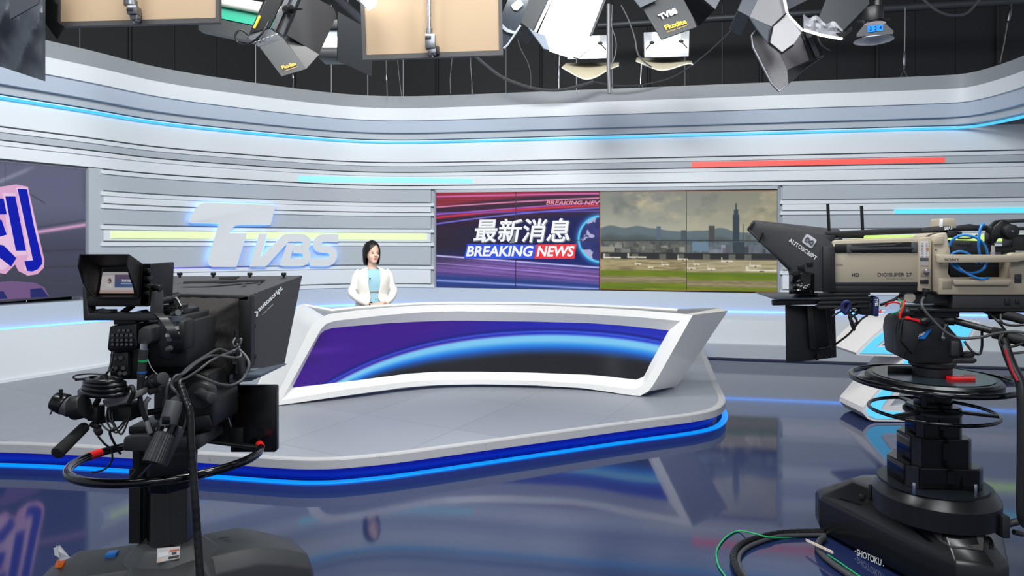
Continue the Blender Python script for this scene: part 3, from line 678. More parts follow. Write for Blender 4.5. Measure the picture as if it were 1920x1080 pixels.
buf = np.ones((len(o.data.vertices), 4), np.float32); buf[:, :3] = col.reshape(-1, 3); o.data.color_attributes.new('picture', 'FLOAT_COLOR', 'POINT').data.foreach_set('color', buf.ravel())
# faint sticker on the left end
mb = MB(); c0 = P(546, 637, 6.3); 
# desk microphone, a dark dot behind the rim
mc = thing('desk_microphone', P(1001, 576, 6.85), 'tiny black microphone standing on the desk top, right of its middle', 'microphone')
mb = MB(); q = P(1001, 577.5, 6.85); mb.cyl(q, q+V((0, 0, .006)), .02); mb.build('base', M_black, mc)
mb = MB(); mb.tube([q+V((0, 0, .006)), q+V((.002, -.005, .02))], .003); mb.ell(q+V((.002, -.006, .026)), (.008, .008, .010)); mb.build('head', M_black, mc)

# ------------------------------------------------------------------ the newsreader
def remesh(mbx, voxel, m, name, parent, it=3, fac=.5):
    me = bpy.data.meshes.new('tmp'); me.from_pydata(mbx.v, [], mbx.f); o = bpy.data.objects.new('tmp', me); COL.objects.link(o)
    r = o.modifiers.new('r', 'REMESH'); r.mode = 'VOXEL'; r.voxel_size = voxel; r.use_smooth_shade = True
    s_ = o.modifiers.new('s', 'SMOOTH'); s_.factor = fac; s_.iterations = it
    dg = bpy.context.evaluated_depsgraph_get(); dg.update(); me2 = bpy.data.meshes.new_from_object(o.evaluated_get(dg))
    bpy.data.objects.remove(o); bpy.data.meshes.remove(me)
    mb2 = MB(); mb2.v = [v.co.copy() for v in me2.vertices]; mb2.f = [list(p.vertices) for p in me2.polygons]; bpy.data.meshes.remove(me2)
    return mb2.build(name, m, parent, smooth=180)
PO = V(((699-HX)*7.2/F, 7.2, ZP))
RT = Matrix.Rotation(math.radians(20), 3, 'Z'); RH = Matrix.Rotation(math.radians(36), 3, 'Z')
def bt(x, y, z): return V((PO.x, PO.y, 0))+RT @ V((x, y, 0))+V((0, 0, z))
HO = V((-.008, -.01, 0))
def hd(x, y, z): return V((PO.x, PO.y, 0))+RT @ HO+RH @ V((x, y, 0))+V((0, 0, z))
def hell(mbx, c, r, n=18, m=12): 
    rings = []
    for i in range(m+1):
        a = math.pi*i/m; rings.append([hd(c[0]+r[0]*max(math.sin(a), .002)*math.cos(2*math.pi*k/n), c[1]+r[1]*max(math.sin(a), .002)*math.sin(2*math.pi*k/n), c[2]-r[2]*math.cos(a)) for k in range(n)])
    mbx.loft(rings)
M_skin = mat('skin', (232, 190, 168), .5, spec=.35); M_hair = mat('hair_black', (22, 18, 20), .5, spec=.3)
M_jack = mat('jacket_ivory', (240, 236, 228), .8, bump=.05, nscale=60); M_dress = mat('dress_light_blue', (158, 200, 215), .75, bump=.08, nscale=25)
pn = thing('person', PO, 'newsreader with black bob in ivory jacket and pale blue dress behind the white desk', 'person')
mb = MB()
hell(mb, (0, .012, 1.475), (.070, .088, .098)); hell(mb, (0, -.022, 1.418), (.056, .058, .072)); hell(mb, (0, -.052, 1.370), (.030, .026, .026))
hell(mb, (.032, -.048, 1.420), (.023, .023, .026), 10, 8); hell(mb, (-.032, -.046, 1.420), (.023, .023, .026), 10, 8)
mb.loft([[hd(a*.011*s1, yy+b*.012*s1, zz) for a, b in ((-1, 1), (-1, -.3), (-.3, -1), (.3, -1), (1, -.3), (1, 1))] for zz, yy, s1 in ((1.468, -.068, .6), (1.445, -.083, .9), (1.428, -.090, 1.15), (1.420, -.080, .9))])
for s_ in (-1, 1):
    hell(mb, (s_*.071, .014, 1.445), (.010, .020, .030), 10, 8)
mb.loft([[bt(.047*math.cos(t)*k-.006, .045*math.sin(t)*k+.012+yy, z) for t in np.linspace(0, 2*math.pi, 16, False)] for z, k, yy in ((1.20, 1.6, .012), (1.27, 1.25, .01), (1.31, 1.0, .002), (1.39, .95, -.012))])
mb.loft([[bt(a*math.cos(t), b_*math.sin(t), z) for t in np.linspace(0, 2*math.pi, 20, False)] for z, a, b_ in ((.80, .15, .11), (.95, .13, .10), (1.03, .118, .09), (1.13, .14, .10), (1.22, .155, .085), (1.27, .10, .06))])
# arms inside the sleeves, forearms to the clasped hands
WR = {-1: (-.060, -.235, .935), 1: (.085, -.225, .94)}
def armpath(s_):
    el = (s_*.218, -.012, 1.045); mid = [(a+b)/2 for a, b in zip(el, WR[s_])]
    return cr([bt(s_*.125, .0, 1.262), bt(s_*.172, -.002, 1.20), bt(s_*.196, -.006, 1.11), bt(*el), bt(mid[0]+s_*.015, mid[1], mid[2]-.012), bt(WR[s_][0]+s_*.012, WR[s_][1]+.012, WR[s_][2]+.002)], 5)
for s_ in (-1, 1): mb.tube(armpath(s_)+[bt(*WR[s_])], [.032, .032, .031, .030, .029, .027, .025, .023, .021], n=10)
# legs, seated, feet down on the stage
for s_ in (-1, 1):
    mb.tube([bt(s_*.08, 0, .84), bt(s_*.09, -.03, .62), bt(s_*.085, -.03, .40), bt(s_*.08, .0, .24)], [.085, .075, .055, .042], n=10)
    mb.tube([bt(s_*.08, .02, .195), bt(s_*.085, -.13, .187)], [.034, .026], n=8)
    mb.cyl(bt(s_*.08, 0, .25), bt(s_*.08, .005, .19), .036)
# palms and fingers
def hand(s_, base, dirn, curl, up):
    d = V(dirn).normalized(); side = V((0, 0, 1)).cross(d).normalized()*up
    b0 = V(base); palm = b0+d*.045
    mb.loft([[bt(*(b0+d*t+side*(a*w_)+V((0, 0, c*h_)))) for a, c in ((-1, -1), (1, -1), (1.1, 0), (1, 1), (-1, 1), (-1.1, 0))] for t, w_, h_ in ((-.01, .020, .017), (.02, .030, .014), (.055, .036, .013), (.078, .034, .011))])
    for k, (o_, L) in enumerate(((-.027, .055), (-.009, .066), (.009, .063), (.026, .050))):
        p0 = b0+d*.072+side*o_; p1 = p0+d*L*.45+V((0, 0, .004)); p2 = p0+d*L*.8-V((0, 0, .010))+side*curl*.02; p3 = p0+d*L*.95-V((0, 0, .022))+side*curl*.03
        mb.tube([bt(*p0), bt(*p1), bt(*p2), bt(*p3)], [.0088, .0085, .008, .0068], n=8)
    p0 = b0+d*.02-side*.026; mb.tube([bt(*p0), bt(*(p0-side*.018+d*.02)), bt(*(p0-side*.016+d*.045)), bt(*(p0-side*.008+d*.058))], [.0095, .0095, .009, .0075], n=8)
hand(-1, (-.055, -.240, .935), (.9, -.30, -.12), 1, 1)
hand(1, (.080, -.228, .945), (-.85, -.42, -.05), -1, -1)
remesh(mb, .0045, M_skin, 'body', pn, 2)
# face
M_lip = mat('lips', (196, 92, 92), .4); M_eye = mat('eye_dark', (34, 22, 20), .2); M_eyew = mat('eye_white', (236, 230, 226), .3); M_brow = mat('brow', (58, 42, 38), .7)
def fpatch(mbx, cx, cz, w_, h_, y0, curve=0, n=8, th=.003):
    up = []; dn_ = []
    for k in range(n+1):
        t = -1+2*k/n; hh = h_*(1-t*t)**.6; x = cx+t*w_; yy = y0+.9*(x*x)/.06*.9
        up.append(hd(x, yy, cz+hh+curve*t*t)); dn_.append(hd(x, yy, cz-hh+curve*t*t))
    bk_ = [hd(0, .0, 0)-hd(0, 0, 0)]
    mbx.add(up+dn_, [[i, i+1, n+2+i, n+1+i] for i in range(n)])
mb = MB(); fpatch(mb, 0, 1.3975, .019, .0062, -.0835, .001); mb.build('mouth', M_lip, pn, smooth=0)
for s_ in (-1, 1):
    mb = MB(); fpatch(mb, s_*.029, 1.455, .0135, .0048, -.0805); e_ = mb.build('eye', M_eyew, pn, smooth=0)
    mb = MB(); fpatch(mb, s_*.029+.003, 1.455, .0065, .0050, -.0825); mb.build('iris', M_eye, e_, smooth=0)
    mb = MB(); fpatch(mb, s_*.030, 1.4615, .0155, .0014, -.0825, -.004); mb.build('eyelash', M_eye, e_, smooth=0)
    mb = MB(); fpatch(mb, s_*.031, 1.478, .0175, .0019, -.0815, -.003); mb.build('eyebrow', M_brow, pn, smooth=0)
# hair: a bob, parted to one side
mb = MB(); rings = []; N = 64
def hend(phi):          # phi 0 = towards the face
    a = math.degrees(phi)
    if abs(a) < 78:
        return float(np.interp(a, [-78, -60, -40, -20, 0, 15, 35, 55, 70, 78], [1.395, 1.452, 1.492, 1.520, 1.541, 1.552, 1.540, 1.495, 1.43, 1.38]))
    return 1.338+.012*math.cos(phi)
outer = []; inner = []
for j in range(N):
    phi = -math.pi+2*math.pi*(j+.5)/N; col_o = []; col_i = []; ze = hend(phi); M_ = 12
    for i in range(M_+1):
        t = i/M_; z = 1.592+(ze-1.592)*t
        def prof(z, k):
            zz = (z-1.470)/(.122 if z > 1.47 else .9); r = math.sqrt(max(0, 1-zz*zz)); 
            if z < 1.40: r *= 1-.10*((1.40-z)/.06)**2
            return r*k
        rx = prof(z, .090); ry = prof(z, .104); lump = 1+.018*math.sin(phi*9+z*30)
        col_o.append(hd(math.sin(phi)*rx*lump, .016-math.cos(phi)*ry*lump, z)); col_i.append(hd(math.sin(phi)*rx*.82, .016-math.cos(phi)*ry*.82, z-.004))
    outer.append(col_o); inner.append(col_i)
M_ = 12
for j in range(N):
    k = (j+1) % N
    mb.add([*outer[j], *outer[k]], [[i, i+1, M_+2+i, M_+1+i] for i in range(M_)])
    mb.add([*inner[j], *inner[k]], [[i, M_+1+i, M_+2+i, i+1] for i in range(M_)])
    mb.add([outer[j][-1], inner[j][-1], inner[k][-1], outer[k][-1]], [[0, 1, 2, 3]])
    if abs(hend(-math.pi+2*math.pi*(j+.5)/N)-hend(-math.pi+2*math.pi*(k+.5)/N)) > .02:
        pass
mb.build('hair', M_hair, pn, smooth=60)
# dress front and belt
def torso(mbx, rows, a0, a1, n=28, inner_=None):
    rr = []
    for z, a, b_, g0, g1 in rows:
        rr.append([bt(a*math.sin(t), -b_*math.cos(t)+.0, z) for t in np.linspace(g0 if a0 is None else a0, g1 if a1 is None else a1, n)])
    mbx.grid(rr); return rr
dr = [(.80, .158, .118), (.95, .140, .110), (1.05, .128, .100), (1.12, .150, .118), (1.20, .156, .112), (1.262, .120, .085), (1.285, .062, .062)]
mb = MB(); mb.loft([[bt(a*math.sin(t), -b_*math.cos(t), z) for t in np.linspace(0, 2*math.pi, 28, False)] for z, a, b_ in dr]); mb.build('dress', M_dress, pn, smooth=180)
mb = MB(); mb.loft([[bt(a*math.sin(t), -b_*math.cos(t), z) for t in np.linspace(0, 2*math.pi, 28, False)] for z, a, b_ in ((1.047, .133, .1065), (1.057, .133, .1065))]); mb.build('belt', mat('belt_brown', (150, 122, 104), .5), pn)
# jacket: body, two sleeves, lapel edges
mb = MB(); ja = [(.86, .190, .145, .55), (.93, .178, .138, .42), (.985, .160, .126, .26), (1.03, .152, .120, .30), (1.12, .176, .134, .36), (1.20, .184, .124, .36), (1.255, .165, .095, .42), (1.29, .105, .075, .62), (1.305, .075, .062, .80)]
def shell(rows, th):
    o_ = []; i_ = []
    for z, a, b_, g in rows:
        ts = np.linspace(g, 2*math.pi-g, 40); o_.append([bt(a*math.sin(t), -b_*math.cos(t), z) for t in ts]); i_.append([bt((a-th)*math.sin(t), -(b_-th)*math.cos(t), z) for t in ts])
    rings = [o_[k]+i_[k][::-1] for k in range(len(rows))]; return rings
def dens(rows, k=4):
    out = []
    q = cr([V((r[1], r[2], r[0])) for r in rows], k); g = cr([V((r[3], 0, r[0])) for r in rows], k)
    return [(a.z, a.x, a.y, b.x) for a, b in zip(q, g)]
mb.loft(shell(dens(ja), .016))
for s_ in (-1, 1):
    pts = armpath(s_)
    mb.tube(pts, [.046, .048, .047, .045, .043, .043, .043, .042, .040, .038, .036, .034], n=14)
remesh(mb, .0055, M_jack, 'jacket', pn, 2)
mb = MB()
q = bt(-.050, -.140, 1.195); mb.ell(q, (.008, .008, .011)); mb.build('lapel_microphone', M_black, pn)
mb = MB(); wv = V(WR[-1]); d_ = V((.9, -.30, -.12)).normalized()
mb.lathe([(.027, -.012), (.029, -.012), (.029, .012), (.027, .012)], bt(*(wv+d_*.004)), (RT @ d_)); mb.build('wristwatch', M_dgray, pn)
mb = MB(); mb.ell(bt(.012, -.128, .992), (.007, .005, .007)); mb.build('jacket_button', mat('button_beige', (205, 196, 180), .4), pn)

# ------------------------------------------------------------------ raised letters on the wall
from mathutils.geometry import tessellate_polygon
OFFP = {}
def W(x, y, off):
    if off not in OFFP:
        q = [at(i, off) for i in range(len(PATH))]; OFFP[off] = (np.array([xs_of(p) for p in q]), np.array([p.y for p in q]))
    a, b_ = OFFP[off]; return P(x, y, float(np.interp(x, a, b_)))
def zp(x, y): return (330+x/3.692, 350+y/3.692)
def ribbon(pts, wd, sm=6):
    q = cr([V((*zp(*p), 0)) for p in pts], sm) if sm else [V((*zp(*p), 0)) for p in pts]; L = []; R = []
    for i in range(len(q)):
        t = (q[min(i+1, len(q)-1)]-q[max(i-1, 0)]).normalized(); n_ = V((-t.y, t.x, 0)); L.append(q[i]+n_*wd/2); R.append(q[i]-n_*wd/2)
    return L, R
def letter(name, polys, ribs, parent, m, o0, o1, shrink=0):
    mbx = MB()
    for pl in polys:
        pp = [zp(*p) for p in pl]
        if shrink:
            c = np.mean(pp, 0); pp = [tuple(c+(np.array(p)-c)*(1-shrink)) for p in pp]
        A = [W(x, y, o1) for x, y in pp]; B = [W(x, y, o0) for x, y in pp]; n_ = len(pp)
        tr = tessellate_polygon([[V((x, y, 0)) for x, y in pp]])
        mbx.add(A+B, [list(t) for t in tr]+[[n_+i for i in t[::-1]] for t in tr]+[[i, (i+1) % n_, n_+(i+1) % n_, n_+i] for i in range(n_)])
    for pts, wd in ribs:
        L, R = ribbon(pts, wd*(1-shrink*2))
        mbx.loft([[W(l.x, l.y, o1), W(r.x, r.y, o1), W(r.x, r.y, o0), W(l.x, l.y, o0)] for l, r in zip(L, R)])
    return mbx.build(name, m, parent, smooth=30)
sg = thing('wall_sign', W(450, 500, 0), 'raised grey letters TVBS with blue back light on the left set wall', 'sign')
Tq = [(690, 128), (655, 265), (440, 265), (415, 270), (395, 283), (382, 300), (370, 321), (492, 322), (420, 556), (250, 556), (232, 548), (220, 530), (218, 508), (297, 256), (102, 251), (88, 246), (86, 234), (92, 216), (135, 150), (150, 131), (170, 118), (195, 112), (225, 110), (450, 117)]
Vq = [(507, 555), (575, 325), (632, 325), (588, 485), (735, 340), (752, 330), (780, 327), (800, 327), (772, 388), (622, 555)]
Br = [([(775, 355), (862, 354), (898, 366), (908, 392), (888, 420), (830, 434)], 14.5), ([(812, 434), (880, 438), (905, 464), (900, 502), (868, 523), (735, 525)], 14.5)]
Bp = [[(768, 392), (822, 392), (775, 548), (716, 548)]]
Sr = [([(1124, 356), (1020, 356), (985, 374), (974, 404), (992, 428), (1056, 434), (1088, 460), (1082, 500), (1045, 524), (926, 524)], 14.5)]
M_sign = mat('sign_grey_white', (220, 222, 225), .45); M_halo = mat('sign_blue_glow', (95, 165, 255), .5, emit=4.5)
LT = letter('letter_T', [Tq], [], sg, M_sign, .06, .10); letter('back_light', [Tq], [], LT, M_halo, .045, .058, .03)
LV = letter('letter_V', [Vq], [], sg, M_sign, .06, .10); letter('back_light', [Vq], [], LV, M_halo, .045, .058, .05)
LB = letter('letter_B', Bp, Br, sg, M_sign, .06, .10); letter('back_light', [], Br, LB, M_halo, .045, .058, .15)
LS_ = letter('letter_S', [], Sr, sg, M_sign, .06, .10); letter('back_light', [], Sr, LS_, M_halo, .045, .058, .15)
# ------------------------------------------------------------------ generic shapes traced at a depth
def pz(pts, Y): return [P(x, y, Y) for x, y in pts]
def ext(mb, pts, Y, depth, bev=0, dx=0): return mb.prism(pz(pts, Y), V((dx, depth, 0)), bev)
def slab(mb, x0, y0, x1, y1, Y, depth, bev=.004): return ext(mb, [(x0, y1), (x1, y1), (x1, y0), (x0, y0)], Y, depth, bev)
def hx(mb, near, Yn, far, Yf, bev=0):
    """near / far: bottom-left, bottom-right, top-right, top-left"""
    n_ = pz(near, Yn); f_ = pz(far, Yf); return mb.hexa([n_[0], n_[1], f_[1], f_[0], n_[3], n_[2], f_[2], f_[3]], bev)
def pt(pts, r, Y=None, n=8, sm=6, closed=False, mb=None):
    mb = mb or MB(); q = [P(*p) if Y is None else P(p[0], p[1], Y) for p in pts]; return mb.tube(q, r, n=n, sm=sm, closed=closed)
def ringpts(c, r, n=72, tilt=(0, 0)): return [V((c[0]+r*math.cos(t), c[1]+r*math.sin(t), c[2]+tilt[0]*r*math.cos(t)+tilt[1]*r*math.sin(t))) for t in np.linspace(0, 2*math.pi, n, False)]
class Plane:
    def __init__(s, a, b, c): s.o = V(a); s.n = (V(b)-V(a)).cross(V(c)-V(a)).normalized()
    def at(s, x, y, lift=0):
        d = V(((x-HX)/F, 1, -(y-HY)/F)); c = V((0, 0, ZC)); t = (s.o-c).dot(s.n)/d.dot(s.n); n_ = s.n if s.n.dot(d) < 0 else -s.n
        return c+d*t+n_*lift
# ================================================================== LEFT CAMERA
LX, LY = -1.375, 2.75
M_ped = mat('pedestal_grey', (62, 63, 65), .5, noise=.1, nscale=120)
pd = thing('camera_pedestal', (LX, LY, 0), 'grey wheeled camera pedestal with black steering ring, under the left studio camera', 'camera pedestal')
mb = MB()
def octo(z, rx, ry, cx=LX, cy=LY, n=8, ph=math.pi/8): return [V((cx+rx*math.cos(ph+2*math.pi*k/n), cy+ry*math.sin(ph+2*math.pi*k/n), z)) for k in range(n)]
mb.loft([octo(.03, .27, .27), octo(.20, .27, .27), octo(.33, .20, .19), octo(.405, .115, .115)], bev=.01)
def leg(a, L, z0, z1, wd, wd2, drop, lab=None):
    d = V((math.cos(a), math.sin(a), 0)); s_ = V((-d.y, d.x, 0)); c = V((LX, LY, 0)); rings = []
    for t, zt, w_ in ((.10, z0, wd), (.30, z0-.01, wd), (L-.13, z1+.02, wd2), (L-.03, z1-.03, wd2*.92), (L, z1-.12, wd2*.85)):
        p = c+d*t; rings.append([p+s_*w_+V((0, 0, .045)), p+s_*w_+V((0, 0, zt-.055)), p+s_*w_*.72+V((0, 0, zt)), p-s_*w_*.72+V((0, 0, zt)), p-s_*w_+V((0, 0, zt-.055)), p-s_*w_+V((0, 0, .045))])
    return rings
mb.loft(leg(math.radians(192), .50, .35, .325, .17, .15, 0), bev=.008)
mb.loft(leg(math.radians(38), .56, .345, .26, .17, .14, 0), bev=.008)
mb.loft(leg(math.radians(285), .52, .36, .30, .16, .14, 0), bev=.008)
# wheel arch swelling on the right leg
from mathutils.bvhtree import BVHTree
LBV = BVHTree.FromPolygons([tuple(v) for v in mb.v], mb.f)
def LB(x, y, lift=.003):
    d = V(((x-HX)/F, 1, -(y-HY)/F)).normalized(); h = LBV.ray_cast(V((0, 0, ZC)), d); return (h[0] if h[0] is not None else P(x, y, 2.6))-d*lift
base = mb.build('base', M_ped, pd, smooth=28)
for a, L in ((192, .36), (38, .42), (285, .40)):
    d = V((math.cos(math.radians(a)), math.sin(math.radians(a)), 0)); s_ = V((-d.y, d.x, 0)); c = V((LX, LY, .062))+d*L
    m2 = MB(); m2.lathe([(.02, -.09), (.058, -.085), (.060, -.05), (.058, -.015), (.058, .015), (.060, .05), (.058, .085), (.02, .09)], c, s_); m2.build('wheel', M_rubber, pd)
# vents, tally lamp, label on the base
rp_ = Plane(P(400, 1012, 2.95), P(520, 1004, 3.05), P(450, 1040, 2.82))
mb = MB()
for k in range(3):
    q = [(410+k*7, 1007.5+k*4.2), (463+k*4, 1001.5+k*3.2), (465+k*4, 1004.2+k*3.2), (412+k*7, 1010.2+k*4.2)]
    mb.prism([LB(x, y, .003) for x, y in q], V((0, .004, -.01)))
mb.build('vent', M_black, pd)
lb = Plane(V((LX-.1, 2.54, .32)), V((LX+.1, 2.54, .32)), V((LX, 2.60, .395)))
mb = MB(); lb = Plane(LB(300, 1050, 0), LB(332, 1045, 0), LB(316, 1032, 0)); pq = [lb.at(x, y, .012) for x, y in ((294, 1057), (337, 1048), (338, 1026), (295, 1030))]; mb.prism(pq, V((0, .002, -.004)), .0008); sl = mb.build('warning_label', mat('label_white', (205, 200, 196), .5), pd)
def onlab(u0, u1, v0, v1, m, name):
    m2 = MB(); f = lambda u, v: pq[0].lerp(pq[1], u).lerp(pq[3].lerp(pq[2], u), v)+V((0, -.0014, .0008)); m2.add([f(u0, v0), f(u1, v0), f(u1, v1), f(u0, v1)], [[0, 1, 2, 3]]); m2.build(name, m, sl, smooth=0)
onlab(.56, .98, .62, .76, mat('label_orange', (205, 92, 52), .5), 'orange_bar'); onlab(.52, .98, .06, .26, mat('label_black', (24, 24, 30), .5), 'black_bar'); onlab(.06, .5, .34, .68, M_whitep, 'white_box'); onlab(.66, .86, .34, .56, mat('label_navy', (52, 56, 72), .5), 'pictogram')
onlab(.08, .22, .06, .26, mat('label_peach', (225, 180, 150), .5), 'round_mark')
mb = MB(); q = [LB(x, y, .0) for x, y in ((196, 1047), (216, 1045), (223, 1036), (204, 1038))]; mb.prism([p+V((0, 0, .012)) for p in q], V((0, 0, -.02)), .002); mb.build('brake_pedal', mat('pedal_blue', (20, 110, 190), .4), pd)
mb = MB(); q = [LB(x, y, .0) for x, y in ((103, 1062), (118, 1060), (122, 1052), (108, 1053))]; mb.prism([p+V((0, 0, .010)) for p in q], V((0, 0, -.02)), .002); mb.build('indicator_lamp', mat('lamp_orange', (240, 120, 40), .35, emit=.35), pd)
tg = thing('paper_tag', P(115, 1055, 2.56), 'folded white paper tag standing on the left pedestal base, beside its orange lamp', 'paper tag')
mb = MB(); mb.hexa([P(113, 1052, 2.52), P(132, 1046, 2.53), P(132, 1046, 2.532), P(113, 1052, 2.522), P(100, 1028, 2.50), P(112, 1022, 2.52), P(112, 1022, 2.522), P(100, 1028, 2.502)]); mb.hexa([P(102, 1041, 2.50), P(112, 1046, 2.505), P(112, 1046, 2.507), P(102, 1041, 2.502), P(101, 1030, 2.50), P(107, 1022, 2.505), P(107, 1022, 2.507), P(101, 1030, 2.502)]); mb.build('paper_sheet', M_whitep, tg, smooth=0)
# column, guide rail, head plate, ring
mb = MB(); mb.loft([octo(.35, .098, .098), octo(.37, .088, .088), octo(.76, .085, .085)], bev=.006)
mb.loft([octo(.62, .095, .10), octo(.78, .10, .11)], bev=.006); mb.build('column', M_satin, pd, smooth=28)
mb = MB(); slab(mb, 241, 880, 263, 1020, 2.70, .05, .003); slab(mb, 248, 830, 262, 885, 2.71, .035, .003); slab(mb, 262, 900, 271, 1010, 2.72, .03, .002); mb.build('guide_rail', M_black, pd, smooth=20)
mb = MB()
pl = [(228, 822), (241, 806), (384, 788), (410, 795), (419, 808), (400, 826), (372, 842), (350, 850), (228, 846)]
hx(mb, [(228, 846), (350, 850), (352, 822), (232, 818)], 2.55, [(262, 822), (395, 814), (398, 793), (268, 800)], 2.98, .012)
hx(mb, [(350, 850), (376, 841), (376, 815), (352, 822)], 2.55, [(395, 822), (420, 812), (418, 797), (398, 796)], 2.95, .010)
mb.build('head_plate', M_dgray, pd, smooth=30)
RC = (LX-.005, LY, .735); tl = (.02, -.05)
rp = ringpts(RC, .345, 72, tl); mb = MB(); mb.tube(rp, .0165, n=12, closed=True); ring = mb.build('steering_ring', M_gloss, pd)
for k in (4, 33):
    mb = MB(); mb.tube([rp[(k+j) % 72] for j in range(3)], .0175, n=12); mb.build('red_tape', M_red, ring)
for a in (20, 150, 275):
    t = math.radians(a); A = V((LX+.08*math.cos(t), LY+.08*math.sin(t), .80)); B = V((RC[0]+.345*math.cos(t), RC[1]+.345*math.sin(t), RC[2]+tl[0]*.345*math.cos(t)+tl[1]*.345*math.sin(t)))
    d = (B-A).normalized(); s_ = d.cross(V((0, 0, 1))).normalized()*.016; u_ = V((0, 0, .007))
    mb = MB(); mb.hexa([A-s_-u_, B-s_-u_, B+s_-u_, A+s_-u_, A-s_+u_, B-s_+u_, B+s_+u_, A+s_+u_], .003); mb.build('spoke', M_satin, pd)
# pan and tilt head
hd_ = thing('pan_tilt_head', V((LX, LY, .86)), 'black pan and tilt head with two pan bars, between the left camera and its pedestal', 'pan head')
mb = MB(); slab(mb, 300, 745, 400, 806, 2.66, .26, .02); slab(mb, 316, 700, 392, 760, 2.70, .2, .02); mb.cyl(P(360, 812, 2.78), P(360, 795, 2.78), .10); hx(mb, [(362, 812), (397, 800), (392, 778), (362, 780)], 2.62, [(368, 805), (402, 796), (396, 775), (366, 778)], 2.8, .008)
slab(mb, 286, 725, 330, 790, 2.72, .16, .015); slab(mb, 240, 800, 330, 815, 2.66, .2, .006)
mb.build('body', M_black, hd_, smooth=35)
mb = MB(); c = P(374, 742, 2.62); mb.cyl(c, c+V((0, .05, 0)), .052, n=24, bev=.008); mb.cyl(P(374, 736, 2.62), P(393, 747, 2.52), .020, .016); mb.cyl(P(388, 744, 2.55), P(398, 747, 2.51), .021, n=12, bev=.004); mb.build('drag_knob', M_dgray, hd_)
mb = MB(); mb.cyl(P(291, 713, 2.50), P(306, 709, 2.44), .022, n=20, bev=.003); mb.cyl(P(274, 724, 2.55), P(292, 713, 2.50), .026, n=16, bev=.003); mb.cyl(P(280, 735, 2.5), P(300, 728, 2.5), .012); mb.build('tilt_lock', M_dgray, hd_)
mb = MB(); mb.cyl(P(283, 706, 2.6), P(372, 676, 2.85), .019); mb.cyl(P(276, 716, 2.58), P(360, 690, 2.8), .012); mb.build('slide_rail', M_dsteel, hd_)
# right pan bar with corrugated grip
gr_ = MB(); A = P(328, 752, 2.42); B = P(309, 815, 2.38); C = P(287, 868, 2.33)
gr_.cyl(P(345, 740, 2.6), A, .016); gr_.cyl(A, B, .030, n=20, bev=.004); pb_ = gr_.build('pan_bar', M_mgray, hd_)
mb = MB(); d = (C-B).normalized(); u_ = d.orthogonal().normalized(); w_ = d.cross(u_)
def flute(p, r): return [p+(u_*math.cos(2*math.pi*k/48)+w_*math.sin(2*math.pi*k/48))*(r+(.0018 if k % 2 else 0)) for k in range(48)]
mb.loft([flute(B-d*.01, .026), flute(B, .031), flute(C-d*.01, .034), flute(C, .033), flute(C, .024), flute(C-d*.02, .022)]); mb.build('grip', M_dgray, pb_, smooth=20)
mb = MB(); mb.cyl(P(336, 800, 2.46), P(304, 872, 2.42), .022, .019, n=16, bev=.003); mb.build('second_tube', M_mgray, pb_)
mb = MB(); mb.cyl(B+d*-.035, B+d*-.005, .0345, n=20); slab(mb, 303, 782, 317, 796, 2.335, .01, .002); mb.build('clamp', M_gloss, pb_)
# left pan bar with foam grip and zoom demand
mb = MB(); mb.cyl(P(185, 748, 2.45), P(164, 785, 2.40), .010); slab(mb, 163, 764, 182, 790, 2.40, .05, .004); mb.cyl(P(182, 805, 2.41), P(186, 811, 2.38), .013, n=12, bev=.002); mb.cyl(P(172, 795, 2.41), P(186, 802, 2.40), .010); mb.cyl(P(178, 790, 2.42), P(300, 770, 2.66), .012); p2_ = mb.build('pan_bar', M_black, hd_)
mb = MB(); mb.cyl(P(160, 799, 2.40), P(106, 851, 2.26), .0185, .0215, n=20, bev=.006); mb.build('foam_grip', mat('black_foam', (20, 20, 20), .9, bump=.2, nscale=300), p2_)
mb = MB(); mb.cyl(P(136, 766, 2.36), P(160, 760, 2.36), .041, n=28, bev=.006); mb.build('zoom_knob', M_black, p2_)
mb = MB(); mb.cyl(P(124, 759, 2.36), P(137, 765, 2.36), .034, n=28, bev=.002); mb.build('zoom_collar', M_mgray, p2_)
mb = MB(); mb.cyl(P(101, 751, 2.36), P(124, 759, 2.36), .031, .037, n=28, bev=.006); mb.cyl(P(100, 765, 2.34), P(94, 777, 2.33), .003); mb.cyl(P(114, 730, 2.34), P(114, 742, 2.34), .006); mb.build('focus_knob', M_satin, p2_)
# ------------------------------------------------------------------ the camera itself
sc_ = thing('studio_camera', P(300, 690, 2.7), 'black studio camera with small hooded viewfinder, on the left pedestal', 'camera')
mb = MB(); slab(mb, 262, 604, 350, 690, 2.56, .40, .015); slab(mb, 292, 600, 346, 660, 2.52, .1, .02); slab(mb, 290, 655, 352, 700, 2.62, .3, .01); slab(mb, 206, 612, 262, 712, 2.52, .2, .008); slab(mb, 300, 592, 346, 612, 2.58, .25, .012)
body_ = mb.build('body', M_black, sc_, smooth=35)
mb = MB(); c = [P(296, 594, 2.50), P(349, 588, 2.62)]
rg = []
for x, Y in ((296, 2.52), (312, 2.50), (330, 2.52), (350, 2.60)):
    rg.append([P(x, y, Y+dy) for y, dy in ((592, .10), (593, .02), (602, .0), (640, -.012), (668, .03), (680, .09))])
mb.grid(rg); mb.build('side_panel', mat('camera_side_grey', (58, 60, 66), .38), sc_)
mb = MB(); mb.grid([[P(x, y, Y) for x, Y in ((312, 2.494), (322, 2.495), (337, 2.526), (349, 2.59))] for y in (594.5, 598, 603)]); mb.build('silver_band', M_steel, sc_)
SPn = Plane(P(322, 612, 2.482), P(349, 606, 2.578), P(322, 640, 2.475))
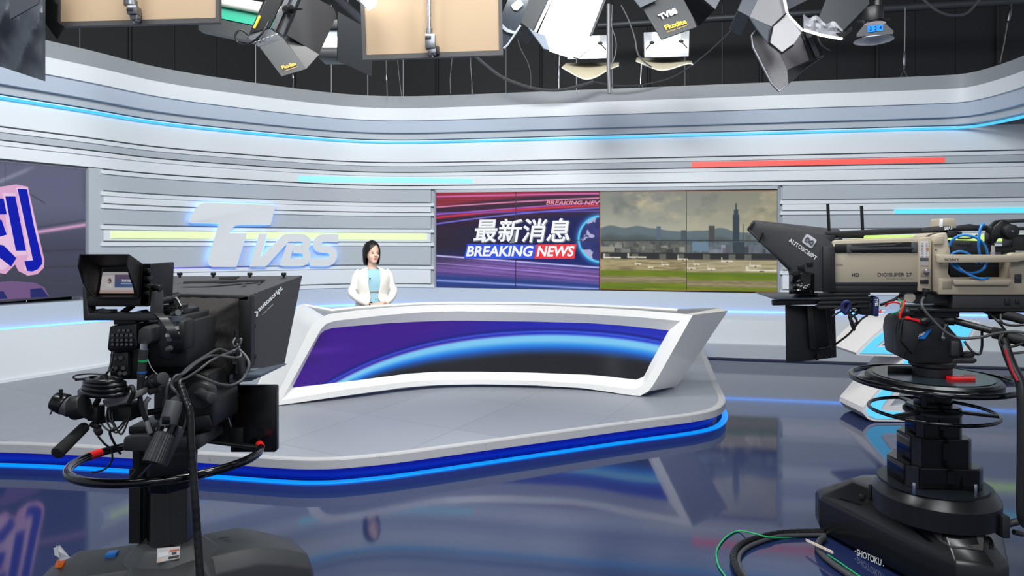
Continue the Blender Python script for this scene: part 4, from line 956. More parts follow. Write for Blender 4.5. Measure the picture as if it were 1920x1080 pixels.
mb = MB(); mb.text('SONY', SPn.at(340, 614.5, .003), SPn.at(350.5, 612, .003), SPn.at(340.3, 610, .003), bold=.02); mb.build('lettering', M_whitep, sc_, smooth=0)
mb = MB()
for (x0, y0, x1, y1) in ((326, 612, 334.5, 619), (331, 622.5, 339, 629), (308, 626, 317, 632)): mb.add([SPn.at(x0, y1, .004), SPn.at(x1, y1-1, .004), SPn.at(x1, y0-1, .004), SPn.at(x0, y0, .004)], [[0, 1, 2, 3]])
mb.build('sticker', mat('sticker_grey', (170, 172, 170), .4), sc_, smooth=0)
# hand strap
mb = MB(); st_ = cr([P(294, 590, 2.47), P(305, 600, 2.45), (P(320, 622, 2.44)), P(330, 642, 2.45), P(333, 655, 2.47), P(326, 663, 2.5)], 6)
mb.loft([[p+V((-.013, 0, .006)), p+V((.016, .012, .004)), p+V((.014, .018, -.004)), p+V((-.014, .008, -.002))] for p in st_]); mb.build('hand_strap', mat('leather_black', (24, 24, 27), .35), sc_)
mb = MB(); mb.cyl(P(312, 656, 2.46), P(322, 652, 2.46), .010, n=12, bev=.003); mb.build('strap_buckle', M_mgray, sc_)
# rear control panel with switches
mb = MB(); ext(mb, [(200, 655), (205, 612), (255, 607), (258, 648), (254, 656), (206, 660)], 2.47, .06, .006); rpan = mb.build('rear_panel', M_satin, sc_)
mb = MB()
for r_, y in enumerate((620, 629, 638, 646)):
    for k in range(5 if r_ else 3):
        x = 211+k*8.6+(12 if not r_ else 0); mb.cyl(P(x, y, 2.47), P(x, y, 2.462), .0052, n=10); mb.cyl(P(x, y, 2.462), P(x+1, y+1.5, 2.455), .0018, n=6)
mb.build('switch', M_mgray, rpan)
mb = MB(); ext(mb, [(206, 712), (206, 662), (240, 660), (240, 706)], 2.49, .04, .004); con = mb.build('connector_panel', M_black, sc_)
mb = MB()
for x, y in ((215, 672), (226, 671), (216, 690), (231, 690), (234, 700), (225, 700)): mb.cyl(P(x, y, 2.49), P(x, y, 2.478), .0075, n=12)
mb.build('socket', M_dgray, con)
mb = MB(); mb.lathe([(.0088, 0), (.0088, .003), (.0065, .003), (.0065, 0)], P(214, 692, 2.488), (0, -1, 0), 20); mb.build('silver_ring', M_chrome, con)
# big round connector and its banded cable boot
mb = MB(); ext(mb, [(257, 645), (259, 620), (268, 612), (283, 615), (284, 640), (278, 647)], 2.44, .09, .006); cn = mb.build('connector_block', M_dgray, sc_)
mb = MB(); mb.cyl(P(270, 644, 2.44), P(269, 657, 2.44), .013, n=16); mb.build('chrome_collar', M_chrome, cn)
cbt = thing('camera_cable', P(266, 700, 2.44), 'thick dark cable with green and blue bands, plugged into the back of the left camera', 'cable')
mb = MB(); mb.cyl(P(270, 655, 2.44), P(268, 672, 2.44), .0155, n=16); mb.cyl(P(268, 671, 2.44), P(265, 706, 2.44), .0145, n=16); mb.cyl(P(265, 705, 2.44), P(262, 732, 2.45), .013, .010, n=16); mb.tube([P(262, 730, 2.45), P(263, 750, 2.45), P(269, 775, 2.47), P(280, 800, 2.5), P(285, 815, 2.53)], .009, n=10, sm=6); mb.build('cable_boot', M_dgray, cbt)
mb = MB(); mb.cyl(P(268.5, 674, 2.44), P(268.2, 678, 2.44), .0162, n=16); mb.build('green_band', mat('band_green', (30, 165, 90), .4), cbt)
mb = MB(); mb.cyl(P(266.5, 696, 2.44), P(266.2, 699, 2.44), .0156, n=16); mb.build('blue_band', M_blue, cbt)
# handle on top
mb = MB(); mb.cyl(P(292, 565, 2.55), P(330, 555, 2.75), .018, n=12); slab(mb, 316, 562, 326, 592, 2.7, .05, .004); slab(mb, 292, 572, 340, 582, 2.66, .06, .004); slab(mb, 304, 580, 344, 594, 2.62, .14, .01); mb.cyl(P(318, 578, 2.55), P(332, 576, 2.55), .006); mb.build('top_handle', M_satin, sc_)
mb = MB(); mb.cyl(P(325, 590, 2.6), P(334, 586, 2.58), .012, n=12); mb.cyl(P(330, 558, 2.7), P(336, 566, 2.68), .005); mb.cyl(P(333, 562, 2.68), P(339, 574, 2.66), .004); mb.build('handle_knob', M_steel, sc_)
# viewfinder: body, hood, yoke, screen, knob
vf = MB(); slab(vf, 161, 556, 278, 575, 2.50, .18, .008); ext(vf, [(262, 574), (262, 496), (282, 494), (284, 496), (280, 574)], 2.50, .17, .006); hx(vf, [(262, 574), (280, 574), (284, 494), (266, 494)], 2.5, [(262, 570), (286, 570), (293, 502), (270, 500)], 2.62, .004); hx(vf, [(170, 560), (264, 560), (268, 496), (178, 496)], 2.56, [(170, 560), (264, 560), (268, 500), (178, 500)], 2.66, .004)
v_ = vf.build('viewfinder', M_black, sc_, smooth=30)
mb = MB()
for y in (507, 522, 536, 549): slab(mb, 268, y-4, 279, y+4, 2.485, .03, .003); mb.cyl(P(276, y+5, 2.48), P(280, y+3, 2.47), .003)
mb.build('button', M_satin, v_)
mb = MB()
tl_, tr_, brr, bll = P(151, 476.5, 2.37), P(240, 476.5, 2.37), P(258, 557, 2.47), P(175, 557, 2.47); mr_, ml_ = P(237, 500, 2.365), P(147, 498, 2.365)
kr, kl = P(243, 523, 2.40), P(157, 532, 2.40)
btl, btr, bbr, bbl = P(192, 500, 2.555), P(268, 496, 2.555), P(262, 556, 2.555), P(184, 556, 2.555)
def sheet(mbx, q, th): mbx.prism(q, th)
mb.prism([tl_, tr_, btr, btl], V((0, 0, -.004)), .0008); mb.prism([tr_, mr_, kr, brr, bbr, btr], V((.004, 0, 0)), .0008); mb.prism([tl_, btl, bbl, bll, kl, ml_], V((-.004, 0, 0)), .0008)
mb.prism([bll, brr, bbr, bbl], V((0, 0, -.004)), .0008); mb.build('hood', mat('hood_black', (15, 15, 16), .6), v_, smooth=0)
def vfpic(x, y):
    u = (x-188)/(252-188); v = (y-510)/(550-510); c = np.zeros(x.shape+(3,))+np.array((178, 172, 172.)); c = mixc(c, (150, 146, 150), sstep(.0, .1, v)*sstep(.2, .1, v)); c = mixc(c, (160, 138, 132), sstep(.78, .95, v))
    s_ = sstep(.42, .45, u)*sstep(1.05, 1.0, u)*sstep(.10, .13, v)*sstep(.74, .71, v); p_ = mixc(np.zeros(x.shape+(3,))+np.array((88, 78, 104.)), (62, 84, 128), sstep(.3, .6, v)); p_ = mixc(p_, (196, 192, 204), sstep(.33, .35, v)*sstep(.47, .45, v)*sstep(.66, .68, u)*(vnoise(x*1.3, y*.8, 2) > .35)); p_ = mixc(p_, (150, 160, 186), sstep(.50, .52, v)*sstep(.57, .55, v)*sstep(.62, .64, u)); c = mixc(c, p_, s_)
    h_ = np.exp(-(((u-.27)/.055)**2+((v-.42)/.12)**2)**2); c = mixc(c, (40, 26, 26), h_); c = mixc(c, (190, 168, 166), np.exp(-(((u-.245)/.03)**2+((v-.44)/.06)**2)**2)); c = mixc(c, (196, 190, 190), np.exp(-(((u-.27)/.1)**2+((v-.62)/.12)**2)**2)*.6)
    return c
vs = [(192.5, 510.3), (245, 510.3), (251, 550), (186.5, 550)]
gu = np.linspace(0, 1, 81); gv = np.linspace(0, 1, 61); mb = MB(); rows_ = []; cx_ = []; cy_ = []
for v in gv:
    a0 = vs[0][0]*(1-v)+vs[3][0]*v; a1 = vs[1][0]*(1-v)+vs[2][0]*v; rows_.append([P(a0+(a1-a0)*u, 510.3+(39.7)*v, 2.548) for u in gu]); cx_.append(188+64*gu); cy_.append(np.full(81, 510+40*v))
mb.grid(rows_); o = mb.build('viewfinder_screen', vmat('viewfinder_picture', .8, .2), v_, smooth=0)
col = np.clip(vfpic(np.array(cx_), np.array(cy_)), 0, 255)/255; col = np.where(col <= .04045, col/12.92, ((col+.055)/1.055)**2.4); buf = np.ones((len(o.data.vertices), 4), np.float32); buf[:, :3] = col.reshape(-1, 3); o.data.color_attributes.new('picture', 'FLOAT_COLOR', 'POINT').data.foreach_set('color', buf.ravel())
mb = MB(); ext(mb, [(156, 601), (154, 538), (160, 536), (166, 588), (280, 588), (283, 547), (294, 545), (294, 596), (290, 601)], 2.50, .05, .003); ext(mb, [(170, 590), (178, 580), (200, 586), (240, 588), (262, 582), (272, 590)], 2.53, .05, .003); slab(mb, 184, 582, 206, 588, 2.5, .05, .003); mb.build('yoke', M_dgray, v_)
mb = MB(); mb.cyl(P(281, 536, 2.52), P(301, 541, 2.52), .011, .017, n=10, bev=.004); mb.build('tilt_knob', M_satin, v_)
mb = MB(); slab(mb, 212, 600, 254, 609, 2.52, .1, .004); mb.cyl(P(228, 588, 2.6), P(250, 572, 2.62), .011); mb.cyl(P(243, 575, 2.58), P(246, 573, 2.58), .014, n=12); mb.build('mount', M_black, v_)
# ------------------------------------------------------------------ teleprompter
tp = thing('teleprompter', P(420, 690, 3.0), 'black teleprompter hood with small white lettering on its side, in front of the left camera', 'teleprompter')
mb = MB(); Yn, Yf = 2.95, 3.40
nb_l, nb_r, nt_r, nt_l = P(312, 690, Yn), P(457, 692, Yn), P(457, 557, Yn), P(312, 553, Yn); fb_l, fb_r, ft_r, ft_l = P(285, 688, 3.2), P(533, 686, 3.2), P(567, 516.5, Yf), P(308, 518, Yf)
fb_l = V((ft_l.x, fb_r.y, fb_r.z)); nt_r = Plane(nb_r, fb_r, ft_r).at(457, 557)
def panel3(mbx, q, th, bev=.002): 
    q = [V(p) for p in q]; n_ = (q[1]-q[0]).cross(q[2]-q[0]).normalized(); mbx.prism(q, n_*th, bev)
panel3(mb, [nt_l, nt_r, ft_r, ft_l], -.012); panel3(mb, [nb_r, fb_r, ft_r, nt_r], -.012); panel3(mb, [nb_l, nt_l, ft_l, fb_l], -.012)
M_hood = mat('prompter_black', (62, 62, 65), .6, noise=.08, nscale=200)
hood = mb.build('hood', M_hood, tp, smooth=0)
topP = Plane(nt_l, nt_r, ft_r); sideP = Plane(nb_r, fb_r, ft_r)
mb = MB()
for x in (337, 400, 468.5, 532):
    A = topP.at(x, 520.5, 0); mb.cyl(A, A+V((0, 0, .012)), .006, n=10); mb.cyl(A+V((0, 0, .010)), A+V((0, 0, .024)), .012, n=14, bev=.002); 
    mb.build('thumb_screw', M_black, hood); mb = MB()
mb = MB(); q = [topP.at(x, y, .003) for x, y in ((343, 531.5), (492, 528), (498, 525), (345, 528.5))]; mb.prism(q, V((0, 0, -.004))); q = [topP.at(x, y, .004) for x, y in ((412, 524), (443, 524), (449, 520), (410, 521))]; mb.prism(q, V((0, 0, -.004))); mb.build('top_slot', M_black, hood, smooth=0)
mb = MB(); q = [topP.at(x, y, .003) for x, y in ((452, 535), (460, 534), (462, 531), (453, 532.5))]; mb.prism(q, V((0, 0, -.002))); q = [topP.at(x, y, .003) for x, y in ((482, 533), (488, 532), (490, 529), (484, 530))]; mb.prism(q, V((0, 0, -.002))); mb.build('clip', M_steel, hood, smooth=0)
mb = MB(); ext(mb, [(440, 692), (440, 560), (456, 556), (466, 553), (470, 556), (470, 688)], 2.93, .05, .004); ext(mb, [(312, 690), (312, 553), (320, 553), (320, 690)], 2.93, .05, .004); ext(mb, [(312, 562), (312, 551), (466, 555), (466, 564)], 2.93, .05, .004); mb.build('rear_frame', M_black, tp)
mb = MB(); mb.text('autoscript', sideP.at(486.5, 587, .002), sideP.at(531, 544.5, .002), sideP.at(481.5, 577.5, .002), bold=.028); mb.text('a vitec company', sideP.at(491.5, 591.5, .002), sideP.at(512, 571.5, .002), sideP.at(490, 589, .002), bold=0)
mb.add([sideP.at(x, y, .002) for x, y in ((475.5, 584), (483.5, 583.5), (483.5, 586.5), (476, 587.2))], [[0, 1, 2, 3]]); mb.add([sideP.at(x, y, .002) for x, y in ((480.3, 586), (483.5, 585.5), (482.4, 594), (479.3, 594))], [[0, 1, 2, 3]])
mb.build('lettering', M_whitep, tp, smooth=0)
mb = MB()
for x, y in ((466.5, 612), (467.5, 669)):
    A = sideP.at(x, y, 0); nn = sideP.n if sideP.n.x > 0 else -sideP.n; mb.cyl(A, A+nn*.02, .006, n=10); mb.cyl(A+nn*.016, A+nn*.032, .011, n=14, bev=.002)
mb.build('side_knob', M_black, tp)
mb = MB(); mb.prism([sideP.at(x, y, .002) for x, y in ((461.5, 653), (464.5, 653), (465, 620), (462, 620))], V((.004, 0, 0))); mb.build('side_slot', M_gloss, tp, smooth=0)
# cloth shroud between hood and lens
mb = MB(); fr = []; ln_ = []; N_ = 56
rect = [(316, 554), (452, 556), (452, 712), (316, 706)]
def perim(q, t):
    k = int(t*4) % 4; f = t*4-int(t*4); a = q[k]; b = q[(k+1) % 4]; return (a[0]+(b[0]-a[0])*f, a[1]+(b[1]-a[1])*f)
rings = []
for s_ in range(9):
    f = s_/8; r_ = []
    for k in range(N_):
        t = k/N_; px_, py_ = perim(rect, t); a = -math.pi*.75+2*math.pi*t; lx, ly = 352+22*math.cos(a)*.6, 630+46*math.sin(a)
        e = f**1.3; sag = 10*math.sin(math.pi*f); wr = math.sin(k*1.9+s_*.7)*2.6*math.sin(math.pi*f)+math.sin(k*.8+s_*1.4)*3.2*f
        x = px_*(1-e)+lx*e; y = py_*(1-e)+ly*e+sag*.6; r_.append(P(x+wr*.8, y+wr, 2.95-.22*f+.008*math.sin(k*1.3)*f))
    rings.append(r_)
mb.loft(rings, caps=False); mb.build('cloth_shroud', M_cloth, tp, smooth=180)
mb = MB(); mb.cyl(P(352, 625, 2.76), P(372, 622, 2.93), .075, n=28); mb.build('lens_barrel', M_black, sc_)
# reflector tray below the hood, its supports
mb = MB(); hx(mb, [(430, 712), (488, 708), (488, 701.5), (430, 702)], 2.88, [(440, 694), (537, 684), (537, 681), (440, 688)], 3.2, .002); hx(mb, [(430, 718), (470, 715), (488, 706), (430, 708)], 2.885, [(440, 694), (534, 685), (536, 683), (440, 690)], 3.2, .001); mb.build('reflector_tray', mat('tray_grey', (84, 92, 104), .3), tp)
mb = MB(); mb.cyl(P(443, 619, 2.86), P(443, 700, 2.86), .0085); slab(mb, 436, 672, 452, 712, 2.86, .06, .005); mb.cyl(P(437, 678, 2.85), P(440, 678, 2.80), .010); slab(mb, 390, 700, 450, 716, 2.9, .12, .004); slab(mb, 330, 690, 440, 730, 2.96, .06, .006); mb.build('support_post', M_black, tp)
# monitor hanging below
tm = thing('floor_monitor', P(475, 850, 2.98), 'flat black monitor seen from behind, hanging below the left teleprompter', 'monitor')
mb = MB(); ext(mb, [(432, 848), (431, 723), (516, 723.5), (518, 726), (518.5, 844), (515, 848)], 2.98, .035, .004); mb.build('casing', M_satin, tm, smooth=30)
mb = MB(); slab(mb, 384, 725, 434, 832, 2.97, .05, .006); slab(mb, 396, 740, 440, 747, 2.93, .05, .003); hx(mb, [(372, 724), (420, 722), (420, 716), (372, 716)], 2.93, [(372, 724), (420, 722), (420, 716), (372, 716)], 3.03, .003); slab(mb, 428, 803, 455, 836, 2.965, .03, .003); mb.build('bracket', M_black, tm)
mb = MB(); mb.cyl(P(428, 783, 2.955), P(433, 800, 2.955), .004, n=6); mb.build('tag_tie', M_steel, tm)
# ------------------------------------------------------------------ cables of the left rig
ck = thing('coiled_cable', P(200, 740, 2.42), 'thick glossy black coiled cable sitting behind the left viewfinder camera', 'cable')
mb = MB()
def ell_ring(cx, cy, rx, ry, Y, ph=0, n=40, tilt=0): return [P(cx+rx*math.cos(t), cy+ry*math.sin(t)+tilt*rx*math.cos(t), Y-.06*math.sin(t)) for t in np.linspace(ph, ph+2*math.pi, n, False)]
for (cx, cy, rx, ry, Y) in ((194, 735, 43, 7, 2.42), (196, 726, 38, 6.5, 2.42), (196, 719, 36, 5, 2.42), (193, 713, 32, 4, 2.42)): mb.tube(ell_ring(cx, cy, rx, ry, Y), .0105, n=10, closed=True)
mb.build('coil', mat('cable_vinyl', (14, 14, 15), .25), ck)
mb = MB(); c = P(195, 712, 2.42); mb.lathe([(.033, 0), (.033, .005), (.014, .008), (.012, .016), (.006, .02)], c); mb.build('cap', M_satin, ck)
mb = MB(); pt([(152, 712, 2.40), (138, 709, 2.40), (142, 704, 2.42), (165, 701, 2.43), (190, 702, 2.43), (200, 704, 2.43)], .0028, mb=mb); mb.cyl(P(141, 712, 2.40), P(164, 710, 2.41), .0045, n=8); mb.build('jack_lead', M_black, ck)
pw = thing('paper_wrap', P(215, 752, 2.45), 'grey taped paper wrap below the coiled cable, under the left camera', 'paper wrap')
mb = MB(); ext(mb, [(190, 750), (240, 740), (258, 732), (258, 745), (236, 756), (200, 765), (193, 760)], 2.40, .07, .006); mb.build('wrap', mat('paper_grey', (120, 116, 118), .6), pw)
mb = MB(); slab(mb, 196, 760, 246, 792, 2.46, .1, .015); pt([(236, 735, 2.42), (246, 725, 2.40), (250, 735, 2.39), (242, 755, 2.40)], .008, mb=mb); mb.build('box', M_black, pw)
def cable(label, pts, r, m, group=None, loc=None, n=8, name='cable'):
    q = [P(*p) for p in pts]; o = thing(name, q[len(q)//2], label, 'cable', group); m_ = MB(); m_.tube(q, r, n=n, sm=8); m_.build('sheath', m, o); return o
M_cab = mat('cable_grey', (66, 67, 70), .4); M_cabk = mat('cable_black', (18, 18, 19), .4); M_cabl = mat('cable_light_grey', (128, 128, 128), .4)
G1 = 'grey cables looped behind the left teleprompter'; lab1 = 'thin grey cable looped in the bundle behind the left teleprompter hood'
cable(lab1, [(444, 645, 2.84), (448, 652, 2.83), (430, 660, 2.80), (410, 655, 2.76), (385, 668, 2.66), (352, 690, 2.56), (332, 712, 2.48), (316, 720, 2.45), (312, 745, 2.45), (318, 772, 2.47)], .0058, M_cab, G1)
cable(lab1, [(450, 655, 2.82), (452, 668, 2.80), (440, 671, 2.78), (415, 668, 2.74), (392, 668, 2.68), (366, 682, 2.58), (345, 700, 2.50), (328, 706, 2.46), (322, 725, 2.45), (340, 745, 2.43), (351, 775, 2.42), (344, 805, 2.42)], .0055, M_cab, G1)
cable(lab1, [(448, 655, 2.82), (462, 670, 2.80), (467, 685, 2.78), (458, 708, 2.75), (436, 722, 2.70), (410, 720, 2.64), (375, 706, 2.6), (360, 700, 2.58)], .0062, M_cab, G1)
cable(lab1, [(441, 660, 2.82), (420, 665, 2.76), (395, 677, 2.68), (372, 694, 2.6), (350, 708, 2.52), (337, 715, 2.46), (342, 735, 2.44), (356, 760, 2.42)], .0052, M_cab, G1)
cable('grey looped cable from the left teleprompter, tied round its support post', [(446, 640, 2.82), (452, 635, 2.81), (450, 645, 2.80), (440, 650, 2.80), (437, 643, 2.80), (441, 634, 2.82)], .0048, M_cab)
cable('light grey hose curving down beside the corrugated pan bar grip', [(280, 745, 2.5), (273, 756, 2.49), (272, 775, 2.49), (278, 800, 2.48), (282, 812, 2.48)], .009, M_cabl)
cable('thin black cable hanging in a loop below the left coiled cable', [(205, 762, 2.44), (206, 785, 2.43), (215, 800, 2.43), (206, 812, 2.42), (222, 845, 2.46), (226, 850, 2.48)], .0045, M_cabk)
cable('thin black cable drooping over the left steering ring', [(184, 818, 2.40), (196, 832, 2.42), (208, 843, 2.44), (210, 862, 2.45), (196, 880, 2.44), (172, 886, 2.42)], .0035, M_cabk)
for k in range(3):
    cable('thin black cable in the tangle under the coiled cable, left camera', [(192+k*9, 770, 2.45), (188+k*12, 790, 2.44), (206+k*10, 808+k*3, 2.44), (224+k*6, 800, 2.45), (236+k*4, 780-k*4, 2.47), (228+k*6, 762, 2.48)], .0034, M_cabk, 'black cable tangle under the coiled cable')
cable('thin pale wire running from the camera connector to the tilt lock, left camera', [(274, 664, 2.45), (284, 690, 2.44), (303, 709, 2.44)], .0016, M_cabl)
cable('thin black lead from the connector panel down to the coil, left camera', [(212, 660, 2.47), (208, 680, 2.45), (204, 695, 2.43), (196, 704, 2.43)], .004, M_cabk)
hs = thing('cable_hose', P(350, 900, 2.4), 'black ribbed cable hose running down in front of the left pedestal column', 'cable hose')
q = cr([P(338, 720, 2.44), P(346, 745, 2.43), P(356, 775, 2.42), P(358, 830, 2.40), P(362, 880, 2.39), P(366, 940, 2.37), P(370, 1000, 2.36), P(374, 1060, 2.34), P(378, 1120, 2.32)], 14)
mb = MB(); mb.tube(q, [.0135, .0135, .0128, .0136]*28, n=12); mb.build('sheath', M_satin, hs, smooth=60)
# ================================================================== RIGHT CAMERA (parked side-on, lens to the left)
RXC, RYC = 2.03, 3.30
ya = math.radians(12); RE = V((-math.cos(ya), math.sin(ya), 0)); RF = V((math.sin(ya), math.cos(ya), 0))
RP = Plane(V((2.0, 3.17, 0)), V((2.0, 3.17, 0))+RE, V((2.0, 3.17, 1)))
def rp_at(x, y, d=0):               # pixel -> point on the camera's near side, pushed d deeper along its width
    dd = V(((x-HX)/F, 1, -(y-HY)/F)); n_ = RF; c = V((0, 0, ZC)); o = V((2.0, 3.17, 0))+RF*d; t = (o-c).dot(n_)/dd.dot(n_); return c+dd*t
def rx(mb, pts, d, depth, bev=0): return mb.prism([rp_at(x, y, d) for x, y in pts], RF*depth, bev)
def rbox(mb, x0, y0, x1, y1, d, depth, bev=.003): return rx(mb, [(x0, y1), (x1, y1), (x1, y0), (x0, y0)], d, depth, bev)
def rtube(pts, r, mb, n=8, sm=6, closed=False): return mb.tube([rp_at(*p) for p in pts], r, n=n, sm=sm, closed=closed)
def rtext(mb, s, x0, x1, y0, y1, d, bold=.02, dy=0, sh=0): mb.text(s, rp_at(x0, y1, d-.001), rp_at(x1, y1+dy, d-.001), rp_at(x0+sh, y0, d-.001), bold=bold, lift=0)
# pedestal
pr = thing('camera_pedestal', (RXC, RYC, 0), 'black telescopic camera pedestal with two steering rings, under the right studio camera', 'camera pedestal')
mb = MB(); foot = [(1.672, 3.72), (1.70, 3.83), (1.85, 3.92), (2.25, 3.92), (2.52, 3.78), (2.56, 3.60), (2.16, 2.965), (2.07, 2.92), (1.93, 2.965)]
def frng(k, z): return [V((RXC+(x-RXC)*k, RYC+.12+(y-RYC-.12)*k, z)) for x, y in foot]
mb.loft([frng(.97, .025), frng(1.0, .06), frng(1.0, .185), frng(.965, .215), frng(.62, .322), frng(.5, .326)], bev=.006); base = mb.build('base', mat('pedestal_black', (22, 22, 24), .24), pr, smooth=35)
for a in (125, 20, 265):
    t = math.radians(a); m2 = MB(); m2.lathe([(.02, -.05), (.058, -.05), (.061, 0), (.058, .05), (.02, .05)], V((RXC+.33*math.cos(t), RYC+.12+.33*math.sin(t), .061)), (-math.sin(t), math.cos(t), 0)); m2.build('wheel', M_rubber, pr)
mb = MB(); mb.lathe([(.268, .29), (.270, .385), (.264, .397), (.238, .436), (.20, .440)], (RXC+.02, RYC+.01, 0), n=40); mb.build('turret', mat('turret_black', (26, 26, 28), .28), pr, smooth=25)
mb = MB(); mb.lathe([(.235, .436), (.235, .448), (.1, .449)], (RXC, RYC, 0), n=40); mb.build('turret_plate', mat('plate_blue_black', (26, 30, 36), .35), pr, smooth=25)
def roct(mbx, r, z0, z1, bev=.006):
    pts = [(-r, r*.45), (-r, -r*.35), (-r*.72, -r*.72), (r*.72, -r*.86), (r, -r*.6), (r, r*.45), (r*.6, r*.9), (-r*.6, r*.9)]
    mbx.loft([[V((RXC+a, RYC+b, z)) for a, b in pts] for z in (z0, z1)], bev=bev)
for r, z0, z1 in ((.176, .448, .548), (.137, .54, .675), (.105, .67, .812), (.073, .80, .935)):
    mb = MB(); roct(mb, r, z0, z1); s_ = mb.build('column_stage', M_gloss, pr, smooth=20)
    mb = MB(); mb.box((RXC, RYC-r*.79-.001, (z0+z1)/2+.01), (.03, .006, (z1-z0)*.55), Matrix.Rotation(-.097, 4, 'Z')); mb.build('window', M_satin, s_, smooth=0)
    mb = MB(); mb.box((RXC-r*.86, RYC-r*.55, (z0+z1)/2), (.008, r*.32, (z1-z0)*.94), Matrix.Rotation(.65, 4, 'Z')); mb.build('edge_strip', M_dsteel, s_, smooth=0)
for x, y in ((1714, 915), (1829, 918)):
    mb = MB(); q = P(x, y, 3.1); mb.cyl(q-V((0, 0, .03)), q+V((0, 0, .025)), .007, n=12, bev=.002); mb.build('steel_pin', M_chrome, pr)
mb = MB(); mb.lathe([(.08, .90), (.287, .905), (.290, .915), (.290, .940), (.278, .952), (.08, .953)], (RXC, RYC, 0), n=48); mb.build('head_plate', M_satin, pr, smooth=30)
mb = MB(); mb.lathe([(.10, .953), (.255, .9535), (.255, .9550), (.10, .9555)], (RXC, RYC, 0), n=48); mb.build('plate_top', mat('plate_teal', (34, 44, 50), .2), pr, smooth=30)
def ringpart(name, c, r, tr, m, spokes, hub, wid):
    q = ringpts(c, r, 80); mb_ = MB(); mb_.tube(q, tr, n=12, closed=True); R_ = mb_.build(name, m, pr)
    for a in spokes:
        t = math.radians(a); A = V((c[0]+hub*math.cos(t), c[1]+hub*math.sin(t), c[2]+.004)); B = V((c[0]+r*math.cos(t), c[1]+r*math.sin(t), c[2])); d = (B-A).normalized(); s_ = d.cross(V((0, 0, 1))).normalized()*wid; u_ = V((0, 0, .006))
        m_ = MB(); m_.hexa([A-s_-u_, B-s_*.7-u_, B+s_*.7-u_, A+s_-u_, A-s_+u_, B-s_*.7+u_, B+s_*.7+u_, A+s_+u_], .003); m_.build('spoke', M_satin, R_)
ringpart('steering_ring', (RXC, RYC, .93), .352, .0135, M_gloss, (172, 268, 20), .27, .034)
ringpart('lower_ring', (RXC, RYC, .783), .272, .0085, M_gloss, (205, 335, 90), .12, .022)
mb = MB(); mb.lathe([(.10, .778), (.125, .778), (.125, .79), (.10, .79)], (RXC, RYC, 0), n=32); mb.build('ring_hub', M_dgray, pr)
# things on the base top: pedal mat, wedge, slots, lettering
tz = .2205
def topz(X, Y):
    cx, cy = RXC, RYC+.12; dx, dy = X-cx, Y-cy; best = 9
    for (ax, ay), (bx, by) in zip(foot, foot[1:]+foot[:1]):
        ax -= cx; ay -= cy; bx -= cx; by -= cy; den = dx*(by-ay)-dy*(bx-ax)
        if abs(den) > 1e-9:
            s_ = (ax*(by-ay)-ay*(bx-ax))/den; u = (ax*dy-ay*dx)/den
            if s_ > 0 and -.001 <= u <= 1.001: best = min(best, s_)
    k = 1/best
    return .215+(.322-.215)*min(1, max(0, (.965-k)/(.965-.62)))
def BT(x, y, z=None):
    zz = .25
    for _ in range(14): p = P(x, y, F*(ZC-zz)/(y-HY)); zz = .5*zz+.5*topz(p.x, p.y)
    return P(x, y, F*(ZC-zz)/(y-HY))+V((0, 0, .002))
mb = MB(); mb.prism([BT(1744, 997), BT(1752, 995), BT(1765, 1004), BT(1836, 1006), BT(1845, 1008), BT(1843, 1034), BT(1782, 1028), BT(1762, 1015)], V((0, 0, .004)), .001); mb.build('pedal_mat', mat('pedal_mat', (52, 50, 50), .85), pr, smooth=20)
mb = MB(); a, b_, c, d = BT(1751, 997), BT(1764, 1004), BT(1813, 1002), BT(1800, 996)
mb.hexa([a, b_, c, d, a+V((0, 0, .052)), b_+V((0, 0, .050)), c+V((0, 0, .004)), d+V((0, 0, .004))], .001); mb.build('pedal_wedge', M_dgray, pr, smooth=20)
for q in (((1712, 997), (1720, 995), (1749, 1017), (1740, 1018)), ((1852, 1006), (1860, 1008), (1866, 1030), (1856, 1030)), ((1571, 937), (1578, 936), (1618, 948), (1612, 949))):
    mb = MB(); mb.prism([BT(x, y) for x, y in q], V((0, 0, .003)), .001); mb.build('brake_slot', M_gloss, pr)
mb = MB(); q = BT(1617, 936); mb.cyl(q, q+V((0, 0, .022)), .016, n=16, bev=.003); q = BT(1632, 935); mb.cyl(q, q+V((0, 0, .07)), .010, n=12, bev=.002); mb.build('lock_button', M_black, pr)
mb = MB(); q = P(1880, 985, 3.1); mb.box(q, (.035, .05, .10), bev=.005); mb.cyl(q, q+V((.07, -.02, .03)), .016, n=12); mb.cyl(q+V((.05, 0, -.03)), q+V((.09, 0, -.04)), .012, n=12); mb.build('lock_lever', M_dgray, pr)
fa, fb = V((1.672, 3.72, 0)), V((1.93, 2.965, 0)); FPn = Plane(fa, fb, fa+V((0, 0, 1)))
mb = MB(); mb.text('SHOTOKU', FPn.at(1607, 1041, .002), FPn.at(1653, 1061, .002), FPn.at(1607.5, 1029, .002), bold=.01)
for x, y in ((1603.5, 1034), (1656, 1061)): mb.add([FPn.at(x, y, .002), FPn.at(x+2, y+1, .002), FPn.at(x+2, y-1.2, .002), FPn.at(x, y-2, .002)], [[0, 1, 2, 3]])
mb.build('lettering', M_whitep, pr, smooth=0)
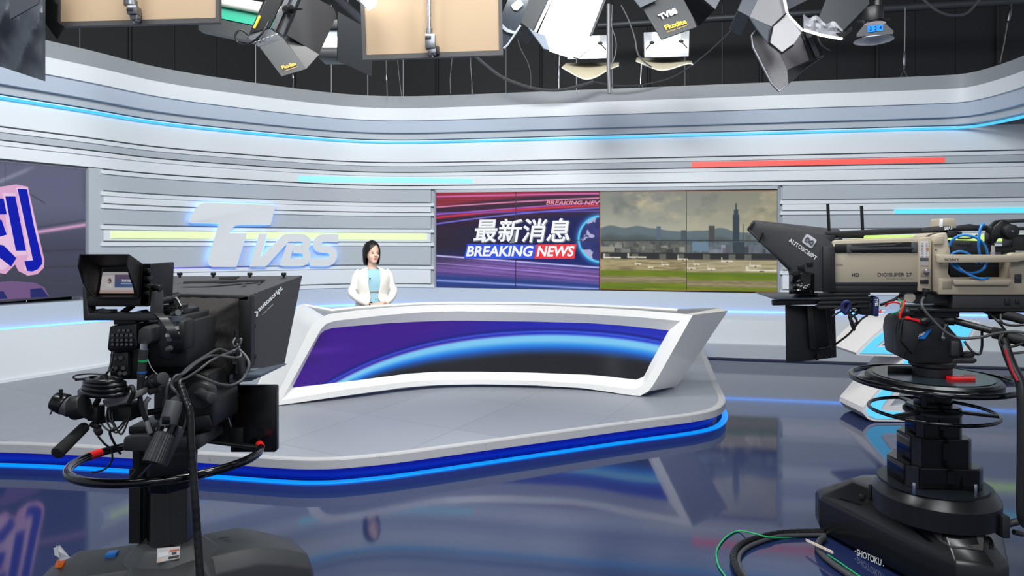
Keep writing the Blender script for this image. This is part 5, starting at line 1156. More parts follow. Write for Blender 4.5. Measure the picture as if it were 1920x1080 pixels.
# loose things on the steering plate
rc_ = thing('red_clip_box', P(1800, 710, 3.1), 'small red plastic box lying on the top plate of the right pedestal', 'box')
mb = MB(); z0 = .9555
def onp(x, y): return P(x, y, F*(ZC-z0)/(y-HY))
mb.prism([onp(1773, 711), onp(1785, 714.5), onp(1829, 714.5), onp(1829, 708), onp(1800, 706), onp(1775, 706)], V((0, 0, .012)), .002); mb.build('box', mat('clip_red', (220, 20, 22), .35), rc_, smooth=20)
mb = MB(); mb.prism([V((p.x, p.y, z0+.013)) for p in (onp(1786, 709), onp(1800, 711), onp(1808, 709), onp(1795, 707))], V((0, 0, .002))); mb.build('paper_slip', M_whitep, rc_)
bk_ = thing('battery_block', P(1688, 698, 3.3), 'black flat block lying on the left of the right pedestal plate', 'block')
mb = MB(); mb.prism([onp(1664, 698), onp(1711, 699), onp(1711, 694), onp(1664, 693)], V((0, 0, .020)), .003); mb.build('block', M_rubber, bk_)
# pan head
ph = thing('pan_tilt_head', V((RXC, RYC, .96)), 'black faceted pan head with blue corner label and red lever, under the right camera', 'pan head')
mb = MB(); rx(mb, [(1684, 668), (1679.5, 622), (1682, 604), (1690, 595), (1748, 592), (1768, 596), (1783, 616), (1805, 640), (1809, 664), (1783, 683), (1714, 682)], .02, .20, .012)
rx(mb, [(1690, 640), (1712, 664), (1740, 600), (1716, 596), (1694, 600)], .0, .03, .004); mb.lathe([(.085, .957), (.085, .995), (.10, 1.005), (.10, 1.02)], (RXC, RYC, 0), n=32); rbox(mb, 1714, 578, 1800, 596, .02, .2, .006)
hb = mb.build('body', mat('head_black', (30, 31, 34), .5), ph, smooth=25)
mb = MB(); rx(mb, [(1708, 632), (1716, 618), (1732, 608), (1752, 604), (1752, 608), (1736, 612), (1720, 624), (1712, 634)], .012, .02, .002); rx(mb, [(1696, 666), (1716, 634), (1719, 636), (1699, 667)], .012, .02); mb.build('trim_line', M_gloss, ph)
mb = MB(); rx(mb, [(1722, 635), (1734, 635.5), (1746, 620), (1741, 620)], -.006, .01); mb.build('blue_corner', M_blue, ph)
mb = MB(); rtext(mb, 'SG', 1721, 1732, 627, 632.5, -.006, .03, -5.5, 3); mb.build('white_letters', M_whitep, ph, smooth=0)
mb = MB(); rtext(mb, '900', 1733, 1745, 621, 626.5, -.006, .03, -6, 3); mb.build('blue_letters', M_blue, ph, smooth=0)
mb = MB(); rx(mb, [(1697, 597), (1699, 593.5), (1706, 593.5), (1708, 596), (1724, 598.5), (1728, 609.5), (1722, 604), (1706, 599.5), (1700, 599.5)], -.012, .012, .002); lv_ = mb.build('red_lever', M_red, ph)
mb = MB(); mb.ell(rp_at(1735, 602, -.01), (.026, .018, .018)); mb.build('lever_knob', M_black, lv_)
mb = MB(); mb.cyl(rp_at(1773, 609, 0), rp_at(1766, 634, 0), .006); mb.cyl(rp_at(1773, 607, .0), rp_at(1773, 611, 0), .012); mb.cyl(rp_at(1764, 634, 0), rp_at(1770, 635, 0), .010); mb.build('tilt_lock', M_steel, ph)
mb = MB(); rbox(mb, 1784, 640, 1800, 668, .0, .06, .006); rx(mb, [(1785, 672), (1830, 672), (1834, 676), (1828, 682), (1785, 682)], .02, .08, .008); rx(mb, [(1806, 664), (1826, 661), (1830, 666), (1826, 671), (1806, 670)], .05, .06, .006); mb.build('pan_lock', M_dgray, ph)
mb = MB(); mb.cyl(rp_at(1764, 599, .06), rp_at(1790, 601, .04), .024, n=14, bev=.004); mb.cyl(rp_at(1788, 601, .04), rp_at(1862, 621, -.06), .0155, n=14); pb2 = mb.build('pan_bar', M_black, ph)
mb = MB(); mb.hexa([rp_at(1858, 634, -.10), rp_at(1880, 638, -.10), rp_at(1880, 638, -.02), rp_at(1858, 634, -.02), rp_at(1860, 612, -.10), rp_at(1884, 617, -.10), rp_at(1884, 617, -.02), rp_at(1860, 612, -.02)], .008); mb.cyl(rp_at(1880, 630, -.06), rp_at(1960, 648, -.2), .026, n=16); mb.build('bar_joint', M_rubber, pb2)
mb = MB(); mb.tube([rp_at(1855, 590, .05), rp_at(1890, 592, .0), rp_at(1940, 606, -.1)], .022, n=12, sm=6); mb.build('second_bar', M_rubber, ph)
# ------------------------------------------------------------------ lens and camera
rcam = thing('studio_camera', rp_at(1740, 548), 'beige box-lens studio camera seen from the side, on the right pedestal', 'camera')
mb = MB(); rx(mb, [(1560, 536), (1723, 536), (1723, 446), (1700, 446), (1570, 450), (1560, 452)], .0, .26, .008); lens = mb.build('lens_casing', M_beige, rcam, smooth=30)
mb = MB(); rbox(mb, 1560, 529, 1724, 535, -.003, .266, .001); mb.build('silver_line', M_dsteel, lens)
mb = MB(); rx(mb, [(1560, 549), (1722, 549), (1722, 536), (1560, 536)], .004, .25, .003); mb.build('lens_base', M_black, lens)
mb = MB(); rx(mb, [(1566, 474), (1720, 474), (1720, 453.5), (1566, 457)], -.003, .02, .001); slot = mb.build('handle_recess', M_satin, lens)
mb = MB(); rx(mb, [(1595, 470), (1712, 468), (1712, 463), (1595, 464)], -.010, .02, .002); rx(mb, [(1596, 462), (1676, 458), (1690, 455), (1690, 457), (1676, 461), (1596, 465)], -.008, .02, .001); mb.build('grip_bar', M_dgray, slot)
mb = MB(); rbox(mb, 1709, 454, 1720, 473, -.006, .02, .001); rbox(mb, 1588, 457, 1597, 474, -.006, .02, .001); mb.build('grip_end', M_mgray, slot)
mb = MB(); rtext(mb, 'DIGISUPER', 1645.5, 1696, 511.5, 518.5, 0, .012); rtext(mb, '27', 1699, 1710, 511.5, 518.5, 0, .03); rtext(mb, 'HD', 1597, 1611, 512, 519, 0, .03); mb.build('model_lettering', mat('print_dark', (44, 42, 42), .6), lens, smooth=0)
mb = MB(); rtext(mb, 'XJ27x6.5B  6.5-180mm  1:1.5', 1661, 1711, 521.5, 524, 0, 0); rtext(mb, 'CANON', 1567, 1580, 494.5, 498, 0, .01); mb.build('small_lettering', mat('print_faded', (96, 88, 78), .6), lens, smooth=0)
mb = MB(); rx(mb, [(1722, 547), (1746, 548), (1747, 444), (1722, 446)], -.012, .27, .008); ctl = mb.build('control_column', M_beige, rcam, smooth=30)
mb = MB(); rx(mb, [(1725, 483), (1741, 483), (1741, 452), (1725, 453)], -.015, .005); mb.build('scale_plate', mat('scale_white', (206, 200, 198), .5), ctl, smooth=0)
mb = MB()
for k in range(9): rx(mb, [(1727, 457+k*3), (1731.5, 457+k*3), (1731.5, 456.2+k*3), (1727, 456.2+k*3)], -.0158, .001); rx(mb, [(1736, 457+k*3), (1739.5, 457+k*3), (1739.5, 456.2+k*3), (1736, 456.2+k*3)], -.0158, .001)
mb.build('scale_marks', mat('scale_ink', (120, 116, 120), .5), ctl, smooth=0); 
mb = MB(); rbox(mb, 1737, 464.5, 1740.8, 469, -.017, .004, 0); mb.build('orange_marker', mat('marker_orange', (235, 150, 70), .4, emit=.3), ctl, smooth=0)
mb = MB(); rbox(mb, 1725, 483, 1741, 490, -.015, .005, 0); mb.build('dark_plate', M_mgray, ctl, smooth=0)
mb = MB(); rbox(mb, 1725, 490, 1741, 498, -.015, .005, 0); mb.build('pale_plate', mat('plate_pale', (160, 154, 150), .5), ctl, smooth=0)
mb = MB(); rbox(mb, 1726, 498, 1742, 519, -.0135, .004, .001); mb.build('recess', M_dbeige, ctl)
mb = MB(); q = rp_at(1736, 508.5, -.012); mb.cyl(q, q-RF*.02, .013, .011, n=14, bev=.002); mb.build('chrome_knob', M_chrome, ctl)
mb = MB(); rbox(mb, 1725.5, 524, 1741.5, 532, -.018, .01, .002); mb.build('black_plug', M_black, ctl)
# camera front block
mb = MB(); rx(mb, [(1749, 546), (1768, 552), (1786, 552), (1786, 524), (1778, 512), (1783, 474), (1776, 436), (1766, 437), (1752, 441.5), (1747.5, 459)], .0, .27, .007); rx(mb, [(1751, 459), (1770, 458), (1770, 442), (1755, 443)], -.008, .02, .004); frb = mb.build('camera_front', M_beige, rcam, smooth=30)
mb = MB()
for y in (468, 480): mb.cyl(rp_at(1755, y, 0), rp_at(1755, y, -.003), .0035, n=8)
mb.build('screw', M_dgray, frb)
mb = MB(); rx(mb, [(1760, 552.5), (1990, 553), (1990, 522), (1760, 522)], -.012, .29, .006); rx(mb, [(1790, 535), (1894, 535.5), (1898, 524), (1786, 524)], -.03, .03, .006); rx(mb, [(1895, 526), (1990, 526), (1990, 474), (1908, 474), (1895, 476)], -.012, .28, .006)
low = mb.build('camera_body', M_beige, rcam, smooth=30)
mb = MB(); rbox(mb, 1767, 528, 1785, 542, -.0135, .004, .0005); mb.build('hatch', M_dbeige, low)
mb = MB(); rbox(mb, 1902, 514, 1916, 531, -.014, .006, .002); rbox(mb, 1904, 520, 1914, 525, -.018, .006, .001); mb.build('latch', M_dgray, low)
mb = MB(); rx(mb, [(1760, 492), (1762, 493), (1908, 491.5), (1925, 487), (1990, 486), (1990, 473), (1900, 474), (1893, 478), (1762, 477.5), (1760, 479)], -.055, .04, .006); hb2 = mb.build('side_handle', M_beige, rcam, smooth=30)
mb = MB(); rbox(mb, 1762, 480, 1772, 490, -.03, .05, .003); mb.build('handle_foot', M_beige, hb2)
mb = MB(); rtext(mb, 'SONY', 1771, 1799, 484.3, 488.8, -.0555, .012); mb.build('lettering', mat('print_dark', (44, 42, 42), .6), hb2, smooth=0)
mb = MB(); rbox(mb, 1780, 474, 1900, 524, .10, .12, .004); rbox(mb, 1784, 462, 1905, 480, .06, .14, .006); rx(mb, [(1781, 482), (1870, 482), (1866, 455), (1838, 452), (1786, 450), (1780, 458)], .04, .12, .008); inn = mb.build('inner_body', M_black, rcam, smooth=30)
mb = MB()
for x in (1795, 1802, 1808, 1816): mb.cyl(rp_at(x, 456.5, .04), rp_at(x, 456.5, .034), .006, n=12)
mb.build('button', M_dgray, inn)
mb = MB(); rbox(mb, 1860, 460, 1866, 478, .02, .01, .001); mb.build('steel_post', mat('post_white', (190, 182, 178), .4), rcam)
mb = MB(); rbox(mb, 1856, 473, 1877, 480, .03, .01, .001); mb.build('steel_plate', M_steel, rcam)
# tally cap, top strap, viewfinder arm
mb = MB(); rx(mb, [(1761, 428), (1794, 428), (1792, 412), (1789, 409.5), (1765, 409.5), (1763, 412)], .05, .12, .004); tc_ = mb.build('tally_cap', M_beige, rcam, smooth=30)
mb = MB(); rx(mb, [(1761.5, 426), (1768, 426), (1768.5, 411.5), (1763.5, 411.5)], .047, .01, .001); mb.build('white_stripe', M_whitep, tc_)
mb = MB(); rx(mb, [(1550, 443), (1640, 441), (1730, 437.5), (1780, 434), (1780, 425), (1730, 428), (1640, 430), (1550, 434)], .06, .03, .003); mb.build('top_rail', M_black, rcam)
mb = MB(); rx(mb, [(1729, 433.5), (1731, 434.5), (1780, 431.5), (1785, 429), (1783, 424), (1762, 423.5), (1732, 426.5)], .048, .012, .002); strp = mb.build('velcro_strap', mat('strap_grey', (58, 56, 58), .8), rcam)
mb = MB(); mb.text('TVBS', rp_at(1786, 423.8, .046), rp_at(1770.5, 425.3, .046), rp_at(1786, 430, .046), bold=.03, lift=0)
mb.build('upside_down_lettering', M_whitep, strp, smooth=0)
mb = MB(); rbox(mb, 1776, 432, 1796, 446, .05, .1, .005); rx(mb, [(1782, 434), (1862, 432), (1862, 423), (1832, 422), (1820, 420), (1806, 422), (1782, 426)], .08, .04, .006); rbox(mb, 1798, 434, 1804, 440, .06, .02, .001); rtube([(1796, 447, .06), (1820, 446.5, .06), (1832, 441, .06)], .004, mb); mb.build('viewfinder_arm', M_black, rcam, smooth=30)
mb = MB(); rx(mb, [(1858, 456), (1858, 438), (1864, 424), (1878, 412), (1886, 412), (1892, 417), (1905, 425), (1906, 442), (1898, 450), (1890, 447), (1872, 447), (1868, 456)], .0, .07, .006); jn = mb.build('viewfinder_joint', M_satin, rcam, smooth=30)
mb = MB(); q = rp_at(1892, 433.5, 0); mb.cyl(q, q-RF*.03, .033, .030, n=32, bev=.004); kn = mb.build('joint_knob', M_black, jn)
mb = MB(); mb.cyl(q-RF*.03, q-RF*.032, .006, n=14); mb.build('knob_cap', M_steel, kn)
mb = MB(); rx(mb, [(1880, 419), (1990, 414), (1990, 407), (1884, 412)], .02, .05, .004); rx(mb, [(1900, 432), (1990, 430), (1990, 424), (1900, 425)], .0, .05, .003); rbox(mb, 1898, 440, 1990, 470, .06, .1, .006); mb.build('viewfinder_bracket', M_black, rcam, smooth=30)
# base of the camera
mb = MB(); rbox(mb, 1786, 553, 1990, 579, .0, .25, .004); rbox(mb, 1716, 550, 1790, 570, .05, .16, .005); wedge = mb.build('wedge_adapter', M_dgray, rcam, smooth=30)
mb = MB(); q = rp_at(1706, 558, .02); mb.cyl(q, q+RF*.08, .026, n=20, bev=.004); mb.build('pale_motor', mat('motor_cream', (196, 186, 172), .5), rcam)
mb = MB(); rbox(mb, 1706, 579, 1990, 586, -.01, .05, .002); rbox(mb, 1706, 579, 1990, 586, .2, .05, .002); mb.build('slide_plate', M_gloss, rcam)
mb = MB(); rbox(mb, 1885, 560, 1895, 572, -.008, .02, .003); rbox(mb, 1905, 561, 1912, 570, -.008, .02, .003); mb.build('knob', M_black, wedge)
mb = MB(); q0 = rp_at(1737, 541, -.02); q1 = rp_at(1733, 556, -.02); mb.cyl(q0, rp_at(1736, 547, -.02), .0155, n=16); mb.cyl(rp_at(1736, 547, -.02), q1, .0135, .008, n=14); mb.build('lens_plug', M_black, rcam)
# ------------------------------------------------------------------ right teleprompter
rt = thing('teleprompter', rp_at(1500, 550, .1), 'dark wedge-shaped teleprompter hood with white logo, in front of the beige lens', 'teleprompter')
near = [(1399.5, 430), (1412, 412.4), (1542.5, 438.5), (1566, 462), (1566, 547), (1482, 547), (1480, 520), (1477, 505)]
far = [(1414, 430), (1416, 413), (1575, 430), (1577, 455), (1577, 545), (1492, 545), (1490, 520), (1487, 505)]
mb = MB(); mb.loft([[rp_at(x, y, 0) for x, y in near], [rp_at(x, y, .42) for x, y in far]], bev=.006); hood2 = mb.build('hood', mat('hood_charcoal', (50, 49, 51), .55, noise=.08, nscale=200), rt, smooth=25)
mb = MB(); rx(mb, [(1401, 431), (1404, 428), (1484, 503), (1479, 507)], -.006, .02, .002); rx(mb, [(1401, 431), (1413, 414), (1416, 417), (1405, 432)], -.006, .02, .002); mb.build('front_rim', M_black, rt)
mb = MB(); rx(mb, [(1543, 462), (1566, 462), (1567, 548), (1543, 548)], -.014, .02, .003); rx(mb, [(1543, 460), (1565, 460), (1565, 441), (1543, 441)], .01, .03, .002); mb.build('rear_frame', M_black, rt)
mb = MB(); mb.text('AUTOSCRIPT', rp_at(1478.5, 452.5, -.002), rp_at(1529.5, 488.5, -.002), rp_at(1481.5, 445.5, -.002), bold=.02, lift=0); mb.build('lettering', M_whitep, rt, smooth=0)
c = rp_at(1517.3, 452, -.003); eu = (rp_at(1527, 458.5, -.003)-c); ev = (rp_at(1522.5, 443.8, -.003)-c)
def sq(k, p=.32):
    r = []
    for t in np.linspace(0, 2*math.pi, 40, False):
        a, b_ = math.cos(t), math.sin(t); r.append(c+eu*(math.copysign(abs(a)**p, a)*k)+ev*(math.copysign(abs(b_)**p, b_)*k))
    return r
mb = MB(); mb.add(sq(1.0), [list(range(40))]); badge = mb.build('badge', mat('badge_grey_white', (196, 198, 204), .5), rt, smooth=0)
mb = MB(); q = [c-RF*.001+eu*(.62*math.sin(t)*1.05)+ev*(.62*math.sin(2*t)*.62) for t in np.linspace(0, 2*math.pi, 48, False)]; mb.tube(q, .0042, n=6, closed=True); mb.build('badge_loop', mat('badge_dark', (88, 88, 94), .5), badge)
mb = MB(); rx(mb, [(1421, 454), (1424, 455), (1429, 444), (1432, 436), (1429, 434.5), (1427, 442)], -.012, .012, .001); mb.build('latch', M_gloss, rt)
mb = MB(); rx(mb, [(1495, 497), (1508, 496), (1509, 508), (1496, 506)], -.003, .004, .0005); rx(mb, [(1511, 491), (1525, 491), (1524, 500), (1513, 500)], -.003, .004, .0005); mb.build('tape_patch', M_satin, rt)
mb = MB(); rws = []
for i in range(19):
    r_ = []
    for j in range(23):
        u, v = j/22, i/18; x = 1479+48*u; y = 514+37*v-6*math.sin(u*3)*(v < .2); dd = -.02-.026*vnoise(np.array(u*4+v*2), np.array(v*4), 3)-.006*vnoise(np.array(u*9), np.array(v*9+u*4), 9); edge_ = min(u, 1-u, v, 1-v)*6; r_.append(rp_at(x, y, float(dd)*min(1, edge_)-.001))
    rws.append(r_)
mb.grid(rws); mb.build('plastic_wrap', mat('wrap_gloss', (13, 13, 14), .16), rt, smooth=25)
mb = MB(); mb.hexa([rp_at(1451.5, 561.5, -.02), rp_at(1538, 562, -.02), rp_at(1538, 556, .35), rp_at(1418, 550, .35), rp_at(1451, 559.5, -.02), rp_at(1538, 559, -.02), rp_at(1538, 548, .35), rp_at(1415.6, 547.5, .35)], .001); mb.build('glass_tray', mat('tray_dark', (52, 56, 66), .35), rt)
mb = MB(); rx(mb, [(1449, 573), (1540, 571), (1540, 562), (1448.5, 563)], .02, .04, .002); mb.build('front_bar', M_black, rt)
mb = MB()
for y in (550, 558, 566, 574): rx(mb, [(1533, y+5.5), (1632, y+3.0-(y > 560)*.5), (1632, y-1), (1533, y)], .0, .06, .002)
rx(mb, [(1536, 580), (1628, 576), (1628, 550), (1536, 551)], .01, .05); mb.build('slide_rail', M_black, rt)
for x0, y0, x1 , xb in ((1549, 382, 1555, 1557), (1612, 386, 1618.5, 1620)):
    mb = MB(); mb.cyl(rp_at((x0+x1)/2, y0, .12), rp_at(xb-2, 443, .12), .0075, n=10); mb.build('upright_rod', M_satin, rt)
mb = MB(); mb.cyl(rp_at(1546, 452, .03), rp_at(1572, 449, .03), .010); mb.cyl(rp_at(1552, 446, .02), rp_at(1555, 458, .02), .009); rbox(mb, 1566, 445, 1580, 455, .05, .1, .004); rbox(mb, 1570, 440, 1620, 447, .1, .08, .003); mb.build('clamp', M_satin, rt)
rm = thing('floor_monitor', rp_at(1520, 680, .1), 'dark flat monitor hanging upright below the right teleprompter', 'monitor')
mb = MB(); mb.hexa([rp_at(1473.5, 681, .06), rp_at(1568.5, 670, .22), rp_at(1568.5, 670, .25), rp_at(1473.5, 681, .09), rp_at(1472, 572, .06), rp_at(1565.5, 574, .22), rp_at(1565.5, 574, .25), rp_at(1472, 572, .09)], .004); mb.build('casing', mat('monitor_charcoal', (40, 42, 44), .5), rm, smooth=30)
mb = MB(); mb.hexa([rp_at(1531, 655, .13), rp_at(1556, 650, .16), rp_at(1556, 650, .20), rp_at(1531, 655, .18), rp_at(1524, 574, .10), rp_at(1548, 574, .12), rp_at(1548, 574, .20), rp_at(1524, 574, .16)], .003); mb.hexa([rp_at(1518, 655, .11), rp_at(1532, 656, .11), rp_at(1532, 656, .17), rp_at(1518, 655, .15), rp_at(1513, 573, .09), rp_at(1526, 573, .09), rp_at(1526, 573, .16), rp_at(1513, 573, .13)], .003); mb.build('bracket', M_black, rm)
mb = MB(); mb.hexa([rp_at(1529, 676, .125), rp_at(1535, 675, .14), rp_at(1535, 675, .15), rp_at(1529, 676, .14), rp_at(1530, 663, .125), rp_at(1536, 662, .14), rp_at(1536, 662, .15), rp_at(1530, 663, .14)]); mb.build('cable_slot', M_gloss, rm)
# ------------------------------------------------------------------ boxes and cables under the lens
pbx = thing('adapter_box', rp_at(1626, 592, .02), 'black adapter box strapped with navy tape below the beige lens', 'box')
mb = MB(); rx(mb, [(1612, 590), (1638, 592), (1638, 567), (1612, 570)], .02, .05, .003); rx(mb, [(1616, 566), (1640, 564), (1640, 557), (1616, 561)], .02, .06, .002); mb.build('box', M_black, pbx)
mb = MB(); rx(mb, [(1637, 592), (1642, 594), (1648, 593), (1649, 560), (1644, 556), (1638, 558)], .008, .07, .004); sb = mb.build('navy_strap', mat('strap_navy', (22, 32, 88), .7), pbx)
mb = MB(); mb.text('TVBS', rp_at(1640.3, 560, .006), rp_at(1640.8, 574, .006), rp_at(1646.5, 560, .006), bold=.02, lift=0); mb.build('strap_lettering', M_whitep, sb, smooth=0)
mb = MB(); rbox(mb, 1649, 583, 1653, 587, .02, .02, .001); mb.build('red_light', mat('tally_red', (255, 40, 30), .4, emit=1.0), pbx)
mb = MB(); rbox(mb, 1653, 581, 1661, 587, .015, .02, .001); mb.build('white_plug', M_whitep, pbx)
vb = thing('velcro_tie', rp_at(1586, 576, 0), 'navy blue tie wrapped round the black cables below the right teleprompter', 'cable tie')
mb = MB(); mb.tube([rp_at(x, y, d) for x, y, d in ((1580, 572, -.02), (1586, 566, -.025), (1592, 568, -.02), (1591, 578, -.02), (1586, 587, -.02), (1581, 582, -.02))], .010, n=8, sm=5, closed=True); mb.build('tie', mat('strap_navy', (22, 32, 88), .7), vb)
def rcable(label, pts, r, m, group=None):
    q = [rp_at(*p) for p in pts]; o = thing('cable', q[len(q)//2], label, 'cable', group); m_ = MB(); m_.tube(q, r, n=8, sm=8); m_.build('sheath', m, o); return o
G2 = 'black cables bunched below the right teleprompter rail'; l2 = 'black cable in the hanging bunch below the right teleprompter rail'
for k, pts in enumerate(([(1611, 574, .03), (1600, 569, 0), (1588, 574, -.005), (1580, 582, 0), (1565, 590, 0), (1560, 594, 0)], [(1611, 580, .03), (1603, 585, -.01), (1594, 577, -.01), (1584, 573, -.005), (1572, 578, 0), (1558, 582, .01)],
    [(1588, 585, 0), (1596, 598, -.01), (1602, 614, -.01), (1600, 618, -.01), (1594, 600, -.01), (1600, 592, 0), (1612, 586, .02)], [(1590, 586, 0), (1603, 595, -.01), (1606, 604, -.01), (1598, 606, -.01), (1592, 592, 0), (1602, 580, -.01), (1612, 577, .03)])):
    rcable(l2, pts, .0052, M_cabk, G2)
rcable('thin black cable dropping from the adapter box to the back of the right monitor', [(1626, 592, .02), (1616, 598, .0), (1605, 610, .0), (1592, 626, .03), (1574, 640, .08), (1562, 648, .12), (1545, 653, .12), (1534, 654, .12)], .0048, M_cabk)
rcable('short red wire curling beside the adapter box, below the beige lens', [(1660, 574, .02), (1668, 568, .0), (1680, 567, .0), (1688, 570, .0)], .004, M_red)
rcable('red twisted wire dropping to the red-tipped plug, left of the right pan head', [(1695, 563, .0), (1693, 576, -.01), (1688, 590, -.01), (1687, 597, -.01)], .0055, M_red)
rcable('green wire in a loop below the beige lens, left of the cream motor', [(1682, 562, .02), (1690, 565, .0), (1691, 575, .0), (1684, 584, .0), (1672, 589, .02)], .0036, mat('wire_green', (30, 160, 90), .4))
rcable('black cable arching left of the cream motor below the beige lens', [(1698, 556, .04), (1688, 555, .02), (1676, 562, .01), (1662, 568, .02), (1650, 572, .03)], .007, M_cabk)
rcable('thin black plug lead hanging along the left edge of the right pan head', [(1687, 597, -.01), (1684, 606, -.01), (1682, 618, -.01)], .009, M_cabk)
rcable('dark grey cable sagging from the lens plug across the right pan head', [(1733, 556, -.02), (1728, 566, -.03), (1732, 580, -.05), (1752, 603, -.06), (1775, 624, -.07), (1800, 634, -.08), (1840, 632, -.10), (1870, 625, -.14), (1905, 622, -.18), (1940, 628, -.2)], .0065, M_cab)
G3 = 'blue cables looped in the opening of the right camera'; l3 = 'bright blue thin cable looped through the open side of the beige camera'
M_cbl = mat('cable_blue', (38, 128, 208), .4)
rcable(l3, [(1781, 460, -.005), (1786, 450, -.02), (1800, 442, -.03), (1818, 442, -.03), (1836, 449, -.03), (1848, 463, -.02), (1851, 478, .0), (1848, 498, .02), (1838, 508, .0), (1820, 512, -.02), (1802, 508, -.02), (1787, 498, -.01), (1782, 488, .0)], .0058, M_cbl, G3)
rcable(l3, [(1845, 420, -.02), (1840, 424, -.03), (1836, 440, -.035), (1835, 460, -.03), (1837, 478, .0), (1841, 494, .02)], .0058, M_cbl, G3)
rcable(l3, [(1782, 482, .0), (1788, 474, -.01), (1800, 471, -.015), (1812, 474, -.01), (1822, 481, .0), (1832, 495, .02)], .0055, M_cbl, G3)
rcable(l3, [(1789, 493, .0), (1806, 508, -.02), (1824, 518, -.03), (1840, 523, -.03), (1853, 521, -.02)], .0055, M_cbl, G3)
G4 = 'black cables hanging at the right pan bar'; l4 = 'black cable hanging in loops from the right pan bar at the picture edge'
for pts in ([(1880, 622, -.1), (1874, 640, -.12), (1882, 655, -.13), (1900, 662, -.14), (1935, 658, -.16)], [(1884, 622, -.1), (1878, 636, -.12), (1890, 650, -.13), (1915, 645, -.15), (1940, 636, -.16)], [(1876, 590, -.03), (1878, 604, -.06), (1896, 610, -.1), (1935, 608, -.14)],
            [(1830, 578, .0), (1856, 590, .0), (1874, 606, -.03), (1888, 624, -.1)], [(1808, 640, .0), (1824, 660, -.02), (1836, 664, -.02), (1841, 650, -.02), (1841, 622, -.03)]):
    rcable(l4, pts, .0055, M_cabk, G4)
hz = thing('cable_hose', rp_at(1900, 680, -.15), 'black cable bundle with red stripe hanging at the right edge beside the pedestal rings', 'cable hose')
mb = MB(); mb.tube([rp_at(1882, 636, -.1), rp_at(1888, 660, -.13), rp_at(1900, 690, -.17), rp_at(1914, 720, -.2), rp_at(1917, 760, -.22), rp_at(1917, 860, -.25), rp_at(1916, 960, -.27), rp_at(1925, 985, -.27)], .020, n=12, sm=8); mb.build('sheath', M_cabk, hz)
mb = MB(); mb.tube([rp_at(1885, 655, -.153), rp_at(1897, 692, -.19), rp_at(1908, 714, -.215)], .006, n=6, sm=6); mb.build('red_stripe', mat('stripe_red', (150, 20, 36), .5), hz)
# ------------------------------------------------------------------ floor cables bottom right
def fl(x, y, z): return P(x, y, F*(ZC-z)/(y-HY))
def fcable(label, pts, r, m, name='cable', group=None, jag=0):
    q = [fl(x, y, r+.002+(p[0] if p else 0)) for x, y, *p in pts]; o = thing(name, V((q[len(q)//2].x, q[len(q)//2].y, 0)), label, 'cable', group); m_ = MB(); qq = cr(q, 10)
    m_.tube(qq, [r*(1+jag*math.sin(i*1.9)) for i in range(len(qq))] if jag else r, n=10); m_.build('sheath', m, o, smooth=60); return o
fcable('thick black wrapped cable curving over the floor left of the right pedestal', [(1548, 997), (1500, 997.5), (1462, 1000), (1427, 1007), (1395, 1018), (1379, 1032), (1375, 1048), (1381, 1068), (1396, 1088), (1420, 1110)], .017, M_cabk, jag=.06)
fcable('second black cable lying inside the curve of the thick floor cable', [(1548, 1003), (1500, 1003.5), (1464, 1005), (1434, 1013), (1406, 1024), (1390, 1036), (1385, 1050), (1390, 1068), (1404, 1088), (1425, 1108)], .011, M_cab)
fcable('thin green wire looping over the floor left of the right pedestal', [(1372, 1094), (1360, 1080), (1347, 1060), (1343, 1036), (1352, 1017), (1368, 1002), (1387, 995.5), (1413, 1000, .03), (1440, 1007, .02), (1470, 1008), (1512, 1005.5), (1546, 1006)], .0042, mat('wire_green_bright', (40, 175, 105), .4))
fcable('grey ribbed cable running along the front of the right pedestal base', [(1545, 1008), (1536, 1016), (1534, 1029), (1546, 1044), (1570, 1063), (1600, 1083), (1640, 1108)], .016, M_cab, jag=.10)
fcable('green wire beside the grey ribbed cable at the right pedestal base', [(1552, 1040), (1575, 1055), (1602, 1074), (1640, 1098)], .004, mat('wire_green_bright', (40, 175, 105), .4))
cs = thing('cream_strip', fl(1535, 1026, .01), 'thin cream strip sticking out from under the left corner of the right pedestal', 'strip')
mb = MB(); a, b_ = P(1512, 1014, 3.55), P(1562, 1037.5, 3.38); mb.tube([a, b_], .0045, n=6); mb.tube([a+V((.0, .004, .006)), b_+V((0, .004, .006))], .004, n=6); mb.build('strip', mat('strip_cream', (206, 192, 178), .5), cs)
fcable('grey cable lying along the foot of the right set wall', [(1740, 713), (1790, 712), (1850, 711), (1960, 708), (2150, 703)], .03, M_cab)
# ------------------------------------------------------------------ lit white counter shaped like a figure, behind the right camera
ct = thing('lit_counter', P(1710, 790, 6.1), 'white sculpted counter with bright blue lit face, behind the right camera pedestal', 'counter')
SY = 5.98
def holed(name, outer, hole, Y, depth, m, parent, off=0):
    O = pz(outer, Y); H = pz(hole, Y) if hole else []
    loops = [[V((p.x, p.z, 0)) for p in O]]+([[V((p.x, p.z, 0)) for p in H]] if hole else [])
    tr = tessellate_polygon(loops); A = O+H; n_ = len(A); dv = V((0, depth, 0)); B = [p+dv for p in A]; f = [list(t) for t in tr]+[[n_+i for i in t] for t in tr]
    for s_, k in ((0, len(O)), (len(O), len(H))):
        f += [[s_+i, s_+(i+1) % k, n_+s_+(i+1) % k, n_+s_+i] for i in range(k)]
    m_ = MB(); bm = bmesh.new(); vs = [bm.verts.new(p) for p in A+B]
    for q in f:
        try: bm.faces.new([vs[i] for i in q])
        except ValueError: pass
    m_.addbm(bm); return m_.build(name, m, parent, smooth=30)
M_cw = mat('counter_white', (222, 218, 216), .3)
M_cl = mat('led_counter_blue', (95, 200, 252), .4, emit=1.05)
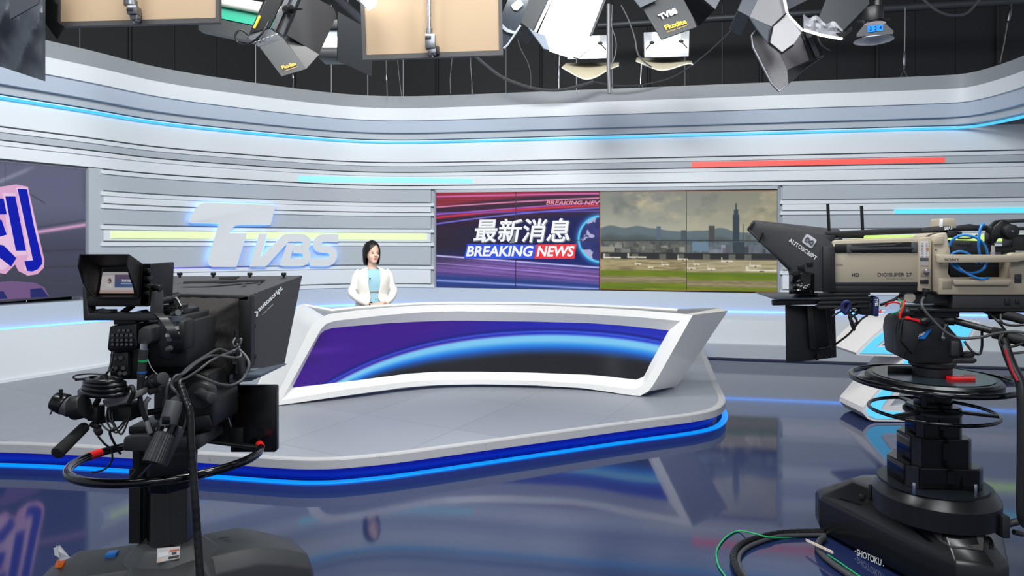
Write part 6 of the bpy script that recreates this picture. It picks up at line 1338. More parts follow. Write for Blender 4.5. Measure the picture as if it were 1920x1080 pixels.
up = [(1607, 666), (1604, 661), (1630, 635), (1650, 617.5), (1668, 607.5), (1690, 601), (1730, 598), (1790, 599), (1838, 603), (1822, 632), (1804, 669), (1682, 669)]
uh = [(1652, 648), (1664, 640), (1680, 634.5), (1720, 632), (1775, 634), (1768, 648)]
holed('top_loop', up, uh, SY, .48, M_cw, ct)
holed('blue_face', [(1612, 662.5), (1638, 636), (1656, 623), (1674, 615), (1695, 609), (1730, 606), (1790, 607), (1827, 611), (1813, 636), (1799, 663.5), (1682, 664)], [(1641, 650.5), (1658, 638), (1680, 630), (1720, 627), (1785, 629), (1774, 650)], SY-.006, .006, M_cl, ct)
lg = [(1700, 668), (1742, 668), (1668, 762), (1730, 764), (1730, 791), (1640, 790), (1628, 786), (1617, 774), (1618, 764), (1664, 710)]
holed('leg', lg, None, SY, .42, M_cw, ct)
holed('blue_leg_face', [(1704, 668), (1726, 668), (1655, 760), (1652, 767), (1658, 771), (1730, 774), (1730, 786), (1642, 785), (1630, 780), (1624, 770), (1630, 758), (1668, 716)], None, SY-.006, .006, M_cl, ct)
# ================================================================== LIGHTING GRID ABOVE THE SET
def plate(mb, pts, th=.008, bev=0):
    q = [P(*p) for p in pts]; n_ = V((0, 0, 0))
    for i in range(len(q)): n_ += (q[i]-q[0]).cross(q[(i+1) % len(q)]-q[0])
    n_.normalize(); c_ = sum(q, V((0, 0, 0)))/len(q); e_ = V((0, 0, ZC))
    q = [e_+(p-e_)*((c_-e_).dot(n_)/(p-e_).dot(n_)) if abs((p-e_).normalized().dot(n_)) > .12 else p for p in q]      # flatten the sheet
    return mb.prism(q, n_*(th if n_.y > 0 else -th), bev)
M_fix = mat('fixture_black', (22, 23, 26), .42); M_fixg = mat('fixture_grey', (62, 64, 70), .4); M_fixs = mat('fixture_slate', (42, 47, 56), .42)
M_lamp = mat('lamp_white', (255, 255, 255), .5, emit=5.0); M_lampd = mat('lamp_soft', (235, 242, 250), .5, emit=.95)
M_beigeb = mat('reflector_beige', (160, 136, 109), .7); M_yel = mat('print_yellow', (240, 178, 30), .5)
M_scoop = mat('scoop_cream', (196, 186, 160), .6); M_wire = mat('wire_steel', (150, 152, 156), .35, metal=.7)
# foil-wrapped unit, top left corner
fw = thing('wrapped_softlight', P(40, 60, 3.4), 'soft light wrapped in crumpled dark grey foil, hanging in the top left corner', 'studio light')
mb = MB(); rws = []
for i in range(33):
    v = i/32; r_ = []
    for j in range(25):
        u = j/24; x = -60+140*u; yb = 118+33*max(0, (x+20)/100); y = -120+(yb+120)*v
        d = .10*(fbm(np.array(u*2.2+v*1.1), np.array(v*2.6-u), 12, 4)-.5)+.06*abs(math.sin(u*7+v*5))*(v > .3)
        r_.append(P(x, y, 3.40+float(d)))
    rws.append(r_)
mb.grid(rws); bk2 = [[p+V((0, .02, 0)) for p in r] for r in rws]; mb.grid(bk2[::-1]); edge_ = [r[-1] for r in rws]; mb.grid([edge_, [p+V((0, .02, 0)) for p in edge_]]); mb.grid([rws[-1], bk2[-1]])
mb.build('foil_wrap', mat('foil_grey', (72, 76, 84), .38, metal=.25), fw, smooth=60)
mb = MB(); plate(mb, [(19, 36, 3.30), (71, 7, 3.30), (82, -40, 3.30), (20, -40, 3.30)]); mb.build('grey_plate', M_fixg, fw, smooth=0)
fl_ = thing('light_flag', P(100, 30, 3.5), 'small black glossy flag with pointed tip between the foil wrap and left beige panel', 'flag')
mb = MB(); plate(mb, [(80, 37, 3.5), (107, 74, 3.5), (121, 50, 3.46), (107, 40, 3.46), (112, -40, 3.5), (80, -40, 3.5)], .006); mb.build('blade', M_satin, fl_, smooth=0)
# two big beige reflector panels with chrome clamps
def bigpanel(label, c, Y0, Y1, pole, clampx, group=None):
    t = thing('reflector_panel', P((c[0][0]+c[1][0])/2, c[0][1], Y0), label, 'reflector panel')
    (xl, yl), (xr, yr), xlt, xrt = c; top = -170
    mb = MB(); plate(mb, [(xl, yl, Y0), (xr, yr, Y1), (xrt, top, Y1), (xlt, top, Y0)], .012); mb.build('board', M_beigeb, t, smooth=0)
    mb = MB(); w_ = 7
    plate(mb, [(xl-w_, yl+9, Y0-.006), (xr+w_, yr+9, Y1-.006), (xr+w_, yr, Y1-.006), (xl-w_, yl, Y0-.006)], .03); plate(mb, [(xl-w_, yl+9, Y0-.006), (xl, yl+9, Y0-.006), (xlt, top, Y0-.006), (xlt-w_, top, Y0-.006)], .03); plate(mb, [(xr, yr+9, Y1-.006), (xr+w_, yr+9, Y1-.006), (xrt+w_, top, Y1-.006), (xrt, top, Y1-.006)], .03)
    mb.build('frame', mat('frame_dark', (62, 58, 58), .5), t, smooth=0)
    px_, y0, y1, r = pole; Ym = (Y0+Y1)/2-.05
    mb = MB(); mb.cyl(P(px_, top, Ym), P(px_+2, y0, Ym), r, n=14); p_ = mb.build('chrome_pole', M_chrome, t)
    mb = MB(); mb.cyl(P(px_+2, y0-4, Ym), P(px_+2, y0+6, Ym), r*1.5, n=14); slab(mb, px_-6, y0+5, px_+13, y1-10, Ym-.03, .05, .004); slab(mb, px_, y1-12, px_+14, y1, Ym-.02, .04, .003); mb.cyl(P(px_+6, y1-2, Ym), P(px_+8, y1+7, Ym), .006); mb.build('clamp', M_steel, p_, smooth=30)
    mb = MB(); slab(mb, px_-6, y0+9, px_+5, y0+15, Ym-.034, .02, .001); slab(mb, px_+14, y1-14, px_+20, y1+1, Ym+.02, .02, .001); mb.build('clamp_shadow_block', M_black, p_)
bigpanel('beige reflector panel with dark frame and chrome clamp, upper left above the blue light line', ((113, 41), (404, 33), 112, 404), 3.55, 3.5, (243, 5, 36, .022), 244)
bigpanel('beige reflector panel with chrome pole, hanging above the video wall, centre of the grid', ((687, 103), (936, 94), 676, 931), 3.9, 3.88, (803, 58, 100, .012), 807)
# green beam with a pale tube
gb = thing('green_beam', P(450, 40, 6.4), 'teal green beam with a pale tube above it, behind the left yellow-lettered light', 'beam')
mb = MB(); plate(mb, [(372, 26, 6.4), (372, -4, 6.4), (566, 34, 6.4), (560, 64, 6.4)], .12); mb.build('beam', mat('beam_teal', (0, 150, 118), .5), gb, smooth=0)
mb = MB(); mb.cyl(P(370, -8, 6.36), P(566, 30, 6.36), .055, n=16); mb.build('pale_tube', mat('tube_cream', (224, 222, 208), .4), gb)
mb = MB(); plate(mb, [(372, 56, 6.4), (372, 28, 6.4), (560, 66, 6.4), (560, 96, 6.4)], .12); mb.build('black_duct', M_fix, gb, smooth=0)
# first lettered light
A = thing('studio_light', P(540, 60, 4.0), 'black angled soft light with yellow lettering on its flap, left of the centre beige panel', 'studio light')
mb = MB(); plate(mb, [(470, 64, 3.98), (507, 53, 4.02), (560, -60, 4.05), (523, -60, 4.0)], .28, .006); plate(mb, [(507, 53, 4.0), (530, 66, 4.0), (590, -60, 4.05), (560, -60, 4.05)], .24, .004); bod = mb.build('housing', M_fix, A, smooth=20)
mb = MB(); plate(mb, [(509, 52, 3.985), (517, 57, 3.985), (560, -40, 4.03), (552, -40, 4.03)], .02); plate(mb, [(524, 61, 3.985), (531, 65, 3.985), (574, -40, 4.03), (566, -40, 4.03)], .02); mb.build('side_rail', M_fixg, bod, smooth=0)
mb = MB(); plate(mb, [(474, 52, 3.965), (478, 53, 3.965), (489, 30, 3.975), (485, 28, 3.975)], .01); mb.build('yellow_label', M_yel, bod, smooth=0)
mb = MB(); plate(mb, [(538, 66, 3.95), (569, -10, 4.0), (585, -8, 4.05), (626, 15, 4.2), (631, 30, 4.2), (598, 102, 4.05)], .008); mb.build('barn_door', mat('door_charcoal', (31, 30, 33), .55), A, smooth=0)
mb = MB(); plate(mb, [(464, 69, 3.92), (485, 88, 3.92), (531, 72, 3.94), (506, 54, 3.96)], .008); hg = mb.build('hinge_plate', M_fixs, A, smooth=0)
mb = MB()
for k in range(6): plate(mb, [(476+k*8, 79-k*3, 3.915), (480+k*8, 77.4-k*3, 3.915), (480.5+k*8, 78.4-k*3, 3.915), (476.5+k*8, 80-k*3, 3.915)], .004)
mb.build('slot_row', M_whitep, hg, smooth=0)
mb = MB(); plate(mb, [(487, 88, 3.90), (528, 143, 3.88), (574, 129, 3.92), (531, 72, 3.94)], .008); fd = mb.build('bottom_flap', mat('flap_navy_black', (18, 20, 27), .45), A, smooth=0)
fpl = Plane(P(487, 88, 3.898), P(528, 143, 3.878), P(574, 129, 3.918))
mb = MB(); mb.text('Fluxlite', fpl.at(530, 131, .003), fpl.at(556, 122.5, .003), fpl.at(527, 124.5, .003), bold=.03); mb.text('video system', fpl.at(534, 134.8, .003), fpl.at(559, 126.2, .003), fpl.at(533.2, 132.9, .003), bold=.0); mb.build('yellow_lettering', M_yel, fd, smooth=0)
mb = MB(); plate(mb, [(532, 72, 3.95), (574, 129, 3.93), (598, 102, 4.05), (538, 66, 3.96)], .006); mb.build('side_web', M_fix, A, smooth=0)
mb = MB(); mb.cyl(P(537, 18, 3.99), P(545, 17, 3.9), .026, n=18, bev=.004); mb.cyl(P(545, 17, 3.9), P(566, 17, 3.86), .006, n=8); mb.build('tilt_knob', M_satin, A)
mb = MB(); mb.tube([P(466, 66, 3.95), (P(452, 56, 3.93)), P(442, 64, 3.92), P(444, 78, 3.92), P(458, 84, 3.92), P(474, 78, 3.92), P(492, 62, 3.92), P(504, 40, 3.94)], .006, n=8, sm=6); mb.build('cable_loop', M_cabk, A)
# small bright unit and flag behind it
B = thing('studio_light', P(620, 88, 4.9), 'bright white lamp peeking between the left lettered light and a black flag', 'studio light')
mb = MB(); plate(mb, [(600, 88, 4.9), (634, 88, 4.9), (634, 68, 4.9), (606, 68, 4.9)], .01); mb.build('lamp_face', M_lamp, B, smooth=0)
mb = MB(); plate(mb, [(606, 68, 4.89), (634, 68, 4.89), (634, 54, 4.89), (612, 54, 4.89)], .01); mb.build('reflector', mat('reflector_silver', (190, 200, 214), .25, metal=.6), B, smooth=0)
mb = MB(); slab(mb, 596, 36, 640, 53, 4.86, .3, .004); slab(mb, 596, 88, 640, 108, 4.92, .2, .004); mb.build('housing', M_fix, B)
C_ = thing('light_flag', P(660, 80, 4.6), 'large black flag plate to the left of the centre beige panel', 'flag')
mb = MB(); plate(mb, [(633, 113, 4.55), (634, 22, 4.55), (700, 60, 4.75), (697, 143, 4.75)], .01); mb.build('blade', mat('flag_blue_black', (20, 23, 29), .5), C_, smooth=0)
Dq = thing('studio_light', P(690, 0, 3.7), 'white lamp corner poking down over the top left of the centre beige panel', 'studio light')
mb = MB(); plate(mb, [(689, 16, 3.7), (703, 7, 3.7), (716, -40, 3.75), (676, -40, 3.75), (674, 0, 3.72)], .02); mb.build('lamp_face', M_lamp, Dq, smooth=0)
mb = MB(); plate(mb, [(664, -4, 3.72), (689, 17, 3.69), (674, 0, 3.71), (668, -10, 3.72)], .02); mb.build('rim', M_fixs, Dq, smooth=0)
# the blazing light right of the centre panel
Eq = thing('studio_light', P(1060, 50, 4.4), 'blazing white soft light with dark barn doors, right of the centre beige panel', 'studio light')
mb = MB(); plate(mb, [(1010, 60, 4.40), (1022, 66, 4.36), (1031, 93, 4.3), (1075, 107, 4.3), (1082, 101, 4.33), (1105, 67, 4.4), (1146, -40, 4.5), (1054, -40, 4.5)], .02); mb.build('lamp_face', M_lamp, Eq, smooth=0)
mb = MB(); plate(mb, [(969, 38, 4.36), (991, 54, 4.36), (1005, 60, 4.38), (1056, -40, 4.48), (1004, -40, 4.42)], .2, .004); mb.build('housing', M_fix, Eq, smooth=20)
mb = MB(); plate(mb, [(991, 52, 4.34), (1005, 61, 4.34), (1022, 66, 4.34), (1031, 94, 4.27), (1020, 91, 4.27)], .008); mb.build('left_flap', mat('flap_pale', (110, 118, 130), .35), Eq, smooth=0)
mb = MB(); plate(mb, [(1001, 59, 4.345), (1006, 60, 4.345), (1054, -40, 4.46), (1047, -40, 4.46)], .004); mb.build('pale_edge', mat('edge_pale', (190, 196, 202), .4), Eq, smooth=0)
mb = MB(); plate(mb, [(1105, 67, 4.38), (1110, 66, 4.38), (1136, 0, 4.46), (1156, -30, 4.5), (1146, -40, 4.5)], .01); mb.build('right_edge', M_fix, Eq, smooth=0)
mb = MB(); plate(mb, [(1075, 107, 4.27), (1084, 109, 4.27), (1107, 91, 4.3), (1097, 87, 4.3)], .012); mb.build('end_cap', mat('cap_cream', (200, 192, 186), .5), Eq, smooth=0)
Fq = thing('light_flag', P(960, 60, 4.1), 'glossy dark barn door with pale reflections beside the right edge of the centre beige panel', 'flag')
mb = MB(); plate(mb, [(938, 94, 4.1), (952, 84, 4.1), (975, 48, 4.12), (998, -20, 4.15), (960, -20, 4.15), (932, 48, 4.1)], .008); mb.build('blade', mat('door_gloss', (60, 66, 76), .12), Fq, smooth=0)
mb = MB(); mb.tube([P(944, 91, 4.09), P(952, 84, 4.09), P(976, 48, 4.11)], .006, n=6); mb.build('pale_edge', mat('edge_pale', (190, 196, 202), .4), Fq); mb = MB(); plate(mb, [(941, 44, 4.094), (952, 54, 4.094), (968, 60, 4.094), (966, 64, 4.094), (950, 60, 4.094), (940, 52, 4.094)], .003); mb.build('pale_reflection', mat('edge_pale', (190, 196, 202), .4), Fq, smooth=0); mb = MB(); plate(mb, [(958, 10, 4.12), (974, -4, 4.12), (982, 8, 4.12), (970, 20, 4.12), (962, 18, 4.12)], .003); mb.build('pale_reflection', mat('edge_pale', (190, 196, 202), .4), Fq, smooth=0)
# two open-box lights with hanging cream scoops
def boxlight(label, q, sc_top, sc_pts, Y):
    t = thing('box_light', P((q[0][0]+q[1][0])/2, q[0][1]+30, Y), label, 'studio light', None); d = .30
    def sc2(k): return [((x-HX)*k+HX, (y-HY)*k+HY) for x, y in q]
    cx_, cy_ = sum(p[0] for p in q)/4, sum(p[1] for p in q)/4; inn_ = [(cx_+(x-cx_)*.62, cy_+(y-cy_)*.5+3) for x, y in q]
    mb = MB(); o = pz(q, Y); i_ = pz(inn_, Y+d)
    mb.add(i_, [[0, 1, 2, 3]]); mb.build('lamp_face', M_lamp, t, smooth=0)
    mb = MB(); mb.add(o+i_, [[k, (k+1) % 4, 4+(k+1) % 4, 4+k] for k in range(4)]); mb.build('reflector', mat('reflector_lit', (226, 234, 242), .3, emit=.40), t, smooth=0)
    mb = MB(); b2 = [p+(p-(o[0]+o[2])/2)*.03 for p in o]; i2 = [p+V((0, .02, 0))+(p-(i_[0]+i_[2])/2)*.05 for p in i_]; mb.add(b2+i2, [[k, 4+k, 4+(k+1) % 4, (k+1) % 4] for k in range(4)]+[[4, 5, 6, 7]]); mb.build('housing', M_fix, t, smooth=0)
    mb = MB()
    for k, s_ in ((0, 1), (1, -1)):
        p_ = P(q[k][0]+s_*14, q[k][1]-28, Y+.08); mb.cyl(p_, P(q[k][0]+s_*3, q[k][1]-16, Y+.02), .006); mb.ell(p_, (.03, .02, .02), None, 8, 6); mb.build('lamp_clip', M_fix, t); mb = MB()
    L = thing('light_scoop', P((q[0][0]+q[1][0])/2, sc_pts[len(sc_pts)//2][1], Y), label.replace('open bright box light', 'cream curved scoop hanging').replace(' with white', ' under the light with white'), 'light scoop')
    fr = cr([P(x, y, Y-.25) for x, y in sc_pts], 6); n_ = len(fr); a, b_ = P(*sc_top[0], Y+.35), P(*sc_top[1], Y+.35)
    bkr = [a.lerp(b_, k/(n_-1)) for k in range(n_)]
    mb = MB(); mb.loft([[fr[k], bkr[k], bkr[k]-V((0, 0, .008)), fr[k]-V((0, 0, .008))] for k in range(n_)]); mb.build('sheet', M_scoop, L, smooth=50)
    mb = MB(); mb.tube([p+V((0, -.004, -.003)) for p in fr], .007, n=6); mb.build('front_rim', mat('rim_pale', (214, 210, 200), .5), L)
    return t, L
t, L = boxlight('open bright box light', [(1064, 111), (1139, 109), (1138, 66), (1062, 68)], ((1062, 118), (1161, 117)), [(1053, 126), (1070, 136), (1085, 144), (1099, 148.5), (1115, 145), (1130, 137), (1142, 130), (1160, 123)], 7.6)
t['label'] = 'open bright box light, left of two, right of the centre beige panel'; L['label'] = 'deep curved cream scoop hanging under the left of the two box lights'
t, L = boxlight('open bright box light', [(1208.5, 108), (1291, 105.5), (1292.5, 57), (1207, 61)], ((1194, 108), (1297, 114)), [(1192, 114), (1210, 122), (1226, 128.5), (1240, 131.5), (1258, 129), (1276, 123), (1292, 119), (1299, 121)], 7.6)
t['label'] = 'open bright box light, right of two, under the flap lettered in white and yellow'; L['label'] = 'shallow cream scoop hanging under the right of the two box lights'
# second lettered light
G = thing('studio_light', P(1270, 40, 4.6), 'black soft light with white and yellow lettering on its flap, above the right box light', 'studio light')
mb = MB(); plate(mb, [(1204, 13, 4.6), (1240.5, 74, 4.56), (1309, 50, 4.62), (1262, -40, 4.7), (1190, -15, 4.66)], .01, .003); fd = mb.build('bottom_flap', mat('flap_charcoal', (32, 33, 36), .5), G, smooth=0)
fpl = Plane(P(1204, 13, 4.598), P(1240.5, 74, 4.558), P(1309, 50, 4.618))
mb = MB(); mb.text('TVBS', fpl.at(1239, 38, .004), fpl.at(1271, 25, .004), fpl.at(1233, 28, .004), bold=.05); mb.build('white_lettering', M_whitep, fd, smooth=0)
mb = MB(); mb.text('Fluxlite', fpl.at(1248, 57, .004), fpl.at(1288, 44.5, .004), fpl.at(1244, 48.5, .004), bold=.04); mb.text('video system', fpl.at(1250, 62.5, .004), fpl.at(1290, 48.5, .004), fpl.at(1249, 60.5, .004), bold=.0); mb.build('yellow_lettering', M_yel, fd, smooth=0)
mb = MB(); plate(mb, [(1183, -8, 4.58), (1201, 14, 4.57), (1236, -2, 4.6), (1222, -30, 4.62)], .01); mb.build('hinge_plate', M_fixs, G, smooth=0)
mb = MB(); plate(mb, [(1310, 50, 4.62), (1341, 17, 4.8), (1308, -10, 4.85), (1280, -2, 4.68)], .008); mb.build('side_web', M_gloss, G, smooth=0)
mb = MB(); plate(mb, [(1309, -10, 4.83), (1341, 17, 4.8), (1352, -4, 4.84), (1346, -30, 4.86)], .008); mb.build('barn_door', M_fixg, G, smooth=0)
# cluster on the right with egg-crate louvres
def gridmat(name, rgb, sc_):
    m = mat(name, rgb, .45, metal=.3); nt = m.node_tree; b = nt.nodes['Principled BSDF']; tc = nt.nodes.new('ShaderNodeTexCoord'); ck_ = nt.nodes.new('ShaderNodeTexChecker'); ck_.inputs['Scale'].default_value = sc_
    c = lin(rgb); ck_.inputs[1].default_value = c+(1,); ck_.inputs[2].default_value = (c[0]*.62, c[1]*.62, c[2]*.62, 1); nt.links.new(tc.outputs['Object'], ck_.inputs['Vector']); nt.links.new(ck_.outputs['Color'], b.inputs['Base Color']); return m
M_crate = gridmat('egg_crate', (118, 115, 118), 170)
Hh = thing('studio_light', P(1450, 50, 4.5), 'soft light with a pale six-sided egg-crate louvre, upper of the right cluster', 'studio light')
mb = MB(); plate(mb, [(1383, 19, 4.52), (1405, 31, 4.5), (1436, -30, 4.6), (1404, -30, 4.6)], .2, .004); mb.build('housing', M_fixs, Hh, smooth=20)
mb = MB(); plate(mb, [(1405, 31, 4.5), (1447, 50, 4.48), (1475, 24, 4.5), (1462, -30, 4.6), (1434, -30, 4.6)], .008); mb.build('inner_door', mat('door_grey', (88, 86, 90), .5), Hh, smooth=0)
mb = MB(); plate(mb, [(1405, 31, 4.49), (1447, 51, 4.47), (1441, 82, 4.42), (1419, 53, 4.44)], .008); mb.build('left_flap', mat('flap_slate', (50, 54, 62), .45), Hh, smooth=0)
mb = MB(); plate(mb, [(1474, 25, 4.46), (1449, 49, 4.45), (1442, 82, 4.40), (1466, 100, 4.38), (1487, 84, 4.40), (1506, 56, 4.44)], .012); mb.build('louvre', M_crate, Hh, smooth=0)
mb = MB(); mb.tube([P(1442, 81, 4.395), P(1466, 100, 4.375), P(1487, 85, 4.395)], .008, n=6); mb.tube([P(1474, 25, 4.45), P(1449, 49, 4.445), P(1442, 81, 4.395)], .006, n=6); mb.build('louvre_frame', M_satin, Hh)
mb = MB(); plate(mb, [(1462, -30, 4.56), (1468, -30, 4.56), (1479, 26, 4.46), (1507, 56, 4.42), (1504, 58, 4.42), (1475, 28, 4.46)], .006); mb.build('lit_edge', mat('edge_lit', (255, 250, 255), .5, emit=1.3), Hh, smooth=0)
mb = MB(); plate(mb, [(1478, 18, 4.6), (1530, -8, 4.7), (1530, -30, 4.7), (1470, -30, 4.6)], .008); mb.build('right_door', M_fixg, Hh, smooth=0)
Ii = thing('studio_light', P(1470, 120, 4.8), 'soft light turned sideways with a long curved louvre, lower of the right cluster', 'studio light')
mb = MB(); plate(mb, [(1419, 53, 4.62), (1409, 66, 4.62), (1412, 88, 4.62), (1446, 155, 4.58), (1460.5, 171, 4.57), (1478, 157, 4.6), (1476, 131, 4.62), (1460, 98, 4.64), (1440, 76, 4.64)], .014); mb.build('louvre', M_crate, Ii, smooth=0)
mb = MB(); mb.tube([P(1419, 53, 4.61), P(1409, 66, 4.61), P(1412, 88, 4.61), P(1446, 155, 4.57), P(1460.5, 171, 4.56), P(1478, 157, 4.59)], .006, n=6); mb.build('louvre_frame', M_steel, Ii)
mb = MB(); plate(mb, [(1461, 100, 4.66), (1476, 131, 4.66), (1522, 110, 4.8), (1503, 62, 4.8), (1487, 70, 4.75)], .01); mb.build('inner_door', mat('door_lilac_grey', (104, 100, 104), .5), Ii, smooth=0)
mb = MB(); plate(mb, [(1503, 62, 4.78), (1524, 113, 4.76), (1546, 103, 4.8), (1524, 58, 4.82)], .2, .005); plate(mb, [(1476, 132, 4.64), (1479, 157, 4.6), (1512, 127, 4.7), (1546, 104, 4.78), (1524, 113, 4.76)], .01); mb.build('housing', M_fix, Ii, smooth=20)
mb = MB(); plate(mb, [(1512, 62, 4.77), (1532, 107, 4.75), (1538, 104, 4.76), (1518, 60, 4.78)], .01); mb.cyl(P(1518, 67, 4.76), P(1517, 66, 4.70), .018, n=14); mb.tube([P(1532, 64, 4.78), P(1540, 84, 4.76), P(1556, 95, 4.76)], .005, n=6, sm=4); mb.build('side_rail', M_fixg, Ii)
Jj = thing('light_flag', P(1570, 30, 4.5), 'tilted black flag with torn white wrap along its lower edge, right of the louvre cluster', 'flag')
mb = MB(); plate(mb, [(1530, 48, 4.5), (1578, 60, 4.5), (1630, 7, 4.6), (1626, -30, 4.65), (1560, -30, 4.6), (1541, 19, 4.54)], .01); mb.build('blade', mat('flag_slate', (28, 30, 34), .45), Jj, smooth=0)
mb = MB(); rws = []
for i in range(9):
    v = i/8; r_ = []
    for j in range(17):
        u = j/16; x = 1507+73*u; yl = 57+17*u; yh = 26+24*u+5*math.sin(u*14); r_.append(P(x, yl+(yh-yl)*v, 4.47+.03*float(vnoise(np.array(u*9), np.array(v*5), 4))))
    rws.append(r_)
mb.grid(rws); mb.grid([[p+V((0, .012, 0)) for p in r] for r in rws][::-1]); mb.build('white_wrap', mat('wrap_grey_white', (112, 112, 117), .45), Jj, smooth=20)
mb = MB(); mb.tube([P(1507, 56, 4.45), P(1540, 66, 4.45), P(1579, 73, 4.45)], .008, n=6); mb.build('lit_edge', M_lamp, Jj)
mb = MB(); plate(mb, [(1568, 62, 4.46), (1580, 72, 4.46), (1597, 58, 4.46), (1584, 60, 4.46)], .01); plate(mb, [(1584, 62, 4.455), (1599, 54, 4.455), (1596, 50, 4.455)], .01); mb.build('tape_end', M_satin, Jj, smooth=0)
# numbered lamp
Kk = thing('numbered_lamp', P(1640, 60, 6.0), 'black can lamp with blue label numbered 224, upper right of the grid', 'studio light')
mb = MB(); mb.cyl(P(1636, 14, 6), P(1637, 41, 6), .085, n=24, bev=.015); mb.cyl(P(1645, 2, 6), P(1645, 16, 6), .036, n=14); mb.cyl(P(1608, 40, 6), P(1668, 37, 6), .014, n=8); mb.build('can', M_black, Kk)
mb = MB(); mb.lathe([(.015, .045), (.06, .03), (.085, .0), (.088, -.01), (.02, -.01)], P(1640, 43, 5.98), (0, 0, 1), 24); mb.build('chrome_dome', M_chrome, Kk)
mb = MB(); plate(mb, [(1607, 69, 5.9), (1675, 64, 5.9), (1676, 58, 5.9), (1662.5, 45.5, 5.9), (1620, 47, 5.9), (1606.5, 64, 5.9)], .01, .003); bp_ = mb.build('bracket_plate', mat('bracket_grey', (80, 79, 83), .45), Kk, smooth=20)
mb = MB(); plate(mb, [(1627, 60.5, 5.893), (1656, 57.5, 5.893), (1655.5, 46, 5.893), (1626.5, 48.5, 5.893)], .003); lb_ = mb.build('blue_label', mat('label_blue', (20, 130, 235), .5), bp_, smooth=0)
mb = MB()
for k, ch in enumerate('224'):
    x = 1630+k*9.3; mb.text(ch, P(x, 57-k*.9, 5.888), P(x+4.6, 56.6-k*.9, 5.888), P(x+.3, 50-k*.9, 5.888), bold=.01, lift=0)
mb.build('label_digits', mat('digit_navy', (16, 40, 110), .5), lb_, smooth=0)
mb = MB(); mb.lathe([(.045, -.06), (.045, .0), (.04, .0), (.04, -.06)], P(1638, 67, 5.98), (0, 0, 1), 20); mb.build('glass', M_lampd, Kk)
mb = MB(); mb.lathe([(.001, -.012), (.05, -.012), (.095, .006), (.16, .018), (.16, .022), (.095, .010), (.05, -.004)], P(1638, 80, 5.98), (0, 0, 1), 28); mb.build('reflector_dish', M_steel, Kk)
mb = MB(); mb.lathe([(.001, -.004), (.06, -.004), (.06, .004), (.001, .004)], P(1638, 78.5, 5.98), (0, 0, 1), 24); mb.build('bulb', M_lamp, Kk)
# pipes, hanging wires and drooping cables
def pipe(label, pts, r, m=M_fix):
    q = [P(*p) for p in pts]; o = thing('grid_pipe', q[0], label, 'pipe'); m_ = MB(); m_.tube(q, r, n=12); m_.build('tube', m, o)
M_pipe = mat('pipe_dark', (52, 54, 60), .45)
pipe('long dark pipe running across behind the lights from the box lights to the right edge', [(1120, 48, 10.4), (1379, 32, 10.1), (1560, 22, 9.8), (1960, -1, 9.3)], .055, M_pipe)
pipe('short horizontal pipe high between the left lettered light and the black flag', [(575, -222, 8.5), (575, 5, 8.5), (652, 11, 8.5), (652, -222, 8.5)], .022, M_pipe)
pipe('sloping dark beam above the black flag, left of the centre beige panel', [(625, -10, 8.2), (690, 48, 8.0)], .05, M_pipe)
pipe('thin vertical pole hanging down in front of the fascia, right of the left scoop', [(1141, 8, 7.2), (1141, 130, 7.2), (1143, 175, 7.2)], .020, mat('pole_grey', (96, 96, 100), .4))
def hang(label, pts, buckle=None, split=None, r=.008, group=None):
    q = [P(*p) for p in pts]; o = thing('suspension_wire', q[-1], label, 'wire', group); m_ = MB(); m_.tube(q, r, n=6)
    if split:
        for s_ in split: m_.tube([q[-1], P(*s_)], r*.9, n=6)
    m_.build('wire', M_wire, o)
    if buckle:
        m_ = MB(); m_.cyl(P(*buckle[0]), P(*buckle[1]), r*2.6, n=8, bev=.004); m_.build('turnbuckle', M_steel, o)
hang('steel hook wire hanging from the left lettered light flap to the fascia', [(549, 138, 9.6), (550, 152, 9.6), (549, 166, 9.6)], ((549, 139, 9.6), (550, 148, 9.6)))
hang('steel wire with turnbuckle below the left of the centre beige panel', [(723, 100, 9.9), (725, 140, 9.9), (726, 180, 9.9)], ((724.5, 138, 9.9), (725, 152, 9.9)))
hang('thin wire leaning right, just beside the turnbuckle wire below the centre beige panel', [(745, 104, 9.9), (748, 140, 9.9), (753, 180, 9.9)], r=.006)
hang('two thin wires meeting in a point below the right of the centre beige panel', [(881, 98, 9.9), (884, 145, 9.9), (886, 176, 9.9)], r=.005)
hang('faint thin wire below the centre beige panel, left of the pointed pair', [(848, 104, 9.9), (844, 150, 9.9), (845, 176, 9.9)], r=.005)
hang('steel wire with turnbuckle left of the left cream scoop', [(1049, 100, 9.8), (1048, 140, 9.8), (1048, 170, 9.8)], ((1048, 124, 9.8), (1048, 146, 9.8)))
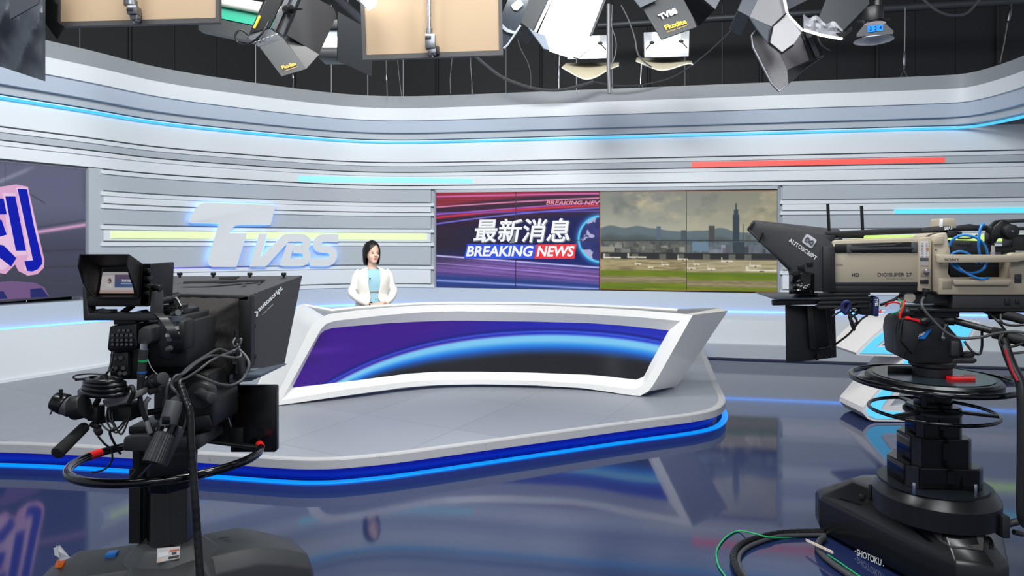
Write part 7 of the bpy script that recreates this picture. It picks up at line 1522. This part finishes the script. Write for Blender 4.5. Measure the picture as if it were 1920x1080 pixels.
hang('steel wire with hook hanging below the left end of the right scoop', [(1203, 118, 9.6), (1201, 150, 9.6), (1201, 160, 9.6)], split=((1197, 162, 9.6), (1205, 162, 9.6)))
hang('forked steel wire with turnbuckle right of the numbered lamp', [(1697, 14, 9.2), (1696, 92, 9.2), (1695, 131, 9.2)], ((1695.5, 98, 9.2), (1695, 124, 9.2)), ((1687, 147, 9.0), (1702, 147, 9.0)))
hang('slanted steel wire with hook at the far right above the curling fascia', [(1898, 2, 9.3), (1889, 44, 8.8), (1883, 80, 8.8), (1875, 118, 8.8)], ((1895, 14, 8.8), (1890, 40, 8.8)))
def droop(label, pts, r, m=M_cab):
    q = [P(*p) for p in pts]; o = thing('cable', q[len(q)//2], label, 'cable'); m_ = MB(); m_.tube(q, r, n=8, sm=8); m_.build('sheath', m, o)
droop('thick cable sagging from the centre beige panel to below the left scoop', [(890, 104, 9.3), (935, 140, 9.3), (970, 156, 9.3), (1010, 167, 9.3), (1050, 168.5, 9.3), (1085, 161, 9.3), (1112, 153, 9.3)], .022)
droop('cable sagging from below the left scoop and climbing right to the long pipe', [(1112, 153, 9.35), (1160, 160.5, 9.35), (1215, 157, 9.35), (1270, 140, 9.35), (1330, 96, 9.35), (1392, 36, 9.4)], .010)
droop('grey cable hanging in a loop from the ceiling right of the forked wire', [(1722, -10, 8.6), (1747, 13, 8.6), (1768, 25, 8.6), (1790, 29, 8.6), (1815, 23, 8.6), (1840, -6, 8.6)], .018, M_cab)
droop('thin black cable dropping from the grid to the left end of the right scoop', [(1165, 10, 7.3), (1178, 36, 7.3), (1190, 70, 7.3), (1195, 98, 7.3), (1204, 112, 7.3), (1222, 126, 7.3)], .008, M_cab)
droop('thin cable curving down right of the left box light to its scoop', [(1148, 20, 7.2), (1147, 48, 7.2), (1155, 76, 7.2), (1154, 100, 7.2), (1146, 126, 7.2)], .006, M_cab)
droop('thin curly cable hanging between the glossy barn door and the turnbuckle wire', [(968, 60, 8.5), (975, 88, 8.5), (990, 118, 8.5), (995, 140, 8.5), (995, 165, 8.5)], .007, M_cab)
